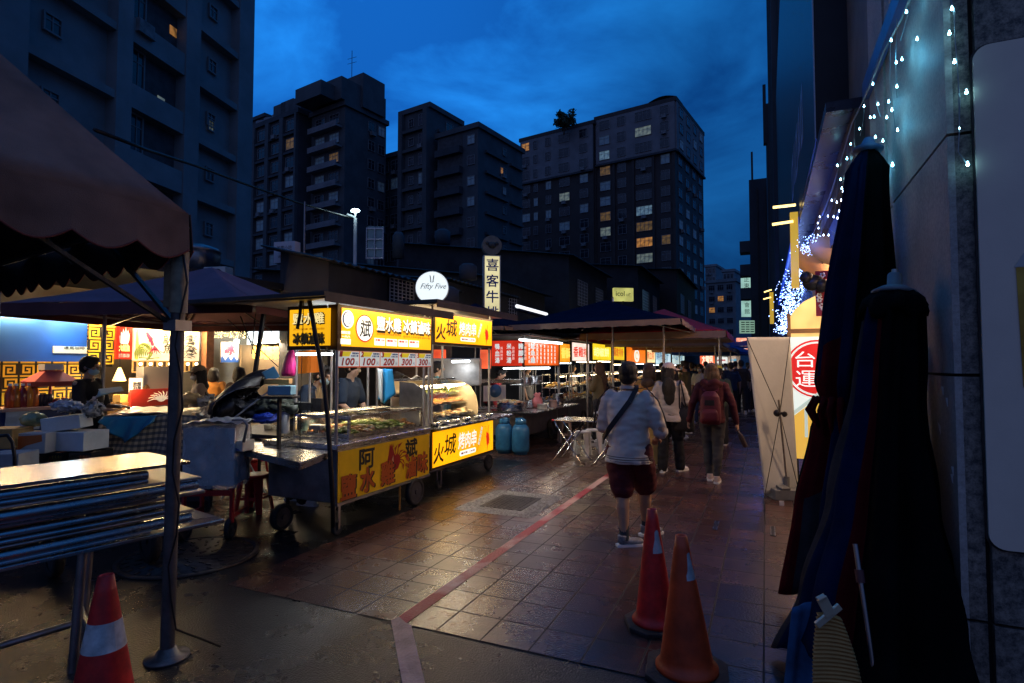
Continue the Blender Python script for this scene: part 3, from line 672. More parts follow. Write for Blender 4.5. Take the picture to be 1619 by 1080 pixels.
# lit stall sign with an arched top, hanging lights, seen beyond the banner
cream = glow('cream_lightbox', (1.0, .66, .22), .95, nv=.35, ns=2.2)
t = thing('lit_shop_front', 'cream lit arched shop front behind the light curtain', 'shop front', (1.0, 12.0, 1.9))
Yf = 11.9; 
pts = []
q0 = gy(1247, 532, Yf); q1 = gy(1322, 532, Yf)
for px, py in ((1247, 545), (1330, 545), (1330, 466), (1310, 462), (1290, 468), (1270, 478), (1256, 490), (1248, 503)):
    q = gy(px, py, Yf); pts.append((q.x, q.z))
mb = MB(); mb.poly(pts, (0, Yf, 0), (1, 0, 0), (0, 0, 1), .12); mb.build('light_panel', cream, t)
mb = MB(); mb.box2((q0.x - .02, Yf - .16, q0.z + .05), (q1.x + .1, Yf - .125, q0.z + .13)); mb.box2((q0.x - .03, Yf - .17, q0.z - 2.0), (q0.x + .03, Yf - .124, q0.z + .42)); mb.build('frame', mat('oak', (.35, .20, .08), .5), t)
# kite shaped paper lamps / fans under the soffit
for i, (px, py, d, s) in enumerate(((1290, 415, 9.5, .42), (1316, 398, 8.2, .34))):
    c = gd(px, py, d); mb = MB(); mb.smooth = True; mb.ball(c, s, 14, 8, (1, .5, .55), Matrix.Rotation(.6, 3, 'Y')); mb.build('parasol_lamp', mat('paper_warm', (.42, .24, .12), .7, em=(1, .5, .2), es=.10), label=['round warm paper lamp lower under the soffit', 'round warm paper lamp upper under the soffit'][i], cat='lamp', group='paper lamps under the soffit')
c = gd(1303, 470, 9.0); t = thing('hanging_banner', 'dark red cloth banner with white floral pattern hanging by the lit shop front', 'banner', c)
mb = MB(); mb.grid(lambda u, v: c + Vector((-.12 + .24 * u, .02 * math.sin(v * 5), .42 - .72 * v)), 4, 10, .006); mb.build('cloth', mat('banner_red', (.30, .02, .05), .7), t)
mb = MB()
for i in range(11):
    a = c + Vector((rnd.uniform(-.09, .09), -.035, rnd.uniform(-.22, .36)))
    for k in range(5): an = k * 1.257 + i; mb.ball(a + Vector((math.cos(an) * .028, 0, math.sin(an) * .028)), .018, 6, 4, (1, .2, 1))
mb.build('print', ink_white, t)
# dark air vent / speaker lump under the beam
c = gd(1286, 447, 9.0); mb = MB(); mb.ball(c, .16, 10, 7, (1, .7, .8)); mb.ball(c + Vector((.12, -.05, -.06)), .11, 8, 6); mb.ball(c + Vector((-.1, -.05, .08)), .10, 8, 6); mb.build('speaker_cluster', black_pl, label='dark bulky fitting hanging among the string lights', cat='speaker')

# ---- icicle lights
bulb_c = glow('bulb_cyan', (.30, .80, 1.0), 26); bulb_b = glow('bulb_blue', (.50, .66, 1.0), 14); wire_w = mat('pale_wire', (.32, .34, .36), .5)
def bulb(parent, p, r, m):
    mb = MB(); mb.smooth = True; mb.lathe(p, [(.1 * r, -1.3 * r), (.9 * r, -.8 * r), (r, 0), (.5 * r, 1.1 * r), (.35 * r, 2.2 * r)], 7); return mb.build('bulb', m, parent)
t = thing('icicle_lights', 'short strand of cyan bulbs hanging down the granite corner by the poster', 'string lights', gy(1508, 5, YC - .03))
S = [gy(px, py, YC - .045) for px, py in ((1500, -10), (1508, 20), (1510, 60), (1514, 110), (1516, 160), (1517, 205), (1515, 240), (1522, 252), (1530, 260))]
mb = MB(); mb.tube(S, .0022, 5); mb.tube([s + Vector((.004 * math.sin(i * 2), -.004, 0)) for i, s in enumerate(S)], .0018, 4); mb.build('cable', wire_w, t)
for px, py in ((1505, 14), (1501, 53), (1509, 98), (1528, 146), (1517, 203), (1530, 260)): bulb(t, gy(px, py, YC - .055), .0070 if py != 203 else .003, bulb_c)
t = thing('icicle_lights', 'long swag of cyan icicle lights along the wall above the closed umbrellas', 'string lights', gx(1400, 150, XW - .1))
XL = XW - .075
main = [gx(px, py, XL) for px, py in ((1446, -20), (1425, 30), (1398, 80), (1382, 120), (1362, 165), (1347, 195), (1338, 225), (1326, 265), (1316, 300), (1303, 335), (1288, 365), (1275, 400), (1262, 435), (1250, 465), (1238, 500))]
mb = MB(); mb.tube(main, [.007 if i < 8 else .012 for i in range(15)], 5)
strands = [((1440, 0), (1436, 20), (1424, 64)), ((1418, 30), (1416, 95), (1418, 155)), ((1408, 60), (1407, 130), (1416, 210)), ((1382, 130), (1386, 165), (1392, 185)), ((1367, 160), (1365, 190), (1360, 215)), ((1352, 190), (1350, 220), (1341, 260)), ((1340, 230), (1336, 285), (1330, 290)), ((1325, 270), (1322, 320), (1318, 345)), ((1300, 340), (1298, 380), (1300, 400)), ((1310, 320), (1309, 360), (1322, 370)), ((1288, 370), (1286, 420), (1285, 440)), ((1275, 410), (1276, 450), (1290, 455))]
for s in strands: mb.tube([gx(x, y, XL - .005) for x, y in s], .0022, 4)
mb.build('cable', wire_w, t)
cy = [(1433, 19), (1409, 64), (1450, 62), (1417, 99), (1418, 137), (1426, 94), (1380, 133), (1388, 165), (1376, 186), (1382, 185), (1366, 168), (1405, 161), (1410, 174), (1359, 204), (1402, 186), (1419, 206), (1384, 217), (1396, 223), (1345, 228), (1362, 230), (1339, 251), (1324, 262), (1342, 277), (1393, 263), (1411, 261), (1329, 284), (1331, 298), (1315, 317), (1330, 317), (1323, 320), (1333, 303), (1327, 334), (1318, 343), (1324, 345), (1296, 343), (1309, 342), (1293, 353), (1294, 361), (1302, 372), (1310, 372), (1293, 372), (1294, 381), (1324, 365)]
for i, (px, py) in enumerate(cy): bulb(t, gx(px, py, XL - .012), .0062 if py < 240 else .008, bulb_c if py < 300 else bulb_b)
for y_, z_ in ((3.75, 3.75), (3.9, 3.4), (4.1, 3.55), (4.35, 3.2), (4.6, 3.45), (4.9, 3.1), (5.4, 3.2), (6.4, 3.2), (7.5, 3.1)):
    ld = bpy.data.lights.new('bulb_light', 'POINT'); ld.energy = .6; ld.color = (.12, .62, 1.0); ld.shadow_soft_size = .03; lo = bpy.data.objects.new('bulb_light', ld); COL.objects.link(lo); lo.parent = t; lo.location = Vector((XL - .03, y_, z_)) - t.location
# the dense curtain farther along: past counting
mb = MB(); rc = random.Random(11)
for i in range(1150):
    s = rc.random() ** .72; py = 372 + 156 * s + rc.uniform(-6, 2); cx_ = 1290 - 52 * s ** .8; hw = 16 + 10 * math.sin(s * 3.1) - 4 * s; y = 8.2 + 12 * s
    p = gy(cx_ + rc.gauss(0, .5) * hw, py, y); mb.ball(p, (.006 + .009 * s) * rc.uniform(.6, 1.2), 4, 2)
mb.build('light_curtain', glow('bulb_curtain', (.30, .46, 1.0), 9), label='dense curtain of tiny blue white bulbs above the banner', cat='string lights', kind='stuff')
for y_ in (9.0, 12.0, 16.0, 22.0):
    ld = bpy.data.lights.new('bulb_light', 'POINT'); ld.energy = 10 + y_ * .7; ld.color = (.04, .14, 1.0); ld.shadow_soft_size = .1; lo = bpy.data.objects.new('bulb_light', ld); COL.objects.link(lo); lo.location = (.42, y_, 3.5)
mb = MB(); mb.box2((.50, 10.5, 3.98), (.545, 40, 4.11)); mb.build('awning_edge', glow('blue_spill_trim', (.02, .08, .75), .55, nv=.6, ns=.8), label='blue glowing awning edge running away above the light curtain', cat='awning')  # no lamp: the bulbs' blue light on the trim is given as emission

# ---- buildings further along on the right
t = thing('side_building', 'tall narrow fronted dark building rising to the sky right of the lane', 'building', (3, 28, 0))
mb = MB(); mb.box2((.68, 24.05, 0), (9, 37, 30)); mb.build('wall', w_dark, t)
for y in (24.4, 27, 30, 33.5, 36.4): mb = MB(); mb.box2((.42, y, 2.5), (.679, y + .5, 29.5)); mb.build('fin', w_mid, t)
mb = MB(); mb.box2((.3, 37.02, 0), (9, 44, 17.4)); mb.box2((.12, 37.02, 15), (.299, 37.5, 18.6)); mb.build('lower_wing', w_mid, t)
t = thing('side_building', 'lower dark building with small balconies at the far right end of the lane', 'building', (2, 50, 0))
mb = MB(); mb.box2((-.95, 48, 0), (8, 70, 16.2)); mb.build('wall', w_dark, t)
mb = MB(); mb.bar((-.7, 48.3, 16.2), (-.7, 48.3, 18.5), .15); mb.build('aerial', iron, t)
for i in range(3): mb = MB(); mb.box((-1.35, 50, 7.4 + i * 1.9), (.78, 1.4, .9)); mb.build('balcony', w_mid, t)
mb = MB(); [mb.box2((-.4 + k * .6, 47.9, 1), (-.32 + k * .6, 47.99, 15.5)) for k in range(4)]; mb.build('pipes', iron, t)
# vertical lit fins with lamp bars on the facade
yl = glow('yellow_fin_light', (1.0, .62, .06), .5); yb = glow('yellow_bar_light', (1.0, .72, .22), 3)
for (X_, pf, pb, lab) in ((.50, [(1258, 335), (1255, 455)], [(1222, 328, 1258, 324), (1221, 355, 1254, 350)], 'yellow lit vertical fin with two lamp bars on the dark facade'), (.42, [(1222, 462), (1219, 512)], [(1208, 462, 1220, 458), (1207, 473, 1219, 470)], 'smaller yellow lit fin with two lamp bars farther down the lane')):
    a = gx(*pf[0], X_); Y0 = a.y; t = thing('facade_light', lab, 'lamp', (X_, Y0, 2.0)); b = gy(pf[1][0], pf[1][1], Y0); a = gy(*pf[0], Y0)
    mb = MB(); w = .10 if X_ == .5 else .14; mb.box2((b.x - w / 3, Y0, b.z), (a.x + w / 3, Y0 + .1, a.z)); mb.build('fin', yl, t)
    for x0, y0, x1, y1 in pb:
        p, q = gy(x0, y0, Y0), gy(x1, y1, Y0); mb = MB(); mb.cyl(p, q, .022 if X_ == .5 else .03, n=8); mb.build('lamp_bar', yb, t)
# far lit signs
sg = glow('pale_green_sign', (.55, .95, .80), .55, nv=.25, ns=.8)
p = gd(1180, 468, 60); t = thing('vertical_sign', 'tall pale green lit vertical sign at the far end of the lane', 'sign', p - Vector((0, 0, 2.3)), R(24))
mb = MB(); mb.box(p, (1.0, .3, 4.4), rz=R(24)); mb.build('light_box', sg, t)
mb = MB()
for i, ch in enumerate('正東養生會館'): write(mb, ch, p - cR * .3 + Vector((0, 0, 1.5 - i * .68)) - cF * .19, cR, Z, .55, .52)
mb.build('lettering', mat('letter_teal', (.02, .09, .10), .6), t)
p = gd(1181, 517, 42); t = thing('lit_board', 'small greenish lit notice board below the tall vertical sign', 'sign', p - Vector((0, 0, .45)), R(24))
mb = MB(); mb.box(p, (1.05, .2, .95), rz=R(24)); mb.build('light_box', glow('green_board', (.50, .85, .62), .38), t)
mb = MB()
for r_ in range(5): 
    for k in range(3): mb.box(p - cR * (.34 - .34 * k) + Vector((0, 0, .34 - .17 * r_)) - cF * .12, (.26, .02, .07), rz=R(24))
mb.build('lettering', mat('board_ink', (.03, .12, .12), .6), t)

# ---- closed umbrellas leaning at the wall
navy = mat('navy_canvas', (.003, .009, .034), .9, nv=.25, ns=5, bump=.25, bs=160, spec=.04); redc = mat('red_canvas', (.075, .005, .007), .9, nv=.25, ns=5, bump=.25, bs=160, spec=.04)
blackc = mat('black_canvas', (.003, .003, .0035), .8, nv=.3, ns=5, bump=.2, bs=160, spec=.04); greyc = mat('grey_canvas', (.03, .03, .033), .9, nv=.3, ns=5, bump=.2, bs=160, spec=.04)
skyc = mat('faded_blue_canvas', (.025, .10, .22), .85, nv=.4, ns=5, bump=.2, bs=160)
def closed_umbrella(t, top, base, prof, cols, folds, hem, seed=1, n=96):
    """prof: (fraction down, radius); cols: [(start angle deg, material index)]"""
    rr = random.Random(seed); ax = (base - top); M = 44
    ph = [rr.uniform(0, 6.28) for _ in range(4)]
    def P(u, v):
        a = 2 * math.pi * u; vv = v * hem(a)
        r = 0
        for i in range(len(prof) - 1):
            f0, r0 = prof[i]; f1, r1 = prof[i + 1]
            if f0 <= vv <= f1: k = (vv - f0) / (f1 - f0); k = k * k * (3 - 2 * k); r = r0 + (r1 - r0) * k; break
        else: r = prof[-1][1]
        fd = 1 + (.10 + .16 * vv) * math.sin(folds * a + ph[0] + 1.2 * math.sin(3 * vv + ph[2])) + .07 * math.sin((folds * 2 + 1) * a + ph[1] + 2 * vv)
        c = top + ax * vv; w = wob((a, vv * 3, seed), 1.3, .02 * vv)
        return c + Vector((math.cos(a) * r * fd, math.sin(a) * r * fd, 0)) + w
    V = [P(i / n, j / M) for j in range(M + 1) for i in range(n)]
    mb = MB(); mb.smooth = True
    for i in range(n):
        deg = 360 * i / n; mi = 0
        for s, k in cols:
            if deg >= s: mi = k
        mb.mi += [mi if not callable(mi) else 0] * 0
    F = []; 
    mb.v = V
    for j in range(M):
        for i in range(n):
            deg = 360 * i / n; mi = cols[0][1]
            for s, k in cols:
                if deg >= s: mi = k
            if callable(mi): mi = mi(j / M)
            mb.f.append([j * n + i, (j + 1) * n + i, (j + 1) * n + (i + 1) % n, j * n + (i + 1) % n]); mb.mi.append(mi); mb.sm.append(True)
    o = mb.build('canopy', [navy, redc, blackc, greyc, skyc], t)
    sol = o.modifiers.new('cloth', 'SOLIDIFY'); sol.thickness = .004
    return o
# camera looks from -y: the side seen is around angle 200..300 deg
top = gx(1413, 462, .66); base = Vector((.46, 3.42, 0))
t = thing('closed_umbrella', 'nearer closed market umbrella, navy with a red seam, leaning on the granite wall', 'umbrella', base, group='closed umbrellas leaning at the wall')
closed_umbrella(t, top, base, [(0, .05), (.03, .13), (.25, .15), (.55, .22), (.8, .31), (1.0, .40)], [(0, 2), (150, 3), (172, 0), (226, 1), (240, 2)], 7, lambda a: .93 + .05 * math.sin(3 * a), 3)
ax = (base - top).normalized()
mb = MB(); mb.cyl(top - ax * .13, base, .018, n=10); mb.build('pole', alu, t)
mb = MB(); mb.smooth = True; mb.lathe(top, [(.105, -.015), (.11, .0), (.06, .03), (.035, .035), (.035, .10), (.028, .11)], 20, -ax); mb.build('finial', mat('finial_grey', (.16, .19, .21), .5), t)
mb = MB(); mb.smooth = True
mb.rings([[top + ax * h + Vector((math.cos(2 * math.pi * k / 40) * r * (1 + .1 * math.sin(k * 1.3)), math.sin(2 * math.pi * k / 40) * r * (1 + .1 * math.sin(k * 1.3)), .03 * math.sin(k * .9) * (h > .06))) for k in range(40)] for r, h in ((.09, -.005), (.135, .04), (.155, .10), (.15, .13))], caps=False); o = mb.build('top_cap', blackc, t); o.modifiers.new('s', 'SOLIDIFY').thickness = .004
top = gx(1372, 240, .70); base = Vector((.40, 4.45, 0))
t = thing('closed_umbrella', 'taller closed umbrella behind, navy above and dark red below its tie', 'umbrella', base, group='closed umbrellas leaning at the wall')
closed_umbrella(t, top, base, [(0, .05), (.04, .12), (.35, .19), (.52, .20), (.57, .15), (.62, .20), (.8, .25), (1, .29)], [(0, 2), (165, lambda v: 1 if v > .50 else 0), (205, lambda v: 1 if .45 < v < .78 else (3 if v > .78 else 0)), (232, 0), (262, 2)], 8, lambda a: .90 + .07 * math.sin(2 * a + 1), 5)
ax = (base - top).normalized(); mb = MB(); mb.cyl(top - ax * .10, base, .022, n=10); mb.build('pole', alu, t)
mb = MB(); mb.smooth = True; mb.lathe(top, [(.09, 0), (.10, .02), (.05, .05), (.03, .1)], 16, -ax); mb.build('finial', mat('finial_blue', (.05, .09, .2), .5), t)
c = top + (base - top) * .57; mb = MB(); mb.smooth = True
for k in range(5): a = R(195 + 14 * k); d = Vector((math.cos(a), math.sin(a), 0)); mb.tube([c + d * .15, c + d * .23 + Z * .05, c + d * .27 - Z * .03, c + d * .22 - Z * (.14 + .03 * k)], [.015, .022, .02, .01], 6)
mb.build('tie', redc, t)
# a third, darker bundle that fills the corner
base = Vector((.62, 3.75, 0)); top = Vector((.74, 3.95, 1.75))
t = thing('canvas_bundle', 'black canvas bundle propped between the two closed umbrellas and the wall', 'canvas', base)
closed_umbrella(t, top, base, [(0, .03), (.05, .07), (.5, .12), (1, .17)], [(0, 2)], 5, lambda a: .98, 9)
# thin metal rod propped against the near umbrella, cloth flap by its foot
a = gd(1352, 860, 2.75); b = gd(1392, 1130, 2.55); t = thing('metal_rod', 'thin grey metal rod leaning on the near closed umbrella', 'rod', b)
mb = MB(); mb.cyl(a, b, .011, n=8); mb.build('rod', steel_dull, t); mb = MB(); mb.cyl(a + (b - a) * .16, a + (b - a) * .24, .020, n=8); mb.build('collar', mat('collar_red', (.1, .03, .03), .5), t)
def drape(name, pts, m, lab, cat, amp=.02, fold=5, seed=0):
    """a hanging cloth between an upper edge and a lower edge"""
    (a, b), (c_, d) = pts
    mb = MB(); mb.smooth = True
    nn = (b - a).cross(Z).normalized()
    mb.grid(lambda u, v: (a.lerp(b, u)).lerp(c_.lerp(d, u), v) + nn * amp * math.sin(u * fold * 6.28 + seed + v) * (.3 + v), 26, 14, .004)
    return mb.build(name, m, label=lab, cat=cat)
drape('blue_cloth', ((gd(1252, 960, 2.95), gd(1285, 950, 2.95)), (gd(1232, 1130, 2.95), gd(1292, 1140, 2.85))), skyc, 'faded blue cloth flap hanging at the foot of the closed umbrellas', 'cloth', .02, 1.2)
# corrugated cardboard held by a bulldog clip
card = mat('cardboard', (.48, .25, .075), .75, nv=.12, ns=8)
O = gd(1296, 968, 2.42); t = thing('cardboard_flap', 'ribbed brown cardboard held by a white bulldog clip in the lower right corner', 'cardboard', gd(1300, 1120, 2.42))
mb = MB()
def cf(u, v):
    w = (.5 + .9 * math.sin(min(1, v * 1.2 + .15) * 1.45)) * .125; x = (u - .42) * w * 1.25 + .035 + .03 * v; return O + cR * x - Z * (v * .42) + cF * (.006 * math.sin(v * 155) + .02 * u) - Z * (.03 * u * u)
mb.smooth = True; mb.grid(cf, 12, 240, .003); mb.build('cardboard', card, t)
mb = MB(); clipm = mat('clip_cream', (.62, .50, .34), .35, .3)
mb.bar(O + cR * .075 + Z * .035 - cF * .02, O - cR * .025 - Z * .045 - cF * .02, .028, .014, up=-cF); mb.bar(O + cR * .03 - cF * .03, O - cR * .01 + Z * .075 - cF * .035, .045, .008, up=-cF); mb.cyl(O - cR * .03 + Z * .07 - cF * .04, O + cR * .0 + Z * .085 - cF * .04, .012, n=8)
mb.build('clip', clipm, t, bevel=.002)

# ---- X-banner seen from behind
t = thing('display_banner', 'white banner seen from behind with black crossed poles on a grey base', 'banner', (.05, 7.9, 0))
TL = gy(1180, 533, 7.75); TR = gy(1249, 533, 8.05); BL = gy(1209, 783, 7.75); BR = gy(1262, 772, 8.05)
cloth = mat('banner_back', (.50, .53, .52), .75, nv=.06, ns=3, bump=.08, bs=30)
mb = MB(); mb.smooth = True
def bf(u, v):
    p = TL.lerp(TR, u).lerp(BL.lerp(BR, u), v); return p + Vector((0, .03 * math.sin(u * 3.1) * math.sin(v * 3) + .012 * math.sin(v * 9 + u * 4), .02 * v * math.sin(u * 5)))
mb.grid(bf, 16, 40, .003); mb.build('sheet', cloth, t)
ctr = gy(1233, 653, 7.72); mb = MB()
for e_ in (TL, TR, BL, BR): m_ = ctr.lerp(e_, .5) - Vector((0, .05, 0)); mb.tube([ctr, m_, e_ - Vector((0, .02, 0))], .005, 6)
mb.tube([BL - Vector((0, .02, 0)), gz(1210, 830)], .005, 6); mb.build('crossed_pole', black_pl, t)
mb = MB(); mb.ball(ctr + Vector((-.03, -.03, 0)), .045, 8, 6); mb.ball(ctr + Vector((.05, -.03, -.01)), .035, 8, 6); mb.box(ctr + Vector((0, -.04, .0)), (.13, .05, .03)); mb.build('hub', black_pl, t)
ft = gz(1245, 790); mb = MB(); mb.cyl(gy(1231, 632, 7.62), Vector((ft.x, ft.y + .1, .18)), .012, n=8); mb.build('support_pole', alu, t)
mb = MB(); mb.box((ft.x, ft.y + .1, .065), (.42, .34, .13), rz=R(20)); mb.box((ft.x - .05, ft.y - .0, .145), (.12, .2, .03), rz=R(20)); mb.cyl((ft.x, ft.y + .1, .13), (ft.x, ft.y + .1, .26), .035, n=10); mb.build('base', mat('base_grey', (.16, .17, .17), .5, nv=.2), t, bevel=.012)
mb = MB(); mb.box(gz(1236, 800) + Z * .03, (.05, .02, .05)); mb.build('plug', white_pl, t)
# ---- lit menu banner facing the lane behind it
t = thing('lit_poster_stand', 'backlit poster with a red circle and white characters standing behind the closed umbrellas', 'sign', (.62, 9.0, 0))
Yp = 8.9; a = gy(1249, 533, Yp); b = gy(1345, 533, Yp); z0 = .35
lb = glow('poster_light', (.80, .93, .90), .80, nv=.15, ns=1.5); mb = MB(); mb.box2((a.x, Yp, z0), (b.x, Yp + .08, a.z)); mb.build('light_panel', lb, t)
c = gy(1292, 583, Yp); Rr = .40
def ringf(mb, c, r0, r1, y, n=36):
    mb.add([Vector((c.x + r * math.cos(2 * math.pi * k / n), y, c.z + r * math.sin(2 * math.pi * k / n))) for r in (r0, r1) for k in range(n)], [(k, n + k, n + (k + 1) % n, (k + 1) % n) for k in range(n)])
def disc(mb, c, r, y, n=36, sx=1, sz=1): mb.add([Vector((c.x + sx * r * math.cos(2 * math.pi * k / n), y, c.z + sz * r * math.sin(2 * math.pi * k / n))) for k in range(n)], [tuple(range(n))])
redg = glow('red_light_print', (.85, .03, .03), .55)
mb = MB(); ringf(mb, c, Rr - .025, Rr, Yp - .004); disc(mb, c, Rr - .05, Yp - .004); mb.build('emblem', redg, t)
mb = MB(); write(mb, '台灣', Vector((c.x - .27, Yp - .008, c.z + .02)), Vector((1, 0, 0)), Z, .56, .22); mb.build('lettering', glow('white_light_print', (1, 1, 1), .9), t); mb = MB(); write(mb, '運動', Vector((c.x - .27, Yp - .008, c.z - .26)), Vector((1, 0, 0)), Z, .56, .24); mb.build('lettering', MATS['white_light_print'], t)
mb = MB(); zz = gy(1270, 640, Yp).z
mb.add([Vector(p) for p in ((a.x, Yp - .004, z0), (b.x, Yp - .004, z0), (b.x, Yp - .004, zz + .45), (a.x, Yp - .004, zz - .18))], [(0, 1, 2, 3)]); mb.build('yellow_field', glow('amber_print', (.95, .58, .10), .62), t)
mb = MB(); mb.bar((a.x, Yp - .008, zz - .14), (b.x, Yp - .008, zz + .5), .05, .002, up=(0, 1, 0)); mb.box2((a.x + .16, Yp - .01, z0 + .3), (a.x + .20, Yp - .008, zz - .05)); mb.build('grey_lines', glow('grey_print', (.6, .75, .72), .6), t)
mb = MB(); mb.box2((a.x + .03, Yp + .02, 0), (a.x + .08, Yp + .06, z0)); mb.box2((b.x - .1, Yp + .02, 0), (b.x - .05, Yp + .06, z0)); mb.build('leg', iron, t)

# ---- traffic cones
cone_r = mat('cone_red', (.52, .020, .016), .48, nv=.35, ns=9, bump=.1, bs=30); cone_o = mat('cone_orange', (.46, .05, .010), .5, nv=.35, ns=5, bump=.1, bs=30)
refl = mat('reflective_white', (.55, .56, .54), .4, nv=.3, ns=14); refl_torn = mat('reflective_torn', (.34, .36, .36), .45, nv=.4, ns=10)
def cone(c, h, r0, label, m, tilt=(0, 0), band='full', rz=0, basew=.36):
    t = thing('traffic_cone', label, 'traffic cone', c, rz, group='traffic cones')
    ax = Vector((tilt[0], tilt[1], 1)).normalized()
    def rad(z): return r0 + (.030 - r0) * (z / h)
    c = Vector(c) + Z * .03
    mb = MB(); mb.lathe(c, [(r0 + .018, 0), (r0 + .018, .02), (r0 + .004, .035), (rad(.05), .05)] + [(rad(h * k / 10), h * k / 10) for k in range(1, 11)] + [(.022, h), (.020, h - .05)], 32, ax); mb.build('body', m, t)
    mb = MB(); w = basew / 2; k = .09
    pts = [(-w, -w + k), (-w + k, -w), (w - k, -w), (w, -w + k), (w, w - k), (w - k, w), (-w + k, w), (-w, w - k)]
    M = Matrix.Rotation(rz, 3, 'Z'); mb.poly(pts, Vector((c.x, c.y, .003)), M @ Vector((1, 0, 0)), M @ Vector((0, 1, 0)), .028); mb.build('base', rubber, t, bevel=.006)
    mb = MB(); mb.smooth = True; q = Vector((0, 0, 1)).rotation_difference(ax).to_matrix()
    if band == 'full': a0, a1, z0, z1 = 0, 360, h * .56, h * .73
    else: a0, a1, z0, z1 = band
    n = 24 if band == 'full' else 8
    mb.grid(lambda u, v: c + q @ Vector((math.cos(R(a0 + (a1 - a0) * u)) * (rad(z0 + (z1 - z0) * v) + .0015), math.sin(R(a0 + (a1 - a0) * u)) * (rad(z0 + (z1 - z0) * v) + .0015), z0 + (z1 - z0) * v * (1 if band == 'full' else (.55 + .45 * abs(math.sin(2.2 * u + .4)))))), n, 3)
    mb.build('reflective_band', refl if band == 'full' else refl_torn, t)
    return t
cone(gz(1036, 990), .70, .125, 'dark red traffic cone standing behind the orange one', cone_r, (-.02, 0), (-80, -20, .44, .58), .4)
cone(gz(1086, 1066), .70, .145, 'faded orange traffic cone with only a scrap of its white band, nearest camera', cone_o, (-.03, .0), (-65, -5, .48, .62), .1, .42)
# left foreground cone, seen with its full white band
cl = gd(168, 1165, 2.15); cl.z = 0
cone(Vector((gz(160, 1180).x, gz(160, 1180).y, 0)), .70, .15, 'bright red traffic cone with a clean white band at the left edge', cone_r, (.0, 0), 'full', .3)
# ============================================================ food stalls along the left of the lane
YX = Vector((0, 1, 0))       # reading direction on the faces that look at the lane (+X)
XX = Vector((1, 0, 0))
yellow_sign = glow('yellow_sign', (1.0, .46, .004), 1.12, nv=.16, ns=1.6)
yellow_side = glow('yellow_sign_side', (1.0, .48, .008), 1.0, nv=.14, ns=2.0)
yellow_low = glow('yellow_sign_low', (1.0, .45, .003), 1.1, nv=.22, ns=1.6)
white_gl = glow('white_sign', (1.0, .96, .86), 1.25); whitish = glow('white_letter', (1, .97, .85), 1.1)
yellow_paint = mat('yellow_vinyl', (.78, .50, .006), .40, nv=.10, ns=4, bump=.05, bs=20)
tube_w = glow('tube_white', (.86, .95, 1.0), 8); tube_warm = glow('tube_warm', (1.0, .74, .40), 16)
brown_roof = mat('stall_roof', (.055, .045, .038), .6, nv=.4, ns=3, bump=.2, bs=12); under_roof = mat('stall_soffit', (.40, .36, .28), .35, .3, nv=.3, ns=2)
frame_dk = mat('sign_frame', (.05, .028, .012), .5, .3)
def lay(mb, x, y0, y1, z0, z1): return mb.add([(x, y0, z0), (x, y1, z0), (x, y1, z1), (x, y0, z1)], [(0, 1, 2, 3)])
def brush(parent, name, m, items, depth=0.0):
    """several lines of lettering in one colour; items: (text, origin, ux, w, h, weight, shear)"""
    if 1 < len(items) <= 6: return [brush(parent, name, m, [i_], depth) for i_ in items][0]
    mb = MB()
    for txt, O, ux, w, h, wt, sh in items:
        nn = Vector(ux).cross(Z)
        k = [(0, 0)] if not wt else [(0, 0), (wt, 0), (0, wt), (wt, wt), (wt * .5, -wt * .4)]
        for q, (a, b) in enumerate(k): write(mb, txt, Vector(O) + Vector(ux) * (a - wt / 2) + Z * (b - wt / 2) + nn * (.0003 * q + depth), ux, Z, w, h, 0, sh)
    return mb.build(name, m, parent)
def wheel(parent, c, r, w=.06, axis=(1, 0, 0), spokes=0):
    c = Vector(c); ax = Vector(axis).normalized(); mb = MB(); n = 22
    u = ax.orthogonal().normalized(); v = ax.cross(u)
    mb.smooth = True
    mb.rings([[c + ax * h + (u * math.cos(2 * math.pi * k / n) + v * math.sin(2 * math.pi * k / n)) * q for k in range(n)] for q, h in ((r * .74, -w / 2), (r * .93, -w / 2), (r, -w * .3), (r, w * .3), (r * .93, w / 2), (r * .74, w / 2), (r * .74, -w / 2))], caps=False)
    o = mb.build('wheel', rubber, parent); mb = MB()
    if spokes:
        for k in range(spokes): a = math.pi * 2 * k / spokes; mb.cyl(c, c + (u * math.cos(a) + v * math.sin(a)) * r * .76, .004, n=5)
        mb.cyl(c - ax * w * .6, c + ax * w * .6, r * .12, n=10)
    else: mb.cyl(c - ax * w * .35, c + ax * w * .35, r * .73, n=16); mb.cyl(c - ax * w * .55, c + ax * w * .55, r * .2, n=10)
    mb.build('rim', rim_dk, o); return o
def castor(parent, c, r=.07, h=.25):
    o = wheel(parent, (c[0], c[1], r), r, .035)
    mb = MB(); mb.bar((c[0] - .03, c[1], r), (c[0] - .03, c[1], h), .006, .03); mb.bar((c[0] + .03, c[1], r), (c[0] + .03, c[1], h), .006, .03); mb.box((c[0], c[1], h + .004), (.08, .08, .01)); mb.build('bracket', steel_dull, o)
FOOD = {
 'greens': [mat('food_greens', (.22, .26, .035), .4, nv=.3, ns=30), mat('food_pale', (.50, .46, .22), .4), mat('food_green2', (.09, .16, .02), .4)],
 'meat': [mat('food_meat', (.45, .20, .06), .35, nv=.3, ns=30), mat('food_brown', (.25, .10, .03), .35), mat('food_gold', (.60, .34, .07), .35)],
 'white': [mat('food_white', (.66, .56, .38), .4, nv=.15, ns=30), mat('food_pink', (.55, .27, .15), .4), mat('food_yel', (.65, .45, .10), .4)],
 'fried': [mat('food_fried', (.62, .33, .05), .45, nv=.3, ns=30), mat('food_fried2', (.48, .22, .04), .45), mat('food_fried3', (.70, .45, .12), .45)]}
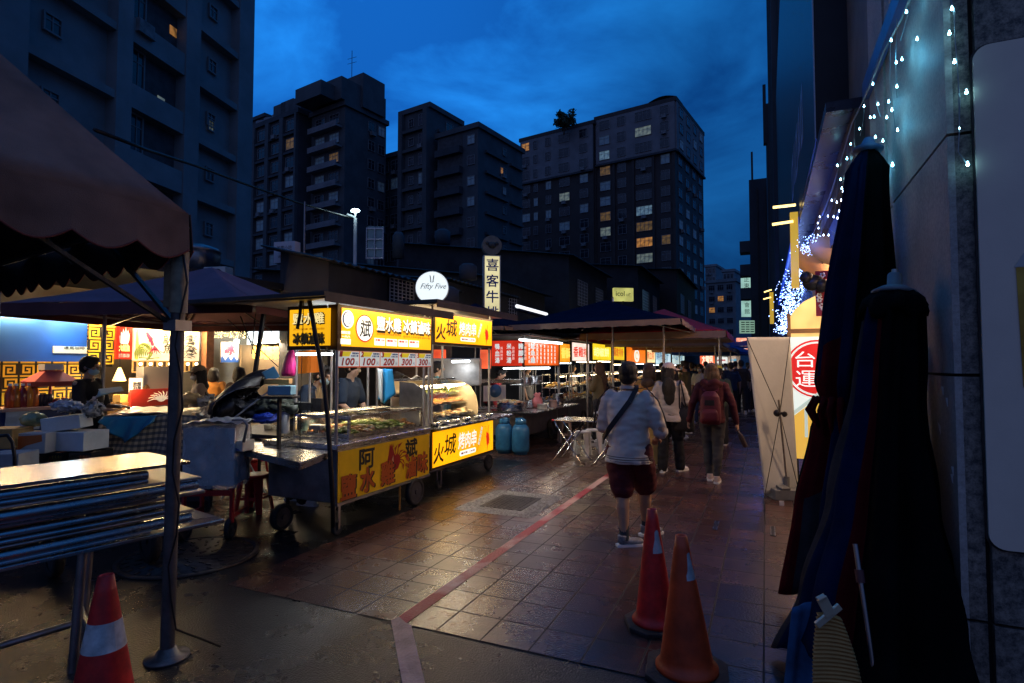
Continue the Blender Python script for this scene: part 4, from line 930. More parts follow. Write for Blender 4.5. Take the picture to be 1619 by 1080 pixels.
def heap(mb, c, sx, sy, h, n, r, sz=.025, long=2.5, along=None):
    for _ in range(n):
        a, b = r.uniform(-1, 1), r.uniform(-1, 1); q = max(0, 1 - .6 * (a * a + b * b))
        p = Vector(c) + Vector((a * sx / 2, b * sy / 2, h * q * r.uniform(.5, 1)))
        ang = (along if along is not None else r.uniform(0, 3.14)) + r.uniform(-.3, .3)
        mb.m = r.choice((0, 0, 1, 2)); s = sz * r.uniform(.6, 1.2)
        mb.ball(p, s, 6, 4, (long * r.uniform(.6, 1.1), 1, .7), Matrix.Rotation(ang, 3, 'Z') @ Matrix.Rotation(r.uniform(-.25, .25), 3, 'Y'))
def food_tray(c, sx, sy, kind, label, group, r, n=60, sz=.022, long=2.5, h=.05, along=None, rim=.04):
    t = thing('food_tray', label, 'food tray', c, 0, group)
    mb = MB(); x, y, z = c
    for a, b in (((x - sx / 2, y - sy / 2, z), (x + sx / 2, y - sy / 2 + .004, z + rim)), ((x - sx / 2, y + sy / 2 - .004, z), (x + sx / 2, y + sy / 2, z + rim)), ((x - sx / 2, y - sy / 2 + .004, z), (x - sx / 2 + .004, y + sy / 2 - .004, z + rim)), ((x + sx / 2 - .004, y - sy / 2 + .004, z), (x + sx / 2, y + sy / 2 - .004, z + rim))): mb.box2(a, b)
    mb.box2((x - sx / 2 + .004, y - sy / 2 + .004, z), (x + sx / 2 - .004, y + sy / 2 - .004, z + .004)); mb.build('tray', steel, t)
    mb = MB(); mb.smooth = True; heap(mb, (x, y, z + rim * .6), sx * .86, sy * .86, h, n, r, sz, long, along); mb.build('food', FOOD[kind], t)
    return t
def bowl(c, r, label, group):
    t = thing('steel_bowl', label, 'bowl', c, 0, group); c = Vector(c)
    mb = MB(); mb.lathe(c, [(r * .45, 0), (r * .75, r * .22), (r * .95, r * .5), (r * 1.04, r * .62), (r * .98, r * .62), (r * .9, r * .5), (r * .7, r * .25), (.01, r * .1)], 20); mb.build('bowl', chrome, t); return t
def tube_light(parent, a, b, m, r=.013, lamp=0, col=(1, 1, 1), down=True, size=None):
    mb = MB(); mb.cyl(a, b, r, n=8); o = mb.build('lamp_tube', m, parent)
    if lamp:
        a, b = Vector(a), Vector(b); ld = bpy.data.lights.new('lamp_light', 'AREA'); ld.shape = 'RECTANGLE'; ld.size = (b - a).length; ld.size_y = .06; ld.energy = lamp; ld.color = col
        lo = bpy.data.objects.new('lamp_light', ld); COL.objects.link(lo); lo.parent = parent
        loc = parent.location; x = (b - a).normalized(); z = Vector((0, 0, 1)) if down else Vector((-1, 0, .3)).normalized(); z = (z - x * z.dot(x)).normalized(); y = z.cross(x)
        lo.matrix_basis = Matrix.Translation((a + b) / 2 - Vector(loc) - Z * (r + .012)) @ Matrix((x, y, z)).transposed().to_4x4()
    return o

# ------------------------------------------------ stall 1: salt-water chicken cart
t = thing('food_cart', 'salt chicken cart with yellow lit sign boxes, price cards and a rooster front panel', 'food cart', (-4.25, 5.2, 0))
X1 = -3.80
mb = MB(); mb.box2((-4.72, 4.40, .30), (-3.815, 6.02, .82)); mb.build('cart_body', steel_dull, t, bevel=.01)
mb = MB(); mb.box2((-4.76, 4.37, .822), (-3.79, 6.05, .875)); mb.build('counter', steel, t, bevel=.006)
mb = MB()      # the folding shelf towards the camera
P4 = [gz(362, 708, .80), gz(474, 736, .80), Vector((-3.82, 4.33, .80)), Vector((-4.74, 4.36, .80)), gz(404, 690, .80)]
mb.poly([(p.x, p.y) for p in P4], (0, 0, .80), XX, YX, .025); 
for i in (0, 1): mb.bar(P4[i] - Z * .012, P4[(i + 1)] - Z * .012, .012, .05)
mb.build('shelf', steel, t)
for p in ():
    q = Vector((p.x * .9 - 4.3 * .1, p.y * .6 + 4.4 * .4, .36)); mb = MB(); mb.cyl(p - Z * .04, q, .011, n=6); mb.build('shelf_bracket', iron, t)
mb = MB(); lay(mb, X1 + .001, 4.39, 6.03, .315, .805); o = mb.build('front_panel', yellow_paint, t)
mb = MB(); mb.box2((X1 - .012, 4.375, .285), (X1 + .012, 6.045, .313)); mb.build('trim', steel_dull, t)
mat_or = mat('print_orange', (.42, .085, .012), .45); mat_rd = mat('print_red', (.30, .012, .010), .45); inkm = ink
x = X1 + .004
brush(t, 'lettering', inkm, [('阿', (x, 4.71, .58), YX, .24, .20, .010, .0), ('斌', (x, 5.52, .585), YX, .24, .20, .010, 0)])
for i, (ch, y, w, z, h) in enumerate((('鹽', 4.43, .22, .335, .23), ('水', 4.72, .23, .345, .24), ('雞', 5.06, .24, .35, .25), ('滷', 5.52, .21, .35, .24), ('味', 5.77, .20, .36, .24))):
    brush(t, 'lettering', inkm, [(ch, (x, y + .022, z - .008), YX, w, h, .014, 0)], .001)
    brush(t, 'lettering', mat_or, [(ch, (x, y, z), YX, w, h, .012, 0)], .003)
# rooster
R0 = lambda a, b: Vector((x, 5.30 + a, .56 + b))
def pts_yz(L_): return [(R0(a, b)) for a, b in L_]
mb = MB(); body = [(-.13, .02), (-.10, .10), (-.085, .17), (-.06, .19), (-.03, .185), (-.01, .14), (.02, .08), (.07, .09), (.11, .06), (.12, .0), (.08, -.07), (.0, -.10), (-.07, -.08)]
mb.add(pts_yz(body), [tuple(range(len(body)))])
for k in range(7):
    a0 = 1.9 - .42 * k; r1 = .17 + .04 * math.sin(k * 2.1); c0 = Vector((.06, .03)); s = [(c0.x + math.cos(a0 + d) * rr, c0.y + math.sin(a0 + d) * rr * .85) for d, rr in ((-.18, .05), (-.05, r1 * .7), (-.35, r1 + .03), (-.0, r1 * .95), (.16, .06))]
    mb.add([R0(a, b) + Vector((.0006 * (k + 1), 0, 0)) for a, b in s], [tuple(range(5))])
for k in range(3): mb.add([R0(-.085 + .025 * k, .18) + Vector((.0006, 0, 0)), R0(-.06 + .025 * k, .18) + Vector((.0006, 0, 0)), R0(-.078 + .027 * k, .225) + Vector((.0006, 0, 0))], [(0, 1, 2)])
mb.build('rooster_print', mat_rd, t)
mb = MB(); mb.add([R0(-.05, .04) + Vector((.006, 0, 0)), R0(-.015, .01) + Vector((.006, 0, 0)), R0(-.02, .09) + Vector((.006, 0, 0))], [(0, 1, 2)]); mb.build('wing_print', mat('print_peach', (.6, .35, .2), .5), t)
# posts
for (a, b, z0, z1, r) in ((-3.835, 4.40, .876, 2.28, .016), (-4.62, 4.66, .80, 2.28, .018), (-3.85, 5.98, .876, 2.28, .016), (-4.70, 5.30, .876, 2.28, .014), (-4.70, 5.98, .876, 2.28, .016), (-4.70, 4.95, .876, 2.28, .012)):
    mb = MB(); mb.cyl((a, b, z0), (a, b, z1), r, n=10); mb.build('post', post_m, t)
mb = MB(); mb.box2((-5.60, 4.02, 2.285), (-3.66, 6.38, 2.325)); mb.build('roof', brown_roof, t)
mb = MB(); mb.box2((-3.665, 4.03, 2.232), (-3.655, 6.37, 2.284)); mb.build('fascia', brown_roof, t)
mb = MB(); mb.box2((-4.9, 4.10, 2.270), (-3.70, 6.30, 2.283)); mb.build('roof_lining', under_roof, t)
# sign boxes
mb = MB(); mb.box2((X1 - .13, 4.375, 1.795), (X1 - .012, 6.10, 2.245)); mb.build('sign_frame', frame_dk, t); mb = MB(); mb.box2((-4.43, 4.345, 1.80), (X1 - .14, 4.372, 2.24)); mb.build('sign_frame', frame_dk, t)
mb = MB(); lay(mb, X1 - .006, 4.425, 6.065, 1.835, 2.215); mb.build('front_sign', yellow_sign, t)
mb = MB(); mb.add([(-4.395, 4.338, 1.84), (-3.865, 4.338, 1.84), (-3.865, 4.338, 2.205), (-4.395, 4.338, 2.205)], [(0, 1, 2, 3)]); mb.build('side_sign', yellow_side, t)
xs = X1 - .002
def yy(px): return gx(px, 520, X1).y
def uv(px, v): return (yy(px), 2.215 - .38 * v)
for px, px2, txt in ((596, 634, '鹽水雞'), (637.5, 680, '冰鎮滷味')):
    y0, y1 = yy(px), yy(px2)
    brush(t, 'lettering', inkm, [(txt, (xs, y0 + .010, 2.013), YX, y1 - y0, .162, .024, 0)])
    brush(t, 'lettering', whitish, [(txt, (xs + .003, y0, 2.024), YX, y1 - y0, .15, .005, 0)])
brush(t, 'small_lettering', ink_red, [('古法烹製 天然健康 無添加', (xs, yy(596), 1.975), YX, yy(634) - yy(596), .022, 0, 0), ('堅持手工新鮮現做滷味冰鎮', (xs, yy(638), 1.965), YX, yy(680) - yy(638), .024, 0, 0)])
def disc_x(mb, y, z, r, x, n=32, a0=0, a1=360, r0=0, sy=1.0):
    if r0: mb.add([(x, y + q * sy * math.cos(R(a0 + (a1 - a0) * k / n)), z + q * math.sin(R(a0 + (a1 - a0) * k / n))) for q in (r0, r) for k in range(n + 1)], [(k, n + 1 + k, n + 2 + k, k + 1) for k in range(n)])
    else: mb.add([(x, y + sy * r * math.cos(R(360 * k / n)), z + r * math.sin(R(360 * k / n))) for k in range(n)], [tuple(range(n))])
red_e = glow('sign_red_print', (.75, .06, .01), .75)
yc, zc_ = yy(577), 2.03
mb = MB(); disc_x(mb, yc, zc_, .145, xs); mb.build('emblem_border', red_e, t); mb = MB(); disc_x(mb, yc, zc_, .130, xs + .002); mb.build('emblem', white_gl, t)
brush(t, 'lettering', inkm, [('斌', (xs + .004, yc - .085, zc_ - .09), YX, .17, .18, .004, .1)])
y2, z2 = yy(550), 2.105
mb = MB(); disc_x(mb, y2, z2, .092, xs); mb.build('emblem', white_gl, t)
mb = MB()
for k in range(24):
    a, b = 60 + 250 * k / 24, 60 + 250 * (k + 1) / 24; w0, w1 = .018 * math.sin(math.pi * k / 24), .018 * math.sin(math.pi * (k + 1) / 24)
    P = lambda d, q: (xs + .002, y2 + q * math.cos(R(d)), z2 + q * math.sin(R(d)))
    mb.add([P(a, .078 - w0), P(b, .078 - w1), P(b, .080), P(a, .080)], [(0, 1, 2, 3)])
mb.build('emblem_ring', ink_blue, t)
brush(t, 'small_lettering', ink_blue, [('文', (xs + .004, y2 - .03, z2 + .0), YX, .05, .05, 0, 0), ('斌', (xs + .004, y2 - .0, z2 - .05), YX, .055, .05, 0, 0)])
brush(t, 'small_lettering', whitish, [('預約訂購', (xs, yy(540), 1.958), YX, .13, .028, .003, 0), ('一六八', (xs, yy(541), 1.922), YX, .12, .022, .003, 0)])
mb = MB(); lay(mb, xs, yy(539), yy(539) + .15, 1.855, 1.91)
bx = [yy(q) for q in (592, 611, 630, 647, 664, 678)]
for k in range(4): lay(mb, xs, bx[k] + .004, bx[k + 1] - .02, 1.86, 1.938)
mb.build('price_field', white_gl, t)
brush(t, 'small_lettering', red_e, [(s, (xs + .002, bx[k] + .015, 1.905), YX, bx[k + 1] - bx[k] - .05, .024, .002, 0) for k, s in enumerate(('半雞 120', '雞腿 70', '雞翅 30', '雞腳 20'))])
ss = Vector((0, 0, 0))
for z, txt in ((2.06, '鹽水雞'), (1.862, '冰鎮滷味')):
    w_ = .40; brush(t, 'lettering', inkm, [(txt, (-4.335, 4.334, z - .006), XX, w_, .112, .012, 0)]); brush(t, 'lettering', glow('side_letter', (1, .8, .35), 1.0) if z > 2 else mat('letter_gold', (.5, .36, .1), .5), [(txt, (-4.345, 4.334, z), XX, w_, .105, .004, 0)], .003)
brush(t, 'small_lettering', ink_red, [('天然健康 無添加物', (-4.34, 4.334, 1.995), XX, .40, .022, 0, 0)])
# price cards
cardm = glow('price_card', (.72, .80, .84), .42, nv=.2, ns=2); rb_ = glow('card_border', (.75, .10, .02), .4)
mb = MB(); mb.box2((X1 - .03, 4.40, 1.625), (X1 - .012, 6.075, 1.79)); mb.build('price_board', rb_, t)
cy_ = [yy(536), yy(570), yy(602.5), yy(631.5), yy(659), yy(683)]
cols_ = [glow('card_yel', (.75, .62, .02), .45), ]
for k, (num, pr) in enumerate((('1', '100'), ('2', '100'), ('3', '200'), ('4', '300'), ('5', '300'))):
    a, b = cy_[k] + .006, cy_[k + 1] - .006; w = b - a
    mb = MB(); lay(mb, X1 - .009, a, b, 1.636, 1.786); mb.build('price_card', cardm, t)
    mb = MB(); mb.add([(X1 - .006, a + w * .12, 1.735), (X1 - .006, a + w * .50, 1.735), (X1 - .006, a + w * .62, 1.784), (X1 - .006, a + w * .12, 1.784)], [(0, 1, 2, 3)]); mb.build('card_corner', cols_[0], t)
    brush(t, 'price_lettering', ink_red, [(pr, (X1 - .004, a + w * .14, 1.648), YX, w * .58, .070, .006, .25), (num, (X1 - .003, a + w * .03, 1.735), YX, w * .12, .048, .005, .2)])
    brush(t, 'small_lettering', ink_blue, [('元', (X1 - .004, a + w * .8, 1.648), YX, w * .13, .035, 0, 0), ('雞腿滷味', (X1 - .004, a + w * .64, 1.758), YX, w * .32, .020, .001, 0), ('任選三樣', (X1 - .004, a + w * .58, 1.733), YX, w * .36, .018, .001, 0)])
# glass case
gl_p = [(-3.86, 4.62), (-3.86, 5.93), (-4.58, 5.93), (-4.58, 4.62)]
mb = MB()
for i in range(4):
    a, b = gl_p[i], gl_p[(i + 1) % 4]; mb.bar((a[0], a[1], .877), (a[0], a[1], 1.10), .026); mb.bar((a[0], a[1], 1.115), (b[0], b[1], 1.115), .026, .03); mb.bar((a[0], a[1], .89), (b[0], b[1], .89), .022, .022)
mb.bar((-3.86, 5.28, 1.118), (-4.58, 5.28, 1.118), .022); mb.bar((-4.3, 4.62, 1.119), (-4.3, 5.93, 1.119), .018); mb.build('case_frame', steel, t)
mb = MB()
for i in range(4):
    a, b = gl_p[i], gl_p[(i + 1) % 4]; mb.bar((a[0], a[1], 1.0), (b[0], b[1], 1.0), .004, .19)
mb.build('case_glass', glassm, t)
mb = MB(); mb.box((-4.22, 5.28, 1.128), (.68, 1.28, .004)); mb.build('case_lid', glassm, t)
tube_light(t, (-4.52, 4.66, 1.095), (-4.52, 5.9, 1.095), tube_warm, .010, 16, (1, .74, .42))
tube_light(t, (-4.30, 4.50, 2.20), (-4.30, 5.95, 2.20), tube_w, .013, 20, (.95, .97, 1))
tube_light(t, (-3.73, 4.5, 2.262), (-3.73, 6.2, 2.262), tube_warm, .010, 8, (1, .72, .36))
tube_light(t, (-4.42, 4.46, 1.76), (-3.95, 4.46, 1.76), tube_w, .014, 2.5, (.95, .97, 1))
wheel(t, (-4.45, 4.33, .13), .13, .07); wheel(t, (-3.80, 5.72, .16), .16, .07); wheel(t, (-4.68, 5.8, .16), .16, .07); castor(t, (-3.83, 4.42), .06, .30)
mb = MB(); mb.cyl((-3.83, 5.46, 0), (-3.83, 5.46, .30), .012, n=8); mb.build('prop_leg', mat('leg_ochre', (.35, .18, .03), .5), t)
# leaning dark pole / cable bundle at the corner
mb = MB(); mb.tube([gy(488, 468, 4.22), gy(497, 520, 4.22), gy(506, 570, 4.22), gy(513, 610, 4.22), gy(518, 660, 4.22), gy(522, 720, 4.22), gy(526, 790, 4.24), gz(527, 846) + Z * .03], .022, 8)
mb.build('cable_bundle', black_pl, t)
mb = MB(); mb.tube([gy(480, 470, 4.2), gy(479, 520, 4.2), gy(476, 600, 4.2), gy(474, 732, 4.2)], .004, 5); mb.tube([gy(477, 468, 4.2), gy(474, 500, 4.2), gy(470, 520, 4.2)], .016, 6); mb.build('cord', black_pl, t)
rr = random.Random(4)
kinds = ['greens', 'white', 'greens', 'meat', 'greens', 'white', 'meat', 'white']
names = ['greens', 'pale tofu', 'leafy stems', 'braised meat', 'green beans', 'pale noodles', 'dark offal', 'pale mushrooms']
q = 0
for j in range(2):
    for i in range(7):
        k = rr.randrange(8) if (i, j) != (0, 0) else 0
        k = [0, 3, 5, 0, 2, 4, 6, 1, 7, 3, 2, 0, 4, 5][q]; q += 1
        food_tray((-4.02 - .34 * j, 4.74 + .17 * i, .905), .31, .16, kinds[k], '%s in the %s tray of the %s row in the salt chicken case' % (names[k], ['first', 'second', 'third', 'fourth', 'fifth', 'sixth', 'last'][i], ['front', 'back'][j]), 'food trays in the glass case of the salt chicken cart', rr, 46, .018, 2.8 if kinds[k] == 'greens' else 1.7, .075)
# things on the cart's shelf
c = gz(450, 700, .825); t2 = thing('paper_towel_holder', 'white paper towel roll on a steel stand at the cart shelf', 'paper towel', c)
mb = MB(); mb.smooth = True; mb.lathe(c + Z * .10, [(.012, 0), (.046, 0), (.048, .004), (.048, .226), (.046, .23), (.012, .23)], 22); mb.build('paper_roll', mat('tissue', (.60, .60, .60), .85), t2)
mb = MB(); mb.cyl(c, c + Z * .36, .006, n=8); mb.cyl(c, c + Z * .008, .06, n=18); mb.build('stand', steel, t2)
c = gz(424, 686, .825); t2 = thing('measuring_jug', 'cloudy plastic measuring jug with liquid behind the paper roll', 'jug', c)
mb = MB(); mb.lathe(c, [(.04, 0), (.052, .09), (.055, .12), (.05, .12), (.046, .09), (.038, .006)], 18); mb.build('jug', film('jug_plastic', (.62, .55, .42), .75, .3), t2)
mb = MB(); mb.tube([c + Vector((.05, .02, .10)), c + Vector((.09, .03, .09)), c + Vector((.088, .03, .035)), c + Vector((.045, .02, .03))], .007, 6); mb.build('handle', white_pl, t2)
c = gz(488, 690, .826); mb = MB(); mb.smooth = True; mb.rings([[c + Vector((math.cos(a * .524) * r_ * (1 + .25 * math.sin(a * 2.4 + h * 30)), math.sin(a * .524) * r_ * (1 + .2 * math.cos(a * 3 + h * 20)), h)) for a in range(12)] for r_, h in ((.05, 0), (.062, .05), (.05, .10), (.03, .14), (.045, .18), (.02, .2))]); mb.build('plastic_bag', film('bag_film_teal', (.35, .62, .60), .55), label='crumpled clear teal plastic bag beside the paper roll', cat='plastic bag')
c = gz(545, 676, .905); 
c = Vector((-4.36, 4.72, .99)); mb = MB(); mb.box(c, (.16, .11, .05)); mb.build('foam_box', white_pl, label='small white lidded box standing on the food in the glass case', cat='box', bevel=.008)
# skewer sticks in a rack on the left post
c = gy(505, 640, 4.7); t2 = thing('chopstick_rack', 'wooden skewers standing in a dark rack on the cart post', 'skewer rack', c)
mb = MB(); mb.box(c + Z * .0, (.14, .10, .14)); mb.box(c + Vector((-.18, 0, -.02)), (.26, .12, .08)); mb.build('rack', iron, t2)
mb = MB()
for i in range(22): a = c + Vector((rr.uniform(-.055, .055), rr.uniform(-.035, .035), .0)); mb.cyl(a, a + Vector((rr.uniform(-.02, .02), rr.uniform(-.02, .02), .16 + rr.uniform(-.02, .02))), .003, n=4)
mb.build('skewers', mat('bamboo', (.50, .33, .14), .6), t2)
# hanging pink bags, orange cloth, towel
c = gy(459, 560, 4.5); mb = MB(); mb.smooth = True
mb.rings([[c + Vector((math.cos(a * .349) * r_ * (1 + .12 * math.sin(a * 2.2 + 2 * h * 9)) + sh, math.sin(a * .349) * r_ * .6, h)) for a in range(18)] for r_, h, sh in ((.01, .12, .02), (.02, .09, .02), (.015, .06, .02), (.05, .0, .0), (.075, -.10, -.01), (.085, -.19, -.02), (.075, -.23, -.02))])
pinkm = mat('pink_plastic', (.50, .02, .16), .4, nv=.35, ns=4, bump=.5, bs=20, stretch=(3, 3, .6)); mb.build('plastic_bags', pinkm, label='bunch of magenta plastic bags hanging at the cart corner', cat='plastic bags')
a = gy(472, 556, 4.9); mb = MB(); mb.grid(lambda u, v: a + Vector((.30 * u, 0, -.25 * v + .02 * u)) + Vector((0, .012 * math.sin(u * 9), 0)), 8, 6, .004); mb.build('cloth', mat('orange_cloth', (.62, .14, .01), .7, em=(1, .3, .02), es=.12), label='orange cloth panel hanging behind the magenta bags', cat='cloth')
a = gy(612, 583, 5.6); mb = MB(); mb.smooth = True
mb.grid(lambda u, v: gy(603 + 16 * u + (u - .5) * 10 * v, 583 + (44 + 12 * (1 - abs(u - .35) * 2)) * v, 5.7) + Vector((.0, .02 * math.sin(u * 8), 0)), 8, 10, .006)
tw = mat('towel_blue', (.02, .30, .62), .85); mb.build('towel', tw, label='blue towel hanging from the price board of the salt chicken cart', cat='towel')
mb = MB(); mb.smooth = True; mb.grid(lambda u, v: gy(597 + 9 * u + (2 - 3 * u) * v, 583 + (46 + 8 * u) * v, 5.66) + Vector((0, .015 * math.sin(u * 6), 0)), 6, 8, .006); mb.build('towel', mat('towel_white', (.62, .68, .68), .85), label='white towel hanging beside the blue towel', cat='towel')

# ------------------------------------------------ stall 2: skewer stall
X2 = -4.0
t = thing('food_cart', 'grilled skewer cart with two glowing orange yellow signs and a curved glass case', 'food cart', (-4.5, 7.4, 0))
mb = MB(); mb.box2((-4.95, 6.42, .24), (-4.03, 8.25, .80)); mb.build('cart_body', steel_dull, t)
mb = MB(); mb.box2((-5.0, 6.38, .802), (-3.84, 8.70, .835)); mb.build('counter', steel, t, bevel=.005)
mb = MB(); mb.box2((-4.028, 6.40, .27), (X2 - .004, 8.27, .79)); mb.build('sign_frame', frame_dk, t); mb = MB(); mb.box2((-4.14, 6.44, 1.92), (X2 - .004, 8.22, 2.375)); mb.build('sign_frame', frame_dk, t)
for (y0, y1, z0, z1, mm, up) in ((6.43, 8.24, .30, .765, yellow_low, 0), (6.48, 8.19, 1.955, 2.34, yellow_sign, 1)):
    mb = MB(); lay(mb, X2, y0, y1, z0, z1); mb.build('upper_sign' if up else 'lower_sign', mm, t)
    w, h = y1 - y0, z1 - z0; xx_ = X2 + .003
    brush(t, 'lettering', inkm, [('火', (xx_, y0 + w * .01, z0 + h * .10), YX, w * .14, h * .55, .008, .1), ('城', (xx_, y0 + w * .16, z0 + h * .25), YX, w * .17, h * .60, .006, .12)])
    brush(t, 'lettering', glow('sign_pink', (.9, .12, .06), .8), [('烤肉串', (xx_, y0 + w * .375, z0 + h * .31), YX, w * .30, h * .50, .012, .08)])
    brush(t, 'lettering', whitish, [('烤肉串', (xx_ + .003, y0 + w * .375 - .004, z0 + h * .32), YX, w * .30, h * .50, .003, .08)])
    mb = MB(); mb.poly([(y0 + w * .40 + a - .0, b) for a, b in rrect(0, z0 + h * .10, w * .27, z0 + h * .25, .025)], (xx_, 0, 0), YX, Z, .0008); mb.build('label', white_gl, t)
    brush(t, 'small_lettering', ink_red, [('饒河街 上好肉', (xx_ + .002, y0 + w * .42, z0 + h * .14), YX, w * .23, h * .07, .002, 0)])
    mb = MB(); a = Vector((xx_, y0 + w * .70, z0 + h * .12)); b = Vector((xx_, y0 + w * .79, z0 + h * .88)); d = b - a
    mb.bar(a, b, .008, .001, up=(1, 0, 0)); mb.build('skewer_print', ink_red, t)
    mb = MB(); [mb.bar(a + d * (.24 + .15 * k), a + d * (.24 + .15 * k + .12), .05, .002, up=(1, 0, 0)) for k in range(5)]; mb.build('skewer_print', glow('print_pale', (.75, .85, .7), .7), t)
    mb = MB(); c = Vector((xx_ + .001, y0 + w * .89, z0 + h * .42))
    for k in range(9): an = 1.9 + k * .52; L_ = h * (.16 + .10 * (k % 3)); p = c + Vector((0, math.cos(an) * .02, math.sin(an) * .02)); mb.add([p + Vector((.0004 * k, -.022, -.01)), p + Vector((.0004 * k, .022, .01)), p + Vector((.0004 * k, math.cos(an) * .05, L_ * math.sin(an) * 1.2 + .02)), ], [(0, 1, 2)])
    mb.add([c + Vector((.004, math.cos(k * .7) * .05, math.sin(k * .7) * h * .22)) for k in range(9)], [tuple(range(9))]); mb.bar(c + Vector((.002, .01, h * .2)), c + Vector((.002, .035, h * .45)), .008, .001, up=(1, 0, 0)); mb.build('chili_print', glow('chili_red', (.8, .02, .01), .7), t)
for (a, b, z0, z1, r) in ((-4.03, 6.46, .836, 2.44, .016), (-4.05, 8.20, .836, 2.44, .02), (-4.92, 6.46, .836, 2.44, .016), (-4.92, 8.20, .836, 2.44, .02), (-4.90, 7.4, .836, 2.44, .014), (-3.93, 6.22, .60, 2.30, .016)):
    mb = MB(); mb.cyl((a, b, z0), (a, b, z1), r, n=10); mb.build('post', post_m, t)
mb = MB(); mb.box2((-5.7, 6.20, 2.45), (-3.80, 8.78, 2.49)); mb.build('roof', brown_roof, t)
mb = MB(); mb.box2((-3.812, 6.21, 2.39), (-3.802, 8.77, 2.449)); mb.build('fascia', brown_roof, t)
mb = MB(); mb.box2((-5.1, 6.24, 2.435), (-3.83, 8.70, 2.448)); mb.build('roof_lining', under_roof, t)
# curved hood
prof = [(-4.10, .84), (-4.08, 1.0), (-4.12, 1.18), (-4.22, 1.32), (-4.38, 1.40), (-4.62, 1.42)]
creamside = mat('case_end', (.62, .50, .34), .35, .3)  # cream colour stands in for warm light reflected by the steel end
for nm, y, m_ in (('case_end', 7.88, creamside), ('case_end', 6.56, steel_dull)):
    mb = MB(); mb.poly([(-a, b) for a, b in prof] + [(4.62, .84)], (0, y, 0), (-1, 0, 0), Z, .012); mb.build(nm, m_, t)
mb = MB(); mb.smooth = True; mb.grid(lambda u, v: Vector((prof[int(v * 5 + .001)][0] if v * 5 % 1 < .01 else prof[int(v * 5)][0] + (prof[min(5, int(v * 5) + 1)][0] - prof[int(v * 5)][0]) * (v * 5 % 1), 6.58 + 1.28 * u, prof[int(v * 5 + .001)][1] if v * 5 % 1 < .01 else prof[int(v * 5)][1] + (prof[min(5, int(v * 5) + 1)][1] - prof[int(v * 5)][1]) * (v * 5 % 1))), 1, 5, .003); mb.build('case_glass', glassm, t)
mb = MB(); mb.box2((-4.95, 6.58, 1.425), (-4.50, 7.9, 1.445)); mb.build('case_top', steel, t)
mb = MB(); mb.box2((-4.78, 6.575, .836), (-4.76, 7.87, 1.42)); mb.build('case_back', creamside, t)
for k, (z, x0) in enumerate(((.92, -4.30), (1.08, -4.44), (1.22, -4.56))):
    mb = MB(); mb.box2((x0 - .17, 6.58, z - .012), (x0 + .15, 7.86, z)); mb.build('shelf', steel, t)
    for j in range(3):
        food_tray((x0, 6.82 + .42 * j, z + .002), .29, .40, ['white', 'meat', 'greens'][k] if (k, j) != (2, 2) else 'greens', '%s skewers, %s pile on the %s shelf of the curved case' % (['pale', 'golden meat', 'green'][k], ['left', 'middle', 'right'][j], ['lowest', 'middle', 'top'][k]), 'skewer trays in the curved glass case', rr, 90, .013, 6, .06, 0.0, .015)
tube_light(t, (-4.30, 6.6, 1.355), (-4.30, 7.84, 1.355), tube_warm, .012, 22, (1, .78, .45))
tube_light(t, (-3.90, 6.5, 2.42), (-3.90, 8.5, 2.42), tube_warm, .010, 12, (1, .74, .40))
tube_light(t, (-4.6, 6.55, 2.30), (-4.6, 8.1, 2.30), tube_warm, .014, 20, (1, .84, .62))
wheel(t, (-4.0, 8.08, .12), .12, .05); castor(t, (-4.0, 6.6), .06, .24); castor(t, (-4.9, 8.1), .06, .24); castor(t, (-4.9, 6.6), .06, .24)
for i, (px, py) in enumerate(((690, 664), (706, 662), (722, 659), (739, 655), (757, 652), (774, 648))):
    c = gx(px, py, -3.96); bowl((-3.98, c.y, .837), .082, '%s steel bowl in the row on the skewer cart counter' % ['first', 'second', 'third', 'fourth', 'fifth', 'last'][i], 'steel bowls on the skewer cart counter')
c = Vector((-4.62, 7.0, 1.447)); mb = MB(); mb.smooth = True; mb.grid(lambda u, v: c + Vector((-.12 + .24 * u, -.2 + .5 * v, .025 + .025 * math.sin(u * 7 + v * 11))), 8, 14, .003); mb.build('plastic_bag', film('white_film', (.7, .7, .68), .8), label='crumpled white bag lying on top of the curved case', cat='plastic bag')

# ------------------------------------------------ gas cylinders
gasb = mat('gas_blue', (.03, .15, .30), .35, nv=.25, ns=6, rv=.1)
for i, (px, py) in enumerate(((792, 718), (818, 720))):
    g_ = gz(px, py); c = Vector((g_.x, g_.y + .15, 0)); t = thing('gas_cylinder', ['blue gas cylinder half hidden behind the skewer cart', 'blue gas cylinder standing nearer the red menu stall'][i], 'gas cylinder', c, 0, 'gas cylinders')
    mb = MB(); mb.lathe(c, [(.13, 0), (.13, .04), (.155, .05), (.165, .10), (.165, .44), (.15, .50), (.10, .55), (.04, .57), (.04, .60), (.02, .60)], 26); mb.build('tank', gasb, t)
    mb = MB(); mb.smooth = True; mb.grid(lambda u, v: c + Vector((math.cos(R(20 + 320 * u)) * .10, math.sin(R(20 + 320 * u)) * .10, .545 + .12 * v * (1 if .15 < u < .85 else .8))), 20, 1, .006); mb.build('collar', gasb, t)
    mb = MB(); mb.cyl(c + Z * .58, c + Z * .64, .02, n=8); mb.cyl(c + Vector((-.04, 0, .63)), c + Vector((.04, 0, .63)), .012, n=8); mb.build('valve', chrome, t)

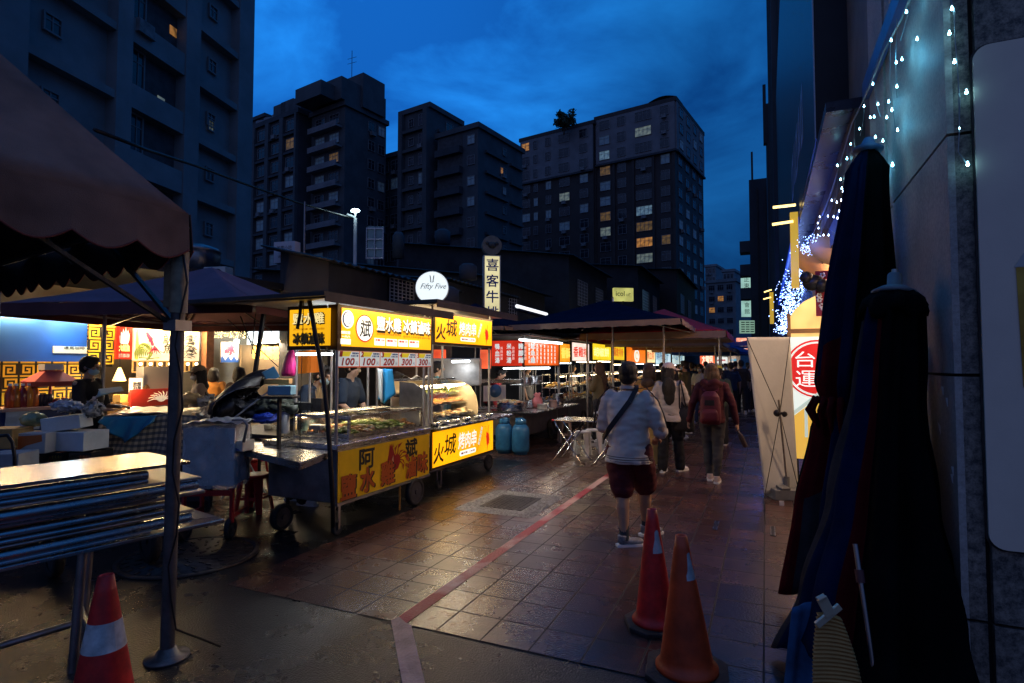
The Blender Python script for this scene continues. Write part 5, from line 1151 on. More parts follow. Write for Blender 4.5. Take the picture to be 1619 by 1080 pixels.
# ------------------------------------------------ stall 3 and the row behind it
def stall(label, X, Y0, Y1, zs0, zs1, sign_m, text, text_m, side=None, body=True, depth=1.0, lamp=8, lcol=(1, .85, .6), roofm=brown_roof, tubes=True, textfn=None, food='fried', seed=1, bodym=None, cz=.78, low=True):
    t = thing('food_stall', label, 'food stall', (X - depth / 2, (Y0 + Y1) / 2, 0)); r = random.Random(seed)
    mb = MB(); mb.box2((X - depth, Y0 + .05, .22), (X - .05, Y1 - .05, cz - .04)); mb.build('cart_body', bodym or steel_dull, t)
    mb = MB(); mb.box2((X - depth - .03, Y0, cz - .035), (X + .04, Y1, cz)); mb.build('counter', steel, t)
    for a in (X - .02, X - depth):
        for b in (Y0 + .03, Y1 - .03): mb = MB(); mb.cyl((a, b, cz), (a, b, zs1 + .1), .018, n=8); mb.build('post', post_m, t)
    mb = MB(); mb.box2((X - depth - .3, Y0 - .15, zs1 + .1), (X + .18, Y1 + .1, zs1 + .14)); mb.build('roof', roofm, t)
    mb = MB(); mb.box2((X - .10, Y0, zs0 - .02), (X - .004, Y1 - .04, zs1 + .02)); mb.build('sign_frame', frame_dk, t)
    mb = MB(); lay(mb, X, Y0 + .02, Y1 - .06, zs0, zs1); mb.build('front_sign', sign_m, t)
    if text: brush(t, 'lettering', text_m, [(text, (X + .003, Y0 + .12, zs0 + (zs1 - zs0) * .22), YX, (Y1 - Y0) * .8, (zs1 - zs0) * .56, .012, 0)])
    if textfn: textfn(t, X + .003, Y0, Y1, zs0, zs1)
    tube_light(t, (X - .5, Y0 + .1, zs0 - .06), (X - .5, Y1 - .1, zs0 - .06), tube_w if lcol[2] > .8 else tube_warm, .016, lamp, lcol)
    wheel(t, (X - .03, Y1 - .5, .22), .22, .05, spokes=10); castor(t, (X - .1, Y0 + .15), .07, .22)
    if food:     # a glass showcase with two lit tiers
        mb = MB()
        y0, y1 = Y0 + .15, Y1 - .15
        for a in (X - .06, X - .5):
            for b in (y0, y1): mb.bar((a, b, cz + .001), (a, b, cz + .62), .02)
            for z in (cz + .02, cz + .32, cz + .63): mb.bar((a, y0, z), (a, y1, z), .018)
        mb.build('showcase_frame', steel, t); mb = MB(); mb.box2((X - .5, y0, cz + .30), (X - .08, y1, cz + .315)); mb.build('shelf', steel, t)
        tube_light(t, (X - .1, y0 + .05, cz + .585), (X - .1, y1 - .05, cz + .585), tube_warm, .010, 0)
        for lvl in (0, 1):
            mb = MB(); mb.smooth = True; heap(mb, (X - .28, (y0 + y1) / 2, cz + .02 + .30 * lvl), .36, (y1 - y0) * .9, .13, int(70 * (y1 - y0)), r, .035, 1.6); mb.build('food', FOOD[food], t)
    return t
red_sign = glow('red_sign', (.80, .035, .012), .62, nv=.35, ns=1.6); red_or = glow('orange_red_sign', (1.0, .13, .012), .85, nv=.35, ns=1.8)
menu_w = glow('menu_white', (1, .85, .78), .85); menu_c = glow('menu_pale', (.75, .82, .80), .7)
def menu_cols(n, m_, rows_=5, head=True, seed=3):
    def f(t, x, y0, y1, z0, z1, axis=YX, org=None):
        r = random.Random(seed); chars = '麻辣鴨血臭豆腐大腸麵線蚵仔煎滷肉飯貢丸湯魷魚羹米粉炒青菜甜不辣'; W_, H_ = y1 - y0, z1 - z0; items = []
        for k in range(n):
            a = y0 + W_ * (.10 + .84 * k / n); s = H_ * .86 / rows_
            for j in range(rows_):
                O = Vector((x, a, z1 - H_ * .06 - s * (j + .92))); items.append((chars[(k * 7 + j * 3 + seed) % len(chars)], O, YX, min(s * .8, W_ * .55 / n), s * .78, .004, 0))
        brush(t, 'menu_lettering', m_, items)
    return f
t = stall('red menu soup stall with steel pots and a cluttered counter', -4.4, 10.5, 12.62, 1.64, 2.13, red_or, '', None, textfn=menu_cols(8, menu_w, 5), lamp=11, lcol=(.95, .97, 1), food=None, seed=3, cz=.78)
# its menu facing the camera
mb = MB(); a = gy(778, 540, 10.46); mb.box2((a.x, 10.44, 1.63), (-4.44, 10.48, 2.14)); mb.build('side_sign', red_sign, t)
for k in range(4):
    items = []
    for j in range(3): items.append(('鴨米豬魷血粉腳魚湯湯麵羹'[(j * 4 + k) % 12], Vector((a.x + .08 + .26 * k, 10.436, 1.97 - .14 * j)), XX, .10, .11, .006, 0))
    brush(t, 'menu_lettering', menu_c, items)
    brush(t, 'small_lettering', menu_w, [('滷味肉飯', Vector((a.x + .20 + .26 * k, 10.436, 1.75 + .07 * j)), XX, .05, .06, 0, 0) for j in range(4)])
tube_light(t, gx(822, 537, -4.2), gx(888, 543, -4.2), tube_w, .022)
tube_light(t, (-4.5, 10.55, 1.58), (-4.5, 12.2, 1.58), tube_w, .022, 0)
mb = MB(); mb.box2((-5.4, 10.45, 1.28), (-4.46, 10.60, 1.36)); mb.box2((-4.9, 10.9, 1.22), (-4.5, 12.5, 1.24)); mb.build('shelf', steel, t)
mb = MB(); mb.poly([(-4.36, 9.85), (-3.92, 9.85), (-3.92, 12.6), (-4.36, 12.6)], (0, 0, .745), XX, YX, .02); mb.poly([(-5.4, 9.9), (-4.365, 9.85), (-4.365, 10.49), (-5.4, 10.49)], (0, 0, .745), XX, YX, .02); mb.build('folding_shelf', steel, t)
def pot(c, r, h, label, m=None, cat='pot', name='cooking_pot', food=None):
    t = thing(name, label, cat, c); c = Vector(c); mb = MB(); mb.lathe(c, [(r * .95, 0), (r, h * .1), (r, h), (r * 1.05, h), (r * .97, h * .98), (r * .96, h * .5), (.01, h * .5)], 22); mb.build('pot', m or steel, t)
    if food: mb = MB(); mb.smooth = True; heap(mb, c + Z * h * .8, r * 1.6, r * 1.6, r * .35, 50, rr, r * .12, 2); mb.build('food', FOOD[food], t)
    return t
pot((-4.55, 10.15, .767), .26, .16, 'wide steel pan heaped with noodles on the red menu stall', food='white')
pot((-4.10, 10.7, .767), .10, .10, 'white porcelain pot on the red menu stall counter', m=white_pl)
pot((-4.15, 11.8, .767), .12, .26, 'tall steel pot near the far end of the red menu stall')
pot((-4.1, 11.35, .767), .085, .14, 'small printed tub in front of the tall steel pot', m=mat('tub', (.55, .40, .38), .5), cat='tub', name='food_tub')
pot((-4.6, 11.1, 1.242), .11, .15, 'steel can standing on the upper shelf of the red menu stall'); pot((-4.62, 11.7, 1.242), .13, .17, 'wider steel can on the upper shelf of the red menu stall')
pot((-4.45, 11.0, .782), .13, .13, 'shallow steel pot behind the porcelain pot')
c = Vector((-4.3, 10.95, .90)); mb = MB(); mb.smooth = True; mb.rings([[c + Vector((math.cos(a * .628) * q * (1 + .3 * math.sin(a * 3)), math.sin(a * .628) * q * (1 + .2 * math.cos(a * 2)), h + .02 * math.sin(a * 2))) for a in range(10)] for q, h in ((.09, -.12), (.12, -.04), (.10, .04), (.05, .11), (.075, .15), (.03, .17))]); mb.build('plastic_bag', mat('pink_bag', (.62, .20, .22), .5, bump=.6, bs=14), label='pink plastic bag standing on the red menu stall', cat='plastic bag')
c = Vector((-5.0, 10.43, 1.12)); mb = MB(); mb.lathe(c, [(.01, 0), (.13, .0), (.135, .015), (.13, .03)], 24, (0, -1, .2)); mb.build('round_plate', mat('plate_blue', (.04, .12, .25), .3), label='round dark blue lid hanging at the side of the red menu stall', cat='lid')
mb = MB(); mb.grid(lambda u, v: Vector((-5.3 + .5 * u, 10.47, 1.22 - .32 * v)) + Vector((0, .02 * math.sin(u * 9), .03 * u)), 8, 5, .003); mb.build('newspaper', ink_white, label='white sheet of printed paper hung behind the round lid', cat='paper')

stall('fried food stall with a glowing yellow showcase and red and yellow sign', -4.45, 12.78, 13.6, 1.72, 2.16, glow('or_yel', (1, .36, .02), 1.0, nv=.4, ns=3), '香酥', glow('yel_let', (1, .8, .15), 1.1), food='fried', lamp=6, seed=5)
stall('stall with a pinkish white lit sign and frosted showcase', -4.45, 13.72, 15.3, 1.76, 2.22, glow('pink_white', (1, .78, .66), 1.1, nv=.2, ns=3), '香雞排', glow('red_let', (.9, .05, .02), .8), food='white', lamp=7, lcol=(.95, .97, 1), seed=6)
stall('stall with a wide plain yellow lit sign', -4.45, 15.6, 17.75, 1.80, 2.26, glow('yel3', (1, .70, .02), 1.05, nv=.2, ns=2), '胡椒餅', glow('yel4', (1, .9, .4), 1.1), food='fried', lamp=8, seed=7)
stall('stall with a second yellow sign bearing small red writing', -4.45, 17.9, 19.6, 1.82, 2.32, glow('yel5', (1, .66, .02), .95, nv=.2, ns=2), '藥燉排骨', glow('red_l2', (.8, .2, .02), .7), food='meat', lamp=8, seed=8)
def circ(t, x, y0, y1, z0, z1):
    mb = MB(); disc_x(mb, (y0 + y1) / 2, (z0 + z1) / 2, (z1 - z0) * .44, x, sy=1.9); mb.build('emblem', whitish, t); mb = MB(); disc_x(mb, (y0 + y1) / 2, (z0 + z1) / 2, (z1 - z0) * .28, x + .004, sy=1.9, r0=.09, a1=300); mb.build('emblem_ring', glow('peach', (1, .5, .2), .8), t)
stall('stall with an orange lit sign bearing a white round emblem', -4.45, 19.9, 23.4, 1.72, 2.28, glow('org6', (1, .22, .01), .95, nv=.2, ns=2), '', None, textfn=circ, food='fried', lamp=9, seed=9)
stall('stall with a small cream lit sign beyond the orange one', -4.45, 23.6, 25.6, 1.75, 2.35, glow('crm', (1, .75, .35), 1.2, nv=.2, ns=2), '豬血糕', glow('red_l3', (.9, .2, .05), .7), food='white', lamp=9, lcol=(.95, .97, 1), seed=10)
stall('drink stall with pale blue lit boards far along the row', -4.5, 26.0, 30.5, 1.7, 2.5, glow('blu', (.55, .85, .95), .8, nv=.5, ns=.8), '鮮榨果汁', glow('bl2', (.1, .3, .5), .5), food='white', lamp=16, lcol=(.9, .97, 1), seed=11)
stall('last stall of the left row with a white and blue lit board', -4.5, 31.0, 36.0, 1.7, 2.6, glow('blu3', (.65, .88, .85), .7, nv=.5, ns=.6), '木瓜牛奶', glow('bl4', (.05, .25, .5), .5), food='white', lamp=18, lcol=(.9, .97, 1), seed=12)
# crossing row at the end of the lane, facing the camera
def cross_stall(label, px0, px1, Y, zt_, zb_, m_, text, tm, lamp=14, lcol=(1, .8, .6), canopy=None):
    a = gy(px0, 560, Y); b = gy(px1, 560, Y); t = thing('food_stall', label, 'food stall', ((a.x + b.x) / 2, Y, 0))
    mb = MB(); mb.box2((a.x, Y, 0), (b.x, Y + 1, .85)); mb.build('counter', white_pl, t)
    mb = MB(); mb.box2((a.x, Y - .06, zb_), (b.x, Y, zt_)); mb.build('front_sign', m_, t)
    if text: brush(t, 'lettering', tm, [(text, (a.x + .1, Y - .064, zb_ + .12), XX, b.x - a.x - .2, zt_ - zb_ - .24, .02, 0)])
    for x in (a.x, b.x): mb = MB(); mb.bar((x, Y + .02, .86), (x, Y + .02, zt_ + .1), .05); mb.build('post', steel_dull, t)
    mb = MB(); mb.box2((a.x - .2, Y - .2, zt_ + .1), (b.x + .2, Y + 2.2, zt_ + .16)); mb.build('roof', canopy or brown_roof, t)
    mb = MB(); mb.box2((a.x, Y + 2.0, .9), (b.x, Y + 2.05, zt_ + .09)); mb.build('back_board', glow('back_' + label[:8], tuple(c * .8 for c in lcol), .5, nv=.7, ns=1.4), t)
    tube_light(t, (a.x + .2, Y + .6, zb_ - .1), (b.x - .2, Y + .6, zb_ - .1), tube_w, .03, lamp, lcol)
    return t
cross_stall('far red lit stall at the end of the lane', 1107, 1130, 34, 2.35, 1.6, glow('rd9', (1, .16, .06), 1.1, nv=.5, ns=1.5), '大腸包', glow('w9', (1, .8, .6), 1.2), 20, (1, .5, .3))
cross_stall('far white lit stall beside the far red one', 1131, 1150, 36, 2.1, 1.75, glow('wh9', (.9, .95, .9), .9, nv=.5, ns=1.2), '麻糬', glow('r9', (.6, .2, .2), .7), 18, (.9, 1, .95))
cross_stall('far small stall with mixed orange and blue lit signs', 1151, 1168, 38, 2.15, 1.75, glow('mx9', (.6, .45, .35), .7, nv=.8, ns=2), '小吃', glow('b9', (.1, .4, .6), .8), 14, (1, .7, .5))
p = gd(1174, 545, 30); t = thing('lit_sign', 'small red and white lit sign hanging beyond the far blue umbrella', 'sign', p - Z * .35, R(24)); mb = MB(); mb.box(p, (.62, .12, .7), rz=R(24)); mb.build('light_box', glow('rdw', (.95, .35, .22), 1.2, nv=.5, ns=4), t)
brush(t, 'lettering', whitish, [('45', p - cR * .24 - Z * .2 - cF * .08, cR, .46, .4, .02, 0)])
# ============================================================ canopies
def tent(label, name, cat, C4, apex, zE, val, mats, vmat, under, scallop=0.0, sag=.12, poles=(), group=None, pole_m=None, pr=.022, trim=None, skipval=()):
    """four eave corners (going round), an apex; each roof slope is a sagging sheet of cloth with its own valance"""
    base = sum((Vector((c[0], c[1], 0)) for c in C4), Vector()) / 4
    t = thing(name, label, cat, base, 0, group); C4 = [Vector((c[0], c[1], zE if len(c) < 3 else c[2])) for c in C4]; A = Vector(apex)
    for i in range(4):
        a, b = C4[i], C4[(i + 1) % 4]; mid = (a + b) / 2; outn = Vector((mid.x - A.x, mid.y - A.y, 0)).normalized()
        mb = MB(); mb.smooth = True
        def f(u, v, a=a, b=b):
            e = a.lerp(b, u); p = A.lerp(e, v); s = sag * math.sin(math.pi * v) * (.35 + .65 * math.sin(math.pi * u)); return p - Z * s + wob(p, 1.1, .014) + wob(p, 4.0, .005)
        mb.grid(f, 18, 14, .004); mb.build('canopy', mats[i % len(mats)], t)
        if i not in skipval:
            n = max(2, int((b - a).length / .27)); mb = MB()
            mb.grid(lambda u, v: a.lerp(b, u) + outn * (.012 + .02 * v + .012 * math.sin(u * 23)) - Z * v * (val * (1 - scallop * (1 - abs(math.sin(math.pi * n * u))))), n * 8, 3, .003)
            mb.build('valance', vmat[i % len(vmat)], t)
            if trim:
                mb = MB(); mb.tube([a.lerp(b, u / (n * 8)) + outn * (.033 + .012 * math.sin(u / (n * 8) * 23)) - Z * (val * (1 - scallop * (1 - abs(math.sin(math.pi * n * u / (n * 8)))))) for u in range(n * 8 + 1)], .006, 5); mb.build('trim', trim, t)
        mb = MB(); mb.bar(a.lerp(A, .03) - Z * .06, b.lerp(A, .03) - Z * .06, .026); mb.bar(a - Z * (.05 + sag * .5), A - Z * (.08 + sag * .5), .024); mb.build('frame', pole_m or alu, t)
        m_ = (a + b) / 2; mb = MB(); mb.bar(m_ - Z * (.06 + sag), A - Z * (.22 + sag), .02); mb.build('frame', pole_m or alu, t)
    for p in poles:
        mb = MB(); mb.cyl((p[0], p[1], 0), (p[0], p[1], (p[2] if len(p) > 2 else zE)), pr, n=12); mb.build('pole', pole_m or alu, t)
        mb = MB(); mb.cyl((p[0], p[1], 0), (p[0], p[1], .02), .11, n=18); mb.build('base_plate', iron, t)
    return t
brownc = mat('brown_canvas', (.22, .125, .09), .85, nv=.50, ns=1.3, bump=.35, bs=260); brown_tr = mat('brown_trim', (.20, .05, .035), .8)
purplec = mat('purple_canvas', (.17, .085, .12), .8, nv=.2, ns=2, bump=.2, bs=200); maroonc = mat('maroon_canvas', (.12, .03, .03), .8, nv=.2, ns=3)
beigec = mat('beige_canvas', (.30, .20, .13), .85, nv=.15, ns=3, bump=.2, bs=100)
# near tent on the left: its corner post stands just left of the camera
c0 = Vector((-2.96, 2.16)); sa = Vector((-.122, -.9925)); sb = Vector((-.9873, .159))
C = [c0, c0 + sb * 3.1, c0 + sb * 3.1 + sa * 3.1, c0 + sa * 3.1]; ap = (C[0] + C[2]) / 2
tA = tent('brown scalloped canopy tent filling the upper left corner on a steel post', 'canopy_tent', 'tent', [tuple(c) for c in C], (ap.x, ap.y, 4.42), 2.50, .27, [brownc], [brownc], None, .24, .07, poles=((C[1].x, C[1].y), ), trim=brown_tr)
# its corner post with sleeve, sliding bracket, struts and foot
pf = gz(264, 1040); pt = Vector((c0.x - .03, c0.y - .02, 2.46)); mb = MB(); mb.cyl(pf, pt, .036, n=20); mb.build('pole', mat('tent_pole', (.13, .12, .115), .45, .5, nv=.25, ns=14), tA)
mb = MB(); sl = pf.lerp(pt, .86); mb.cyl(pf.lerp(pt, .79), pf.lerp(pt, .93), .047, n=16); mb.box(sl + Vector((-.05, 0, -.02)), (.06, .07, .24)); mb.build('sleeve', mat('sleeve_cream', (.34, .28, .18), .5, nv=.3, ns=12), tA)
q = pf.lerp(pt, .76); mb = MB(); mb.bar(q + Vector((-.03, 0, 0)), c0.to_3d() + Vector((sa.x, sa.y, 0)) * .95 + Z * 2.40, .026, .02); mb.build('strut', iron, tA)
mb = MB(); mb.bar(q + Vector((-.03, .02, 0)), c0.to_3d() + Vector((sb.x, sb.y, 0)) * .95 + Z * 2.42, .026, .02); mb.build('strut', iron, tA)
mb = MB(); mb.box(q, (.1, .1, .06)); mb.build('bracket', steel_dull, tA)
mb = MB(); mb.lathe(pf - Z * .0, [(.115, .0), (.115, .012), (.06, .022), (.045, .06), (.036, .06)], 24); mb.build('base_plate', mat('foot_plate', (.16, .15, .14), .45, .7, nv=.3, ns=20), tA)
mb = MB(); w_ = [pf.lerp(pt, k / 14) + cR * (.035 + .028 * math.sin(k * 1.7)) - cF * .03 for k in range(14)]; w_[0] = pf + cR * .25 + cF * .1 + Z * .01; mb.tube(w_, .006, 5); mb.build('cable', black_pl, tA)
# purple tent over the counters behind
C = [(-7.9, 3.5), (-4.95, 4.38), (-5.85, 7.3), (-8.8, 6.4)]
tent('broad purple brown canopy over the counters left of the salt chicken cart', 'canopy_tent', 'tent', C, (-6.9, 5.4, 2.98), 2.34, .14, [purplec], [maroonc], None, 0, .08, poles=((-7.85, 4.6), (-5.9, 7.2)), trim=None)
C = [(-9.9, 8.2), (-6.6, 8.0), (-6.4, 11.2), (-9.7, 11.4)]
tent('dark canopy behind the salt chicken cart with its underside lit warm', 'canopy_tent', 'tent', C, (-8.1, 9.8, 3.0), 2.48, .12, [maroonc], [beigec], None, 0, .05, poles=((-6.6, 8.0), ))
# navy canopy behind the skewer cart
C = [gz(700, 497, 2.55), gz(852, 513, 2.45), Vector((-5.2, 15.6, 2.5)), Vector((-9.0, 14.5, 2.5))]
C = [Vector((-7.6, 10.6)), Vector((-4.9, 10.6)), Vector((-4.9, 13.4)), Vector((-7.6, 13.4))]
tent('navy umbrella canopy rising behind the skewer cart', 'market_umbrella', 'umbrella', [tuple(c) for c in C], (-6.3, 12.0, 3.12), 2.45, .08, [navy], [beigec], None, 0, .06, poles=((-6.3, 12.0, 3.0), ), group='umbrella canopies over the stalls')
# large navy and red umbrella over the middle of the row
c1 = gz(1076, 503, 2.5)
C = [(c1.x, c1.y), (-1.5, 14.3), (-5.0, 14.9), (-5.25, 11.1)]
tent('largest navy umbrella spreading over the red menu stall', 'market_umbrella', 'umbrella', C, (-3.3, 12.7, 3.14), 2.5, .12, [navy], [beigec], None, .1, .10, poles=((-3.16, 12.75, 3.2), (-3.9, 13.2, 2.4), (-2.0, 12.6, 2.5)), group='umbrella canopies over the stalls')
C = [(-.80, 13.6), (-.80, 16.8), (-4.2, 16.8), (-4.2, 13.6)]
tent('bright red canopy just beyond the largest navy umbrella', 'market_umbrella', 'umbrella', C, (-2.4, 15.2, 3.12), 2.42, .16, [mat('red_canopy', (.55, .02, .03), .7)], [MATS['red_canopy'], beigec], None, .1, .05, poles=((-.95, 13.75), ), group='umbrella canopies over the stalls')
for i, (x, y) in enumerate(((-3.0, 18.9), (-3.1, 22.8), (-3.0, 26.8))):
    C = [(x + 1.9, y - 1.9), (x + 1.9, y + 1.9), (x - 1.9, y + 1.9), (x - 1.9, y - 1.9)]
    tent(['beige bellied canopy just beyond the red umbrella panel', 'canopy two beyond the red umbrella panel', 'farthest dark canopy of the left row'][i], 'market_umbrella', 'umbrella', C, (x, y, 2.95), 2.32, .14, [[beigec, beigec, brownc], [brownc, maroonc], [navy]][i], [beigec], None, .1, .10, poles=((x + 1.7, y - 1.7), (x - .6, y + .2, 2.9)))
bluec = mat('blue_canvas', (.015, .06, .25), .8, nv=.2, ns=2)
for i, (px, y, z) in enumerate(((1133, 30, 2.25), (1165, 33, 2.6))):
    c = gy(px, 560, y); C = [(c.x + 1.9, y - 1.9), (c.x + 1.9, y + 1.9), (c.x - 1.9, y + 1.9), (c.x - 1.9, y - 1.9)]
    tent(['bright blue umbrella over the crowd at the end of the lane', 'second blue umbrella at the right end of the lane'][i], 'market_umbrella', 'umbrella', C, (c.x, y, z + .55), z, .12, [bluec], [bluec], None, 0, .05, poles=((c.x, y, z + .5), ), group='blue umbrellas far down the lane')

# ============================================================ low houses, roof signs and lamps behind the stalls
corr = mat('corrugated_dark', (.022, .026, .03), .6, .3, nv=.3, ns=2); housew = mat('house_wall', (.035, .038, .042), .8, nv=.3, ns=1.2)
def house(label, x0, x1, y0, y1, zE, zR, wall=housew, roof=corr, wins=()):
    t = thing('low_house', label, 'house', ((x0 + x1) / 2, (y0 + y1) / 2, 0))
    mb = MB(); mb.box2((x0, y0, 0), (x1, y1, zE)); 
    mb.poly([(x0, zE + .001), (x1, zE + .001), (x0, zR)], (0, y0, 0), (1, 0, 0), Z, -.1); mb.build('wall', wall, t)
    mb = MB(); n = int((y1 - y0 + .6) / .12)
    mb.grid(lambda u, v: Vector((x1 + .35 + (x0 - x1 - .6) * v, y0 - .3 + (y1 - y0 + .6) * u, zE - .06 + (zR - zE + .15) * v + .022 * math.sin(u * n * 3.14))), n * 2, 2, .03); mb.build('roof', roof, t)
    for (y, z, w, h) in wins:
        mb = MB(); mb.box2((x1 + .002, y - w / 2, z), (x1 + .03, y + w / 2, z + h)); o = mb.build('window', pane_dark, t)
        mb = MB(); [mb.box2((x1 + .05, y - w / 2 + w * k / 6, z), (x1 + .07, y - w / 2 + w * k / 6 + .02, z + h)) for k in range(7)]; [mb.box2((x1 + .045, y - w / 2, z + h * k / 8), (x1 + .05, y + w / 2 + .02, z + h * k / 8 + .02)) for k in range(9)]; mb.build('grille', mat('grille_white', (.55, .56, .55), .5), o)
    return t
house('dark corrugated low house with a white window grille above the salt chicken cart', -9.3, -8.0, 8.9, 13.6, 3.75, 4.05, wins=((11.35, 3.02, .98, .66),))
house('dark low house under the street lamp at the left', -22, -13.6, 9.6, 15.0, 3.5, 4.2)
house('low house left of centre behind the round white sign', -16, -8.6, 14.5, 19, 4.2, 4.9)
house('old low house behind the vertical cow restaurant sign', -19, -10.2, 20, 27, 5.2, 6.4, wins=((22.5, 3.5, 1.6, 1.2),))
house('dark shack row with an upper storey behind the navy umbrella', -20, -9.3, 28.2, 36, 7.4, 8.9, wins=((30.5, 4.9, 1.8, 1.4), (34, 4.9, 1.6, 1.4)))
house('low dark house right behind the small yellow lit sign', -18, -7.6, 37.5, 46, 8.2, 9.2, wins=((40, 5.2, 2.2, 1.6), (43.5, 5.2, 1.6, 1.6)))
house('narrow brownish house beside the largest block', -16, -6.4, 47, 60, 9.4, 10.0, wall=w_brown, wins=((50, 6.0, 2.2, 1.6), (55, 6.0, 2.2, 1.6)))
# street lamp
p = gd(562, 345, 20); t = thing('street_lamp', 'lit street lamp with a white head on a pale pole above the low roofs', 'street lamp', (p.x, p.y, 0))
mb = MB(); mb.cyl((p.x, p.y, 0), p, .075, .06, n=12); mb.build('pole', white_pl, t)
mb = MB(); mb.bar(p + Z * .02, p - cR * .28 + Z * .12 - cF * .1, .10, .06); mb.cyl(p, p + Z * .22, .03); mb.build('arm', white_pl, t)
mb = MB(); mb.ball(p + Z * .26 - cF * .02, .11, 12, 8, (1.5, 1.2, .55)); mb.build('lamp_head', glow('lamp_cyan', (.68, .95, 1.0), 26), t)
ld = bpy.data.lights.new('lamp_light', 'POINT'); ld.energy = 4; ld.color = (.6, .9, 1.0); ld.shadow_soft_size = .15; lo = bpy.data.objects.new('lamp_light', ld); COL.objects.link(lo); lo.parent = t; lo.location = Vector((0, 0, p.z + .1)) - cF * .35
# round white sign
p = gd(683, 455, 12.2); t = thing('round_sign', 'round glowing white sign with black script and a wheat ear above the carts', 'sign', p - Z * .36)
n_ = -cF.copy(); n_.z = 0; n_.normalize(); rx = Z.cross(n_); rx = cR
mb = MB(); mb.cyl(p, p - n_ * .10, .36, n=40); mb.build('housing', white_pl, t)
mb = MB(); mb.cyl(p + n_ * .012, p + n_ * .002, .345, n=40); mb.build('light_face', glow('round_white', (.86, .97, 1.0), 1.0), t)
mb = MB(); write(mb, 'Fifty Five', p - rx * .26 - Z * .06 + n_ * .016, rx, Z, .54, .15, 0, .35)
for s in (-1, 1):
    for k in range(5): a = p + n_ * .016 + Z * (.10 + .03 * k) + rx * s * (.008 + .004 * k); mb.add([a, a + rx * s * .035 + Z * .035, a + Z * .045 + rx * s * .008], [(0, 1, 2)])
mb.build('lettering', ink, t)
# cow restaurant sign: vertical box and round unlit logo
p = gd(777, 440, 18); p.z = 3.1; top = gd(777, 405, 18); t = thing('vertical_sign', 'vertical cream lit sign with blue characters and a grey round cow logo on top', 'sign', (p.x, p.y, 2.4))
w = .54; h0 = 2.5; h1 = top.z; c = Vector((p.x, p.y, (h0 + h1) / 2)); ang = YAW
mb = MB(); mb.box(c, (w, .34, h1 - h0), rz=ang + R(10)); mb.build('sign_box', mat('sign_side', (.45, .46, .45), .5), t)
rx = Vector((math.cos(ang + R(10)), math.sin(ang + R(10)), 0)); n_ = rx.cross(Z)
mb = MB(); mb.box(c + n_ * .176, (w - .08, .01, h1 - h0 - .06), rz=ang + R(10)); mb.build('light_face', glow('cream_face', (.95, .85, .45), .72, nv=.25, ns=1.5), t)
mb = MB(); 
for i, ch in enumerate('喜客牛排'):
    for q_ in range(4): write(mb, ch, c + n_ * (.184 + .0004 * q_) - rx * (.19 - .012 * (q_ % 2)) + Z * ((h1 - h0) / 2 - .50 - .50 * i + .012 * (q_ // 2)), rx, Z, .38, .38)
mb.build('lettering', mat('letter_blue', (.01, .08, .42), .5), t)
cc = Vector((p.x, p.y, h1 + .33)); mb = MB(); mb.cyl(cc - n_ * .12, cc + n_ * .12, .31, n=30); mb.build('round_logo', mat('logo_grey', (.24, .22, .17), .6, nv=.2), t)
mb = MB(); mb.ball(cc + n_ * .125, .13, 10, 6, (1, 1, .8)); [mb.ball(cc + n_ * .125 + rx * s * .15 + Z * .06, .06, 8, 5) for s in (-1, 1)]; mb.build('cow_face', mat('logo_dark', (.08, .08, .07), .6), t)
# small yellow lit sign
p = gd(985, 466, 27); t = thing('lit_sign', 'small yellow lit sign with dark latin letters above the navy umbrella', 'sign', p - Z * .3)
rx = Vector((math.cos(YAW + .15), math.sin(YAW + .15), 0)); n_ = rx.cross(Z)
mb = MB(); mb.box(p, (.96, .2, .62), rz=YAW + .15); mb.build('sign_box', glow('ycol', (.80, .78, .22), .62, nv=.35, ns=2), t)
mb = MB(); write(mb, 'icol', p + n_ * .105 - rx * .38 - Z * .08, rx, Z, .42, .24); mb.build('lettering', ink, t); mb = MB(); write(mb, 'r', p + n_ * .105 + rx * .24 - Z * .08, rx, Z, .10, .14); mb.build('lettering', ink, t)
mb = MB(); write(mb, 'o', p + n_ * .106 + rx * .10 - Z * .08, rx, Z, .11, .12); mb.build('lettering', mat('letter_faint', (.35, .38, .2), .5), t)
mb = MB(); mb.cyl(p - Z * .31, (p.x, p.y, 2.0), .05, n=8); mb.build('post', iron, t)
# unlit white box sign on the left roofs
p = gd(454, 400, 12.4); t = thing('box_sign', 'unlit white box sign with dark characters on the roof at the left', 'sign', p - Z * .24)
rx = Vector((math.cos(YAW - .25), math.sin(YAW - .25), 0)); n_ = rx.cross(Z)
mb = MB(); mb.box(p, (.52, .20, .46), rz=YAW - .25); mb.build('sign_box', mat('sign_white_dull', (.55, .57, .62), .6), t)
mb = MB(); write(mb, '美雪小吃', p + n_ * .103 - rx * .19 + Z * .04, rx, Z, .38, .10); mb.build('lettering', ink, t); mb = MB(); write(mb, '古早味', p + n_ * .103 - rx * .15 - Z * .12, rx, Z, .3, .05); mb.build('lettering', ink, t)
mb = MB(); mb.cyl(p - Z * .23, (p.x, p.y, 3.0), .04, n=8); mb.build('post', iron, t)
p = gd(481, 400, 12.4); mb = MB(); mb.cyl((p.x, p.y, 2.4), (p.x, p.y, gd(481, 318, 12.4).z), .022, n=8); mb.build('utility_pole', steel_dull, label='thin pole rising beside the unlit white box sign', cat='pole')
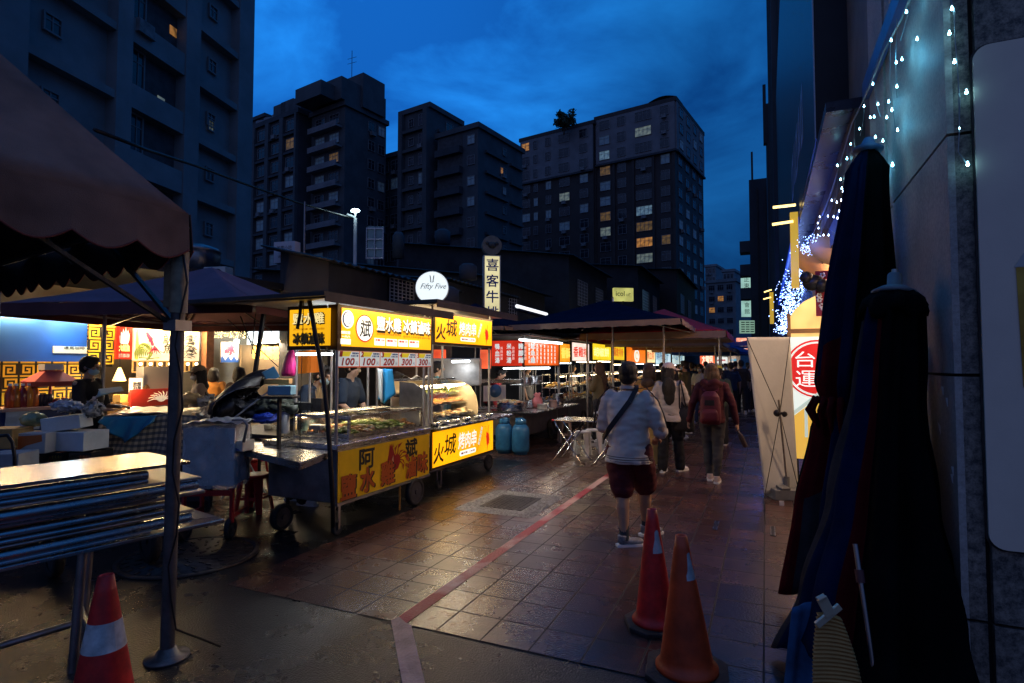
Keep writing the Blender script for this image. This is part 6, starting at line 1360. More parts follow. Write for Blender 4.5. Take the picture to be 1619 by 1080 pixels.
# air conditioner and round tank on the left roofs
p = gd(345, 437, 13); t = thing('air_conditioner', 'pale outdoor air conditioner unit with a dark fan on the left roof', 'air conditioner', p - Z * .2)
mb = MB(); mb.box(p, (.56, .26, .40), rz=YAW - .2); mb.build('casing', mat('ac_white', (.60, .60, .56), .5, em=(1, .9, .7), es=.0), t, bevel=.01)
rx = Vector((math.cos(YAW - .2), math.sin(YAW - .2), 0)); n_ = rx.cross(Z); mb = MB(); mb.cyl(p + rx * .08 + n_ * .13, p + rx * .08 + n_ * .14, .15, n=24); mb.build('fan', black_pl, t)
mb = MB(); [mb.box(p - rx * .19 + n_ * .133 + Z * (-.14 + .05 * k), (.12, .008, .02), rz=YAW - .2) for k in range(7)]; mb.build('vent', iron, t)
mb = MB(); mb.box2((p.x - 1.6, p.y - .2, 2.4), (p.x + 1.4, p.y + 1.4, p.z - .21)); mb.build('roof_box', housew, label='dark rooftop box that carries the air conditioner', cat='roof structure')
p = gd(310, 412, 14); mb = MB(); mb.lathe(p - Z * .4, [(.5, 0), (.55, .5), (.52, .6), (.56, .62), (.5, .7), (.2, .8)], 20); mb.build('water_tank', steel_dull, label='round steel water tank with banded rim on the left roof', cat='water tank')
p = gd(593, 382, 24); t = thing('roof_cage', 'glazed rooftop cage faintly lit right of the street lamp', 'roof cage', p - Z * .8)
mb = MB(); [mb.bar(p + cR * (x * .35) - Z * .75, p + cR * (x * .35) + Z * .6, .05) for x in (-1, 0, 1)]; [mb.bar(p - cR * .35 + Z * z, p + cR * .35 + Z * z, .04) for z in (-.7, -.3, .1, .55)]; mb.build('frame', steel, t)
mb = MB(); mb.box(p + cF * .1, (.7, .1, 1.3), rz=YAW); mb.build('panes', lit_dim, t)
for i, (px, py, d, w, h) in enumerate(((630, 388, 24, .5, 1.1), (540 + 160, 345 + 30, 60, 1.6, 1.6), (740, 430, 16, .5, .45), (706, 470, 14, .6, .5))):
    p = gd(px, py, d); mb = MB(); mb.lathe(p - Z * h / 2, [(w / 2, 0), (w / 2, h * .85), (w * .3, h)], 14); mb.build('water_tank', w_mid, label=['slim dark tank on the roofs right of the glazed cage', 'pale tank before the stepped middle block', 'round dish like tank left of the vertical cow sign', 'squat dark tank right of the round white sign'][i], cat='water tank')
# lit tube on the roof slope
a, b = gd(817, 484, 15), gd(864, 497, 16.5); t = thing('tube_lamp', 'bare white tube lamp slanting over the roofs behind the navy umbrella', 'lamp', (a + b) / 2 - Z * .05)
mb = MB(); mb.cyl(a, a.lerp(b, .28), .05, n=8); mb.build('lamp_tube', glow('tube_soft', (.95, .98, 1), 1.2), t); mb = MB(); mb.cyl(a.lerp(b, .32), b, .05, n=8); mb.build('lamp_tube', MATS['tube_soft'], t)
mb = MB(); mb.bar(a - Z * .09, b - Z * .09, .14, .06); mb.build('housing', iron, t)
def cable(label, pts, r=.012):
    mb = MB(); mb.tube([gd(*p) for p in pts], r, 5); return mb.build('overhead_cable', black_pl, label=label, cat='cable')
cable('thick overhead cable sagging from the brown tent to the street lamp', ((150, 205, 9), (230, 236, 11), (310, 262, 13), (380, 288, 15), (470, 320, 18), (556, 345, 20)), .035)
cable('thin wire crossing the low roofs at the left', ((285, 470, 10), (340, 472, 11), (420, 462, 12), (545, 470, 14)), .012)

# ============================================================ shop row along the far left, facing the lane
XS = -10.0
backw = mat('back_wall_warm', (.42, .33, .22), .75, nv=.2, ns=1.2); blue_wall = mat('blue_board', (.004, .055, .24), .5, nv=.12, ns=1.5)
def sy(px, X_=XS): return gx(px, 560, X_).y
def sz(px, py, X_=XS): return gx(px, py, X_).z
t = thing('shop_row', 'covered shop row behind the stalls at the left edge with warm lit back walls', 'building', (-12, 8, 0))
mb = MB(); mb.box2((-13.0, 0, 0), (-12.6, 16, 3.2)); mb.box2((-12.59, 15.6, 0), (-10.4, 15.9, 3.2)); mb.build('wall', backw, t)
mb = MB(); mb.box2((-13.2, 0, 3.21), (-9.2, 16, 3.35)); mb.build('roof', corr, t)
t = thing('drink_stall', 'blue drink stall with a yellow Greek key wall and a row of juice bottles', 'food stall', (-10, 4.4, 0))
y0, y1, y2 = sy(-40), sy(137), sy(178)
mb = MB(); mb.box2((-10.06, y0, 1.70), (XS, y1, 2.34)); mb.build('blue_board', blue_wall, t)
mb = MB(); mb.box2((-10.30, y0, .9), (-10.25, y2, 2.5)); mb.build('back_panel', mat('wall_terracotta', (.55, .30, .12), .6), t)
mb = MB(); mb.box2((-10.0, y1 + .01, 1.62), (-9.995, y2, 2.5)); mb.build('side_panel', ink, t)
gk = mat('key_yellow', (.80, .46, .03), .45, em=(1, .5, .03), es=.25)  # yellow paint; lamp light on it is put in as faint emission
KEY = [(0, 0, 7, 1), (0, 1, 1, 7), (1, 6, 6, 7), (5, 2, 6, 6), (2, 2, 5, 3), (2, 3, 3, 5), (3, 4, 4, 5)]
def key(mb, x, y, z, s, flip=False):
    for a, b, c, d in KEY:
        if flip: a, c = 7 - c, 7 - a
        mb.box2((x, y + a * s, z + b * s), (x + .006, y + c * s, z + d * s))
mb = MB(); mb.box2((-10.245, y0, 1.05), (-10.24, y2, 2.48)); mb.build('key_ground', ink, t)
mb = MB(); yy_ = y0; i = 0
while yy_ < y2 - .2:
    for k in range(7): key(mb, -10.237, yy_ + .1 * (k % 2) * 0, 1.06 + .205 * k, .026, (i + k) % 2 == 1)
    yy_ += .215; i += 1
mb.build('key_pattern', gk, t)
mb = MB(); yy_ = y1 + .02; i = 0
while yy_ < y2 - .1:
    for k in range(4): key(mb, -9.992, yy_, 1.66 + .205 * k, .026, (i + k) % 2 == 1)
    yy_ += .215; i += 1
mb.build('key_pattern', gk, t)
mb = MB(); a, b = sy(83), sy(137); mb.box2((XS + .003, a, sz(83, 558)), (XS + .02, b - .01, sz(83, 547))); mb.build('name_board', mat('cream_board', (.55, .50, .36), .5, em=(1, .9, .6), es=.15), t)  # unlit board, its slight emission stands in for the stall lamps
brush(t, 'lettering', ink, [('遠馬咖啡', (XS + .022, a + .14, sz(83, 552)), YX, .30, .045, .002, 0)])
mb = MB(); mb.box2((-9.75, y0, 1.02), (-9.25, sy(112, -9.3), 1.06)); mb.build('counter', mat('counter_pink', (.5, .32, .25), .4), t)
mb = MB(); mb.box2((-9.7, y0, 0), (-9.3, sy(112, -9.3), 1.018)); mb.build('counter_front', mat('counter_navy', (.008, .04, .16), .5), t)
tube_light(t, (-9.95, y0, 2.42), (-9.95, sy(62, -9.95), 2.42), tube_warm, .02, 38, (1, .60, .26)); tube_light(t, (-9.95, sy(70, -9.95), 2.42), (-9.95, sy(204, -9.95), 2.42), tube_warm, .02, 38, (1, .62, .28))
tube_light(t, (-9.7, sy(88), 2.36), (-9.7, sy(110), 2.36), glow('spot_cyan', (.5, .9, 1.0), 34), .025, 14, (.5, .85, 1.0))
for k, px in enumerate((18, 27, 38, 48, 57)):
    c = Vector((-9.45, sy(px, -9.45), 1.062)); tb = thing('juice_bottle', '%s juice bottle from the left on the drink stall counter' % ['first', 'second', 'third', 'fourth', 'fifth'][k], 'bottle', c, 0, 'juice bottles on the drink stall')
    mb = MB(); mb.lathe(c, [(.05, 0), (.055, .02), (.055, .20), (.03, .26), (.02, .30)], 14); mb.build('bottle', mat('juice_%d' % k, ((.50, .07, .01), (.40, .12, .01), (.22, .02, .02), (.55, .20, .02), (.5, .12, .02))[k], .15, spec=.7), tb)
    mb = MB(); mb.cyl(c + Z * .30, c + Z * .33, .024, n=10); mb.build('cap', ink_white, tb)
for k, px in enumerate((65, 73, 80)):
    c = Vector((-9.45, sy(px, -9.45), 1.062)); mb = MB(); mb.lathe(c, [(.035, 0), (.045, .10), (.048, .16), (.02, .17)], 12); mb.build('dark_cup', mat('cup_dk%d' % k, (.03, .03, .05), .3), label='%s dark cup right of the juice bottles' % ['first', 'second', 'third'][k], cat='cup', group='dark cups on the drink stall')
for k in range(4):
    c = gx(19 + 12 * k, 645, -9.27); mb = MB(); mb.grid(lambda u, v: Vector((-9.27 + .01 * math.sin(v * 6 + k), c.y - .07 + .13 * u, 1.04 - (.26 + .02 * (k % 2)) * v)), 3, 6, .002); mb.build('paper_menu', mat('paper_pale%d' % k, (.42, .55, .62), .6), label='%s pale paper strip hanging on the blue counter front' % ['first', 'second', 'third', 'fourth'][k], cat='paper', group='paper strips on the drink stall counter')
# small red pagoda-like parasol on the counter
c = gx(80, 605, -9.5); t2 = thing('small_canopy', 'small red four sided canopy standing on the drink stall counter', 'canopy', Vector((c.x, c.y, 1.062)))
mb = MB(); R4 = lambda s, z: [Vector((c.x + a * s, c.y + b * s * 1.6, z)) for a, b in ((-1, -1), (1, -1), (1, 1), (-1, 1))]
zt0 = sz(80, 593, -9.5); mb.rings([R4(.17, zt0 - .16), R4(.18, zt0 - .09), R4(.07, zt0 + .05), R4(.065, zt0 + .07)]); mb.build('canopy', mat('canopy_red', (.40, .06, .05), .6, nv=.2), t2)
mb = MB(); mb.box2((c.x - .08, c.y - .12, zt0 + .075), (c.x + .08, c.y + .12, zt0 + .16)); mb.build('top', white_pl, t2); mb = MB(); mb.cyl((c.x, c.y, 1.062), (c.x, c.y, zt0 - .10), .02); mb.build('pole', red_pl, t2)
mb = MB(); mb.smooth = True; heap(mb, (-9.45, sy(98, -9.45), 1.065), .16, .34, .10, 40, rr, .03, 1.6); mb.build('food', [mat('meat_red', (.5, .05, .04), .4), mat('meat_pink', (.55, .18, .12), .4), red_pl], label='heap of red wrapped snacks on the drink stall counter', cat='food')
# squid stall
t = thing('food_stall', 'grilled squid stall with a bright illustrated board of a squid over a wave', 'food stall', (-10, 7.6, 0))
a, b = sy(180), sy(206); red_lit = glow('red_lit_board', (.70, .03, .01), .65)
mb = MB(); mb.box2((XS, a, sz(190, 568)), (XS + .05, b, sz(190, 517))); mb.build('red_board', red_lit, t)
mb = MB(); cz0 = sz(190, 532); cy0 = (a + b) / 2
mb.poly([(cy0 + u * (b - a), cz0 + v) for u, v in ((-.28, -.12), (-.3, .0), (-.22, .08), (-.14, .03), (-.1, .13), (0, .05), (.06, .16), (.12, .04), (.2, .12), (.26, .02), (.3, .07), (.28, -.06), (.2, -.13))], (XS + .055, 0, 0), YX, Z, .001); mb.build('hand_print', whitish, t)
brush(t, 'lettering', glow('let_yg', (.9, .95, .3), 1.0), [('大魷魚', (XS + .056, a + .05, sz(190, 555)), YX, b - a - .1, .11, .01, 0)]); brush(t, 'small_lettering', glow('let_rw', (1, .5, .4), .8), [('NT 100-150', (XS + .056, a + .05, sz(190, 565)), YX, b - a - .1, .06, .004, 0)])
a, b = sy(210), sy(313); z0, z1 = sz(210, 570), sz(210, 519)
board = bpy.data.materials.new('squid_board'); board.use_nodes = True; nt_ = board.node_tree; bb = nt_.nodes['Principled BSDF']
mb = MB(); mb.box2((XS - .02, a, z0), (XS + .03, b, z1)); mb.build('lit_board', glow('cream_lit', (1.0, .80, .48), 1.15, nv=.3, ns=.9), t)
W_ = b - a; H_ = z1 - z0
def bp(u, v, k=0): return Vector((XS + .033 + .002 * k, a + W_ * u, z0 + H_ * v))
mb = MB(); mb.add([bp(.02, .03), bp(.02, .97), bp(.06, .97), bp(.06, .03)], [(0, 1, 2, 3)]); mb.build('border_strip', glow('strip_y', (1, .7, .1), .8), t)
mb = MB()
for j in range(7):      # a curling wave, drawn in strokes
    c0u, c0v, r0 = .15 + .012 * j, .20, .30 - .035 * j
    mb.tube([bp(c0u + math.cos(R(200 - 24 * k)) * r0 * .48 * (1 - .055 * k), c0v + math.sin(R(200 - 24 * k)) * r0 * 1.5 * (1 - .05 * k), j) for k in range(12)], [.004] + [.022 - .002 * j] * 10 + [.004], 4)
mb.tube([bp(.07 + .032 * k, .08 + .02 * math.sin(k), 2) for k in range(10)], .014, 4); mb.build('wave_print', glow('wave_olive', (.30, .33, .06), .6), t)
mb = MB(); sq = [(.150, .86), (.158, .91), (.185, .90), (.225, .78), (.262, .70), (.250, .66), (.275, .52), (.262, .44), (.235, .46), (.220, .58), (.195, .60), (.192, .66), (.165, .76)]
mb.add([bp(a_, b_, 8) for a_, b_ in sq], [tuple(range(len(sq)))])
for k in range(8): mb.tube([bp(.250 + .004 * k, .47, 8), bp(.235 + .016 * k, .36 - .01 * abs(k - 3), 8), bp(.205 + .026 * k, .25 + .03 * (k % 3), 8), bp(.190 + .032 * k, .20 + .05 * (k % 2), 8)], [.012, .009, .006, .003], 4)
mb.build('squid_print', glow('squid_red', (.55, .02, .06), .6), t)
brush(t, 'lettering', ink, [('魷', bp(.40, .55, 9), YX, .19, .19, .004, .1), ('魚', bp(.41, .24, 9), YX, .18, .18, .004, .1), ('吉', bp(.80, .66, 9), YX, .10, .14, .002, 0)])
mb = MB()
for k in range(26): p = bp(.86 + .10 * rr.random(), .08 + .85 * rr.random(), 9); mb.tube([p, p + Vector((0, -.09, .02)), p + Vector((0, -.16, rr.uniform(-.05, .05)))], [.012, .007, .003], 4)
mb.build('branch_print', ink, t)
tube_light(t, (XS + .15, a, z1 + .07), (XS + .15, b, z1 + .07), tube_warm, .02, 70, (1, .70, .36), down=True)
mb = MB()
for k in range(14): y = a + W_ * (k + .2) / 14; mb.box2((XS + .0, y, z0 - .19), (XS + .012, y + W_ * .035, z0 - .02))
mb.build('striped_fringe', mat('dk_fringe', (.06, .025, .01), .7), t)
mb = MB(); mb.box2((XS - .02, a, z0 - .21), (XS - .01, b, z0 - .01)); mb.build('fringe_back', glow('fringe_warm', (1, .55, .14), .7), t)
for k in range(7): mb = MB(); mb.ball((XS + .08, a + W_ * (k + .5) / 7, z0 - .06), .028, 8, 6); mb.build('bulb', glow('bulb_warm%d' % k, (1, .8, .45), 9) if k == 0 else MATS['bulb_warm0'], t)
mb = MB(); mb.box2((XS - 1.0, a, 0), (XS + .1, b + .1, 1.05)); mb.build('counter', steel_dull, t)
mb = MB(); ya, yb = sy(209, -9.6), sy(275, -9.6); mb.box2((-9.65, ya, .95), (-9.6, yb, 1.24)); mb.build('red_front', mat('front_red', (.30, .02, .015), .4, em=(1, .08, .02), es=.10), t)  # red front with some lamp light added as emission
mb = MB(); cx2 = (ya + yb) / 2 + .15
for k in range(9): an = R(10 + 20 * k); mb.tube([Vector((-9.594, cx2, 1.05)), Vector((-9.594, cx2 + math.cos(an) * .14, 1.05 + math.sin(an) * .10)), Vector((-9.594, cx2 + math.cos(an + .25) * .24, 1.05 + math.sin(an + .3) * .15))], [.016, .010, .004], 5)
mb.ball((-9.594, cx2, 1.06), .06, 8, 5, (.15, 1.3, .8)); mb.build('crab_print', glow('print_cream', (1, .75, .5), .6), t)
mb = MB(); mb.box2((-9.9, sy(216, -9.9), 1.06), (-9.7, sy(256, -9.9), 1.62)); mb.build('steel_fridge', mat('fridge', (.36, .34, .30), .5, .2), t)
a2, b2 = sy(208, -9.62), sy(227, -9.62); mb = MB(); mb.box2((-9.66, a2, sz(215, 620, -9.62)), (-9.63, b2, sz(215, 598, -9.62))); mb.build('menu_board', glow('menu_lit', (1, .9, .75), .8), t)
brush(t, 'menu_lettering', ink, [('炭烤魷魚大章魚腳', (-9.626, a2 + .03, sz(215, 611, -9.62)), YX, b2 - a2 - .06, .08, .004, 0), ('花枝丸透抽', (-9.626, a2 + .03, sz(215, 617, -9.62)), YX, b2 - a2 - .06, .07, .004, 0)])
mb = MB(); mb.lathe((-9.75, sy(230, -9.75), 1.06), [(.07, 0), (.08, .2), (.05, .26)], 12); mb.build('jar', mat('jar_brown', (.3, .14, .04), .4), t)
c = gx(189, 588, -9.8); t2 = thing('hanging_lamp', 'bright cone shaped lamp hanging by the squid stall', 'lamp', c - Z * .15); mb = MB(); mb.lathe(c - Z * .15, [(.10, 0), (.05, .14), (.02, .22)], 16); mb.build('lamp_shade', glow('lamp_amber', (1, .68, .25), 3.0), t2); mb = MB(); mb.cyl(c + Z * .07, c + Z * .9, .006, n=5); mb.build('cord', black_pl, t2)
ld = bpy.data.lights.new('lamp_light', 'POINT'); ld.energy = 45; ld.color = (1, .6, .28); ld.shadow_soft_size = .08; lo = bpy.data.objects.new('lamp_light', ld); COL.objects.link(lo); lo.parent = t2; lo.location = (.25, 0, -.05)
# yellow goods under the lamp
mb = MB(); mb.box2((-10.1, sy(178), 0), (-9.7, sy(205), 1.02)); mb.build('display_table', mat('table_wood', (.28, .15, .05), .6), label='wooden display table under the cone lamp', cat='table')
for k, (px, w) in enumerate(((185, .16), (193, .12), (201, .13))):
    c = Vector((-9.85, sy(px), 1.022)); mb = MB(); mb.box(c + Z * .07, (.2, w, .13), rz=.2 * k); mb.build('carton', mat('cart_y%d' % k, ((.5, .3, .08), (.45, .06, .03), (.4, .24, .1))[k], .7), label=['tan carton on the display table under the cone lamp', 'small red carton on the display table under the cone lamp', 'brown carton at the right end of the display table'][k], cat='carton', bevel=.004)
# ice shop and tea shop farther along
t = thing('ice_shop', 'ice dessert shop front with a red snow ice banner over a blue wave', 'shop front', (-10.4, 10, 0))
mb = MB(); mb.box2((-10.9, sy(322), 0), (-10.85, sy(395, -10.9), 2.5)); mb.build('wall', mat('tile_pale', (.42, .40, .34), .5, nv=.15, ns=4), t)
mb = MB(); mb.box2((-10.0, sy(318) , 0), (-9.85, sy(318) + .16, 2.6)); mb.build('brick_post', mat('brick_brown', (.20, .08, .035), .8, nv=.3, ns=12), t)
X9 = -10.2; a, b = sy(348, X9), sy(376, X9); zz0, zz1 = sz(360, 573, X9), sz(360, 541, X9)
mb = MB(); mb.box2((X9, a, zz0), (X9 + .02, b, zz1)); mb.build('banner', mat('banner_peach', (.70, .50, .32), .6, em=(1, .65, .4), es=.35), t)  # emission paints the shop's light onto the banner
brush(t, 'lettering', mat('ice_red', (.55, .01, .03), .5), [('冰', (X9 + .022, a + (b - a) * .22, zz0 + (zz1 - zz0) * .42), YX, (b - a) * .56, (zz1 - zz0) * .52, .03, 0)])
mb = MB(); W2 = b - a; mb.add([(X9 + .024, a, zz0)] + [(X9 + .024, a + W2 * k / 12, zz0 + .09 + .05 * math.sin(k * 1.6)) for k in range(13)] + [(X9 + .024, b, zz0)], [tuple(range(15))]); mb.build('wave_print', mat('wave_blue', (.03, .09, .28), .5), t)
a, b = sy(380, X9), sy(396, X9); mb = MB(); mb.box2((X9, a, sz(385, 573, X9)), (X9 + .02, b, sz(385, 548, X9))); mb.build('banner', mat('banner_tan', (.5, .33, .22), .6), t)
brush(t, 'lettering', ink_blue, [('豆花', (X9 + .022, a + .08, sz(385, 568, X9)), YX, (b - a) * .7, .22, .01, 0)])
c = gx(374, 540, -10.1); t2 = thing('bulb_lamp', 'bare white bulb shining at the ice shop', 'lamp', c); mb = MB(); mb.ball(c, .055, 10, 7); mb.build('bulb', glow('bulb_white', (.85, 1, 1), 26), t2)
ld = bpy.data.lights.new('lamp_light', 'POINT'); ld.energy = 50; ld.color = (.95, .92, .8); ld.shadow_soft_size = .06; lo = bpy.data.objects.new('lamp_light', ld); COL.objects.link(lo); lo.parent = t2; lo.location = (.2, 0, 0)
mb = MB(); rq = random.Random(5)
for k in range(150): p = gx(328 + 60 * rq.random(), 524 + 10 * rq.random(), -9.9); mb.ball(p, .010, 4, 2)
mb.build('fairy_lights', glow('fairy', (1, .7, .25), 5), label='warm fairy lights strung above the ice shop front', cat='string lights', kind='stuff')
t = thing('tea_shop', 'milk tea shop with a glowing white canopy sign and yellow neon characters', 'shop front', (-9.6, 12.5, 0))
X7 = -9.4; q = [gx(390, 545, X7), gx(452, 541, X7), gx(452, 520, X7), gx(410, 522, X7), gx(401, 508, X7), gx(397, 523, X7), gx(391, 525, X7)]
mb = MB(); mb.poly([(p.y, p.z) for p in q], (X7, 0, 0), YX, Z, .06); mb.build('lit_canopy', glow('blue_white', (.85, .95, 1), 1.5), t)
neon = glow('neon_yellow', (1, .62, .12), 2.2)
mb = MB(); mb.box2((X7 - .3, sy(396, X7), 0), (X7 - .25, sy(480, X7), 2.05)); mb.build('wall', backw, t)
brush(t, 'neon_lettering', neon, [('泰式奶茶', (X7 + .0, sy(399, X7), sz(420, 567, X7)), YX, sy(441, X7) - sy(399, X7), .26, .02, 0)])
tube_light(t, (X7 + .1, sy(400, X7), 2.15), (X7 + .1, sy(470, X7), 2.15), tube_warm, .02, 50, (1, .75, .5))
# grey poles of that side
c = gz(173, 650, .9); mb = MB(); mb.cyl((-7.6, 4.55, 0), (-7.6, 4.55, 2.2), .03, n=12); 
mb = MB(); mb.bar(gd(418, 490, 6.4), gd(400, 612, 6.4), .045, .03); mb.build('tent_strut', black_pl, label='dark slanting strut in front of the tea shop sign', cat='strut')
mb = MB()
for p in (((380, 500, 6.6), (404, 560, 6.6)), ((404, 496, 6.5), (398, 560, 6.5)), ((360, 505, 7), (440, 580, 7))): mb.tube([gd(*p[0]), gd(*p[1])], .006, 5)
mb.build('tent_ropes', black_pl, label='thin dark ropes crossing before the tea shop sign', cat='rope', kind='stuff')
# red paper lantern-ish signs glimpsed behind the skewer cart
p = gd(694, 567, 11); mb = MB(); mb.box(p, (.26, .1, .34), rz=YAW); mb.build('lit_sign', glow('red_lantern', (1, .10, .03), 1.0, nv=.5, ns=5), label='small red lit sign glimpsed between the two lit carts', cat='sign')
p = gd(768, 568, 11); mb = MB(); mb.box(p, (.20, .1, .36), rz=YAW); mb.build('lit_sign', glow('red_lantern2', (1, .14, .05), .9, nv=.5, ns=5), label='small red lit sign seen past the right post of the skewer cart', cat='sign')
mb = MB(); mb.box2((-7.9, 10.3, 0), (-6.0, 10.38, 2.1)); mb.build('partition_board', mat('board_dk', (.12, .09, .07), .7, nv=.3), label='brown board screening the back of the skewer cart', cat='board')
p = gd(722, 588, 10.5); mb = MB(); mb.box(p, (.9, .5, .5), rz=YAW); mb.build('range_hood', steel_dull, label='steel hood with a lit tube behind the skewer cart', cat='hood', bevel=.02)
t = thing('tube_lamp', 'white tube lamp under the steel hood behind the skewer cart', 'lamp', gd(730, 566, 10)); tube_light(t, gd(715, 572, 9.6), gd(742, 571, 9.9), tube_w, .02, 8, (.9, .97, 1))
# ============================================================ foreground left: steel table stack, crates, covered carts, stools
tD = Vector((math.sin(R(12)), math.cos(R(12)), 0)); nD = Vector((tD.y, -tD.x, 0))     # along the stack (away), and to its right
E0 = gd(305, 727, 3.55); E0 = Vector((E0.x, E0.y, 0))
ztop, zsh = 1.055, .655
t = thing('trestle_table', 'low steel trestle table carrying a stack of folded steel tables at the left', 'table', E0 - tD * 1.0 - nD * .35)
Ln = 2.6; Wd = .66
def slab(mb, e, w, z0, z1, ext=0.0, back=Ln, inset=0.0):
    P = [E0 + tD * (ext) - nD * inset, E0 + tD * ext - nD * w, E0 - tD * back - nD * w, E0 - tD * back - nD * inset]; mb.hexa([Vector((p.x, p.y, z0)) for p in reversed(P)][::-1], [Vector((p.x, p.y, z1)) for p in P])
mb = MB(); slab(mb, 0, Wd + .02, zsh - .022, zsh, .20, inset=-.02); mb.build('table_top', steel, t, bevel=.004)
for k, (al, sd) in enumerate(((-.55, .04), (-.35, .55), (-1.15, .04), (-1.3, .55))):
    p = E0 + tD * al - nD * sd; q = p + tD * (-.03 if k < 2 else -.10); mb = MB(); mb.cyl(Vector((q.x, q.y, 0)), Vector((p.x, p.y, zsh - .023)), .024, n=12); mb.build('leg', steel_dull, t)
a = E0 + tD * -.5 - nD * .04; b = E0 + tD * -1.25 - nD * .04; c = E0 + tD * -.4 - nD * .55; d = E0 + tD * -1.3 - nD * .55
for u, v in ((a, c), (b, d), (a.lerp(c, .5), b.lerp(d, .5))): mb = MB(); mb.cyl(Vector((u.x, u.y, .16)), Vector((v.x, v.y, .16)), .019, n=10); mb.build('crossbar', steel_dull, t)
mb = MB(); p = E0 - tD * 1.1 - nD * .02; mb.cyl(Vector((p.x, p.y, .42)), Vector((p.x, p.y, .46)), .031, n=12); mb.build('blue_tie', mat('tape_blue', (.03, .2, .3), .5), t)
n_t = 4; hz = (ztop - zsh - .005) / n_t
for k in range(n_t):
    z0 = zsh + .004 + hz * k; ex = (.02, .10, .05, .0)[k]
    lab = ['lowest folded steel table of the stack', 'second folded steel table from the bottom of the stack', 'folded steel table just under the top one', 'topmost folded steel table of the stack, mirroring the lamps'][k]
    ft_ = thing('folded_table', lab, 'folding table', Vector((E0.x, E0.y, z0)) - tD * 1.0, 0, 'folded steel tables in the stack')
    iv = (.0, .035, -.012, .028, .0)[k]; mb = MB(); slab(mb, 0, Wd, z0 + hz * (.80 - .06 * (k % 2)), z0 + hz * .95, ex, inset=iv); mb.build('table_top', steel if k == 3 else steel_dull, ft_, bevel=.006)
    mb = MB(); p = E0 + tD * (ex - .02 - .22 * (k % 2)) - nD * (.02 + iv); q = E0 - tD * Ln - nD * (.03 + iv); mb.cyl(Vector((p.x, p.y, z0 + hz * .42)), Vector((q.x, q.y, z0 + hz * .36)), (.030, .026, .031, .028)[k], n=10); mb.build('folded_leg', steel, ft_)
    mb = MB(); p = E0 + tD * (ex - .25) - nD * .01; mb.cyl(Vector((p.x, p.y, z0 + hz * .10)), Vector((q.x, q.y, z0 + hz * .06)), .012, n=8); mb.build('folded_leg', steel, ft_)
    mb = MB(); p = E0 + tD * (ex - .1) - nD * .5; q2 = E0 - tD * Ln - nD * .5; mb.cyl(Vector((p.x, p.y, z0 + hz * .3)), Vector((q2.x, q2.y, z0 + hz * .3)), .017, n=8); mb.build('folded_leg', steel_dull, ft_)
mirror = mat('mirror_steel', (.20, .20, .21), .22, 1.0, bump=.18, bs=3.0, nv=.05)
mb = MB(); slab(mb, 0, Wd - .01, ztop - .012, ztop - .004, -.01, inset=.01); mb.build('polished_sheet', mirror, ft_)
# helper for boxy goods seen at a known depth
def crate(px, py, d, w, dp, h, m, label, cat='box', name='box', rz=0.0, zb=None, group=None, print_=None, bev=.006, tilt=0.0):
    p = gd(px, py, d); z = zb if zb is not None else p.z - h / 2; c = Vector((p.x, p.y, z))
    t = thing(name, label, cat, c, 0, group); M = Matrix.Rotation(YAW + rz, 3, 'Z') @ Matrix.Rotation(tilt, 3, 'Y')
    mb = MB(); mb.box(c + Z * h / 2, (w, dp, h), rot=M); mb.build('body', m, t, bevel=bev)
    if print_:
        mb = MB(); f = c + Z * h / 2 + M @ Vector((0, -dp / 2 - .002, 0)); ux = M @ Vector((1, 0, 0)); uz = M @ Vector((0, 0, 1))
        pm_, pts = print_; mb.add([f + ux * a * w + uz * b * h for a, b in pts], [tuple(range(len(pts)))]); mb.build('print', pm_, t)
    return t, c, M
foam = mat('foam_white', (.62, .62, .60), .85, nv=.08, ns=6, bump=.15, bs=90); foamg = mat('foam_grey', (.36, .37, .38), .85, nv=.15, ns=6)
film_w = film('film_clear', (.75, .78, .80), .35, .15)
crateb = mat('crate_black', (.015, .015, .016), .5)
prnt_o = mat('print_orange2', (.55, .12, .02), .6)
def net_crate(px, py, d, w, label, zb):
    p = gd(px, py, d); c = Vector((p.x, p.y, zb)); t = thing('plastic_crate', label, 'crate', c, 0, 'black net crates'); M = Matrix.Rotation(YAW, 3, 'Z'); h = .16; dp = .34
    mb = MB()
    for sx, sy_, lx, ly in ((0, -1, w, .012), (0, 1, w, .012), (-1, 0, .012, dp), (1, 0, .012, dp)):
        f = c + M @ Vector((sx * w / 2, sy_ * dp / 2, 0)); mb.box(f + Z * (h - .012), (lx, ly, .024), rot=M); mb.box(f + Z * .012, (lx, ly, .024), rot=M)
        if sy_ == -1:
            n = int(w / .03)
            for k in range(n):
                a = f + M @ Vector((-w / 2 + w * k / n, 0, .02)); b = f + M @ Vector((-w / 2 + w * (k + 1.6) / n, 0, h - .02)); mb.bar(a, b, .006); mb.bar(Vector((a.x, a.y, b.z)), Vector((b.x, b.y, a.z)), .006)
        elif sx: mb.box(f + Z * h / 2, (.01, dp, h - .05), rot=M)
    mb.box(c + Z * .006, (w - .02, dp - .02, .01), rot=M); mb.build('net', crateb, t)
    mb = MB(); mb.smooth = True; heap(mb, c + Z * .015, w * .8, dp * .7, .13, 26, rr, .05, 1.2); mb.build('produce', [prnt_o, FOOD['fried'][1], FOOD['fried'][0]], t)
mb = MB(); p0 = gd(-30, 700, 6.1); p1 = gd(158, 700, 6.3); mb.bar(Vector((p0.x, p0.y, .28)) + cF * .2, Vector((p1.x, p1.y, .28)) + cF * .2, .6, .56); mb.build('goods_bench', iron, label='dark low bench under the foam boxes and crates', cat='bench')
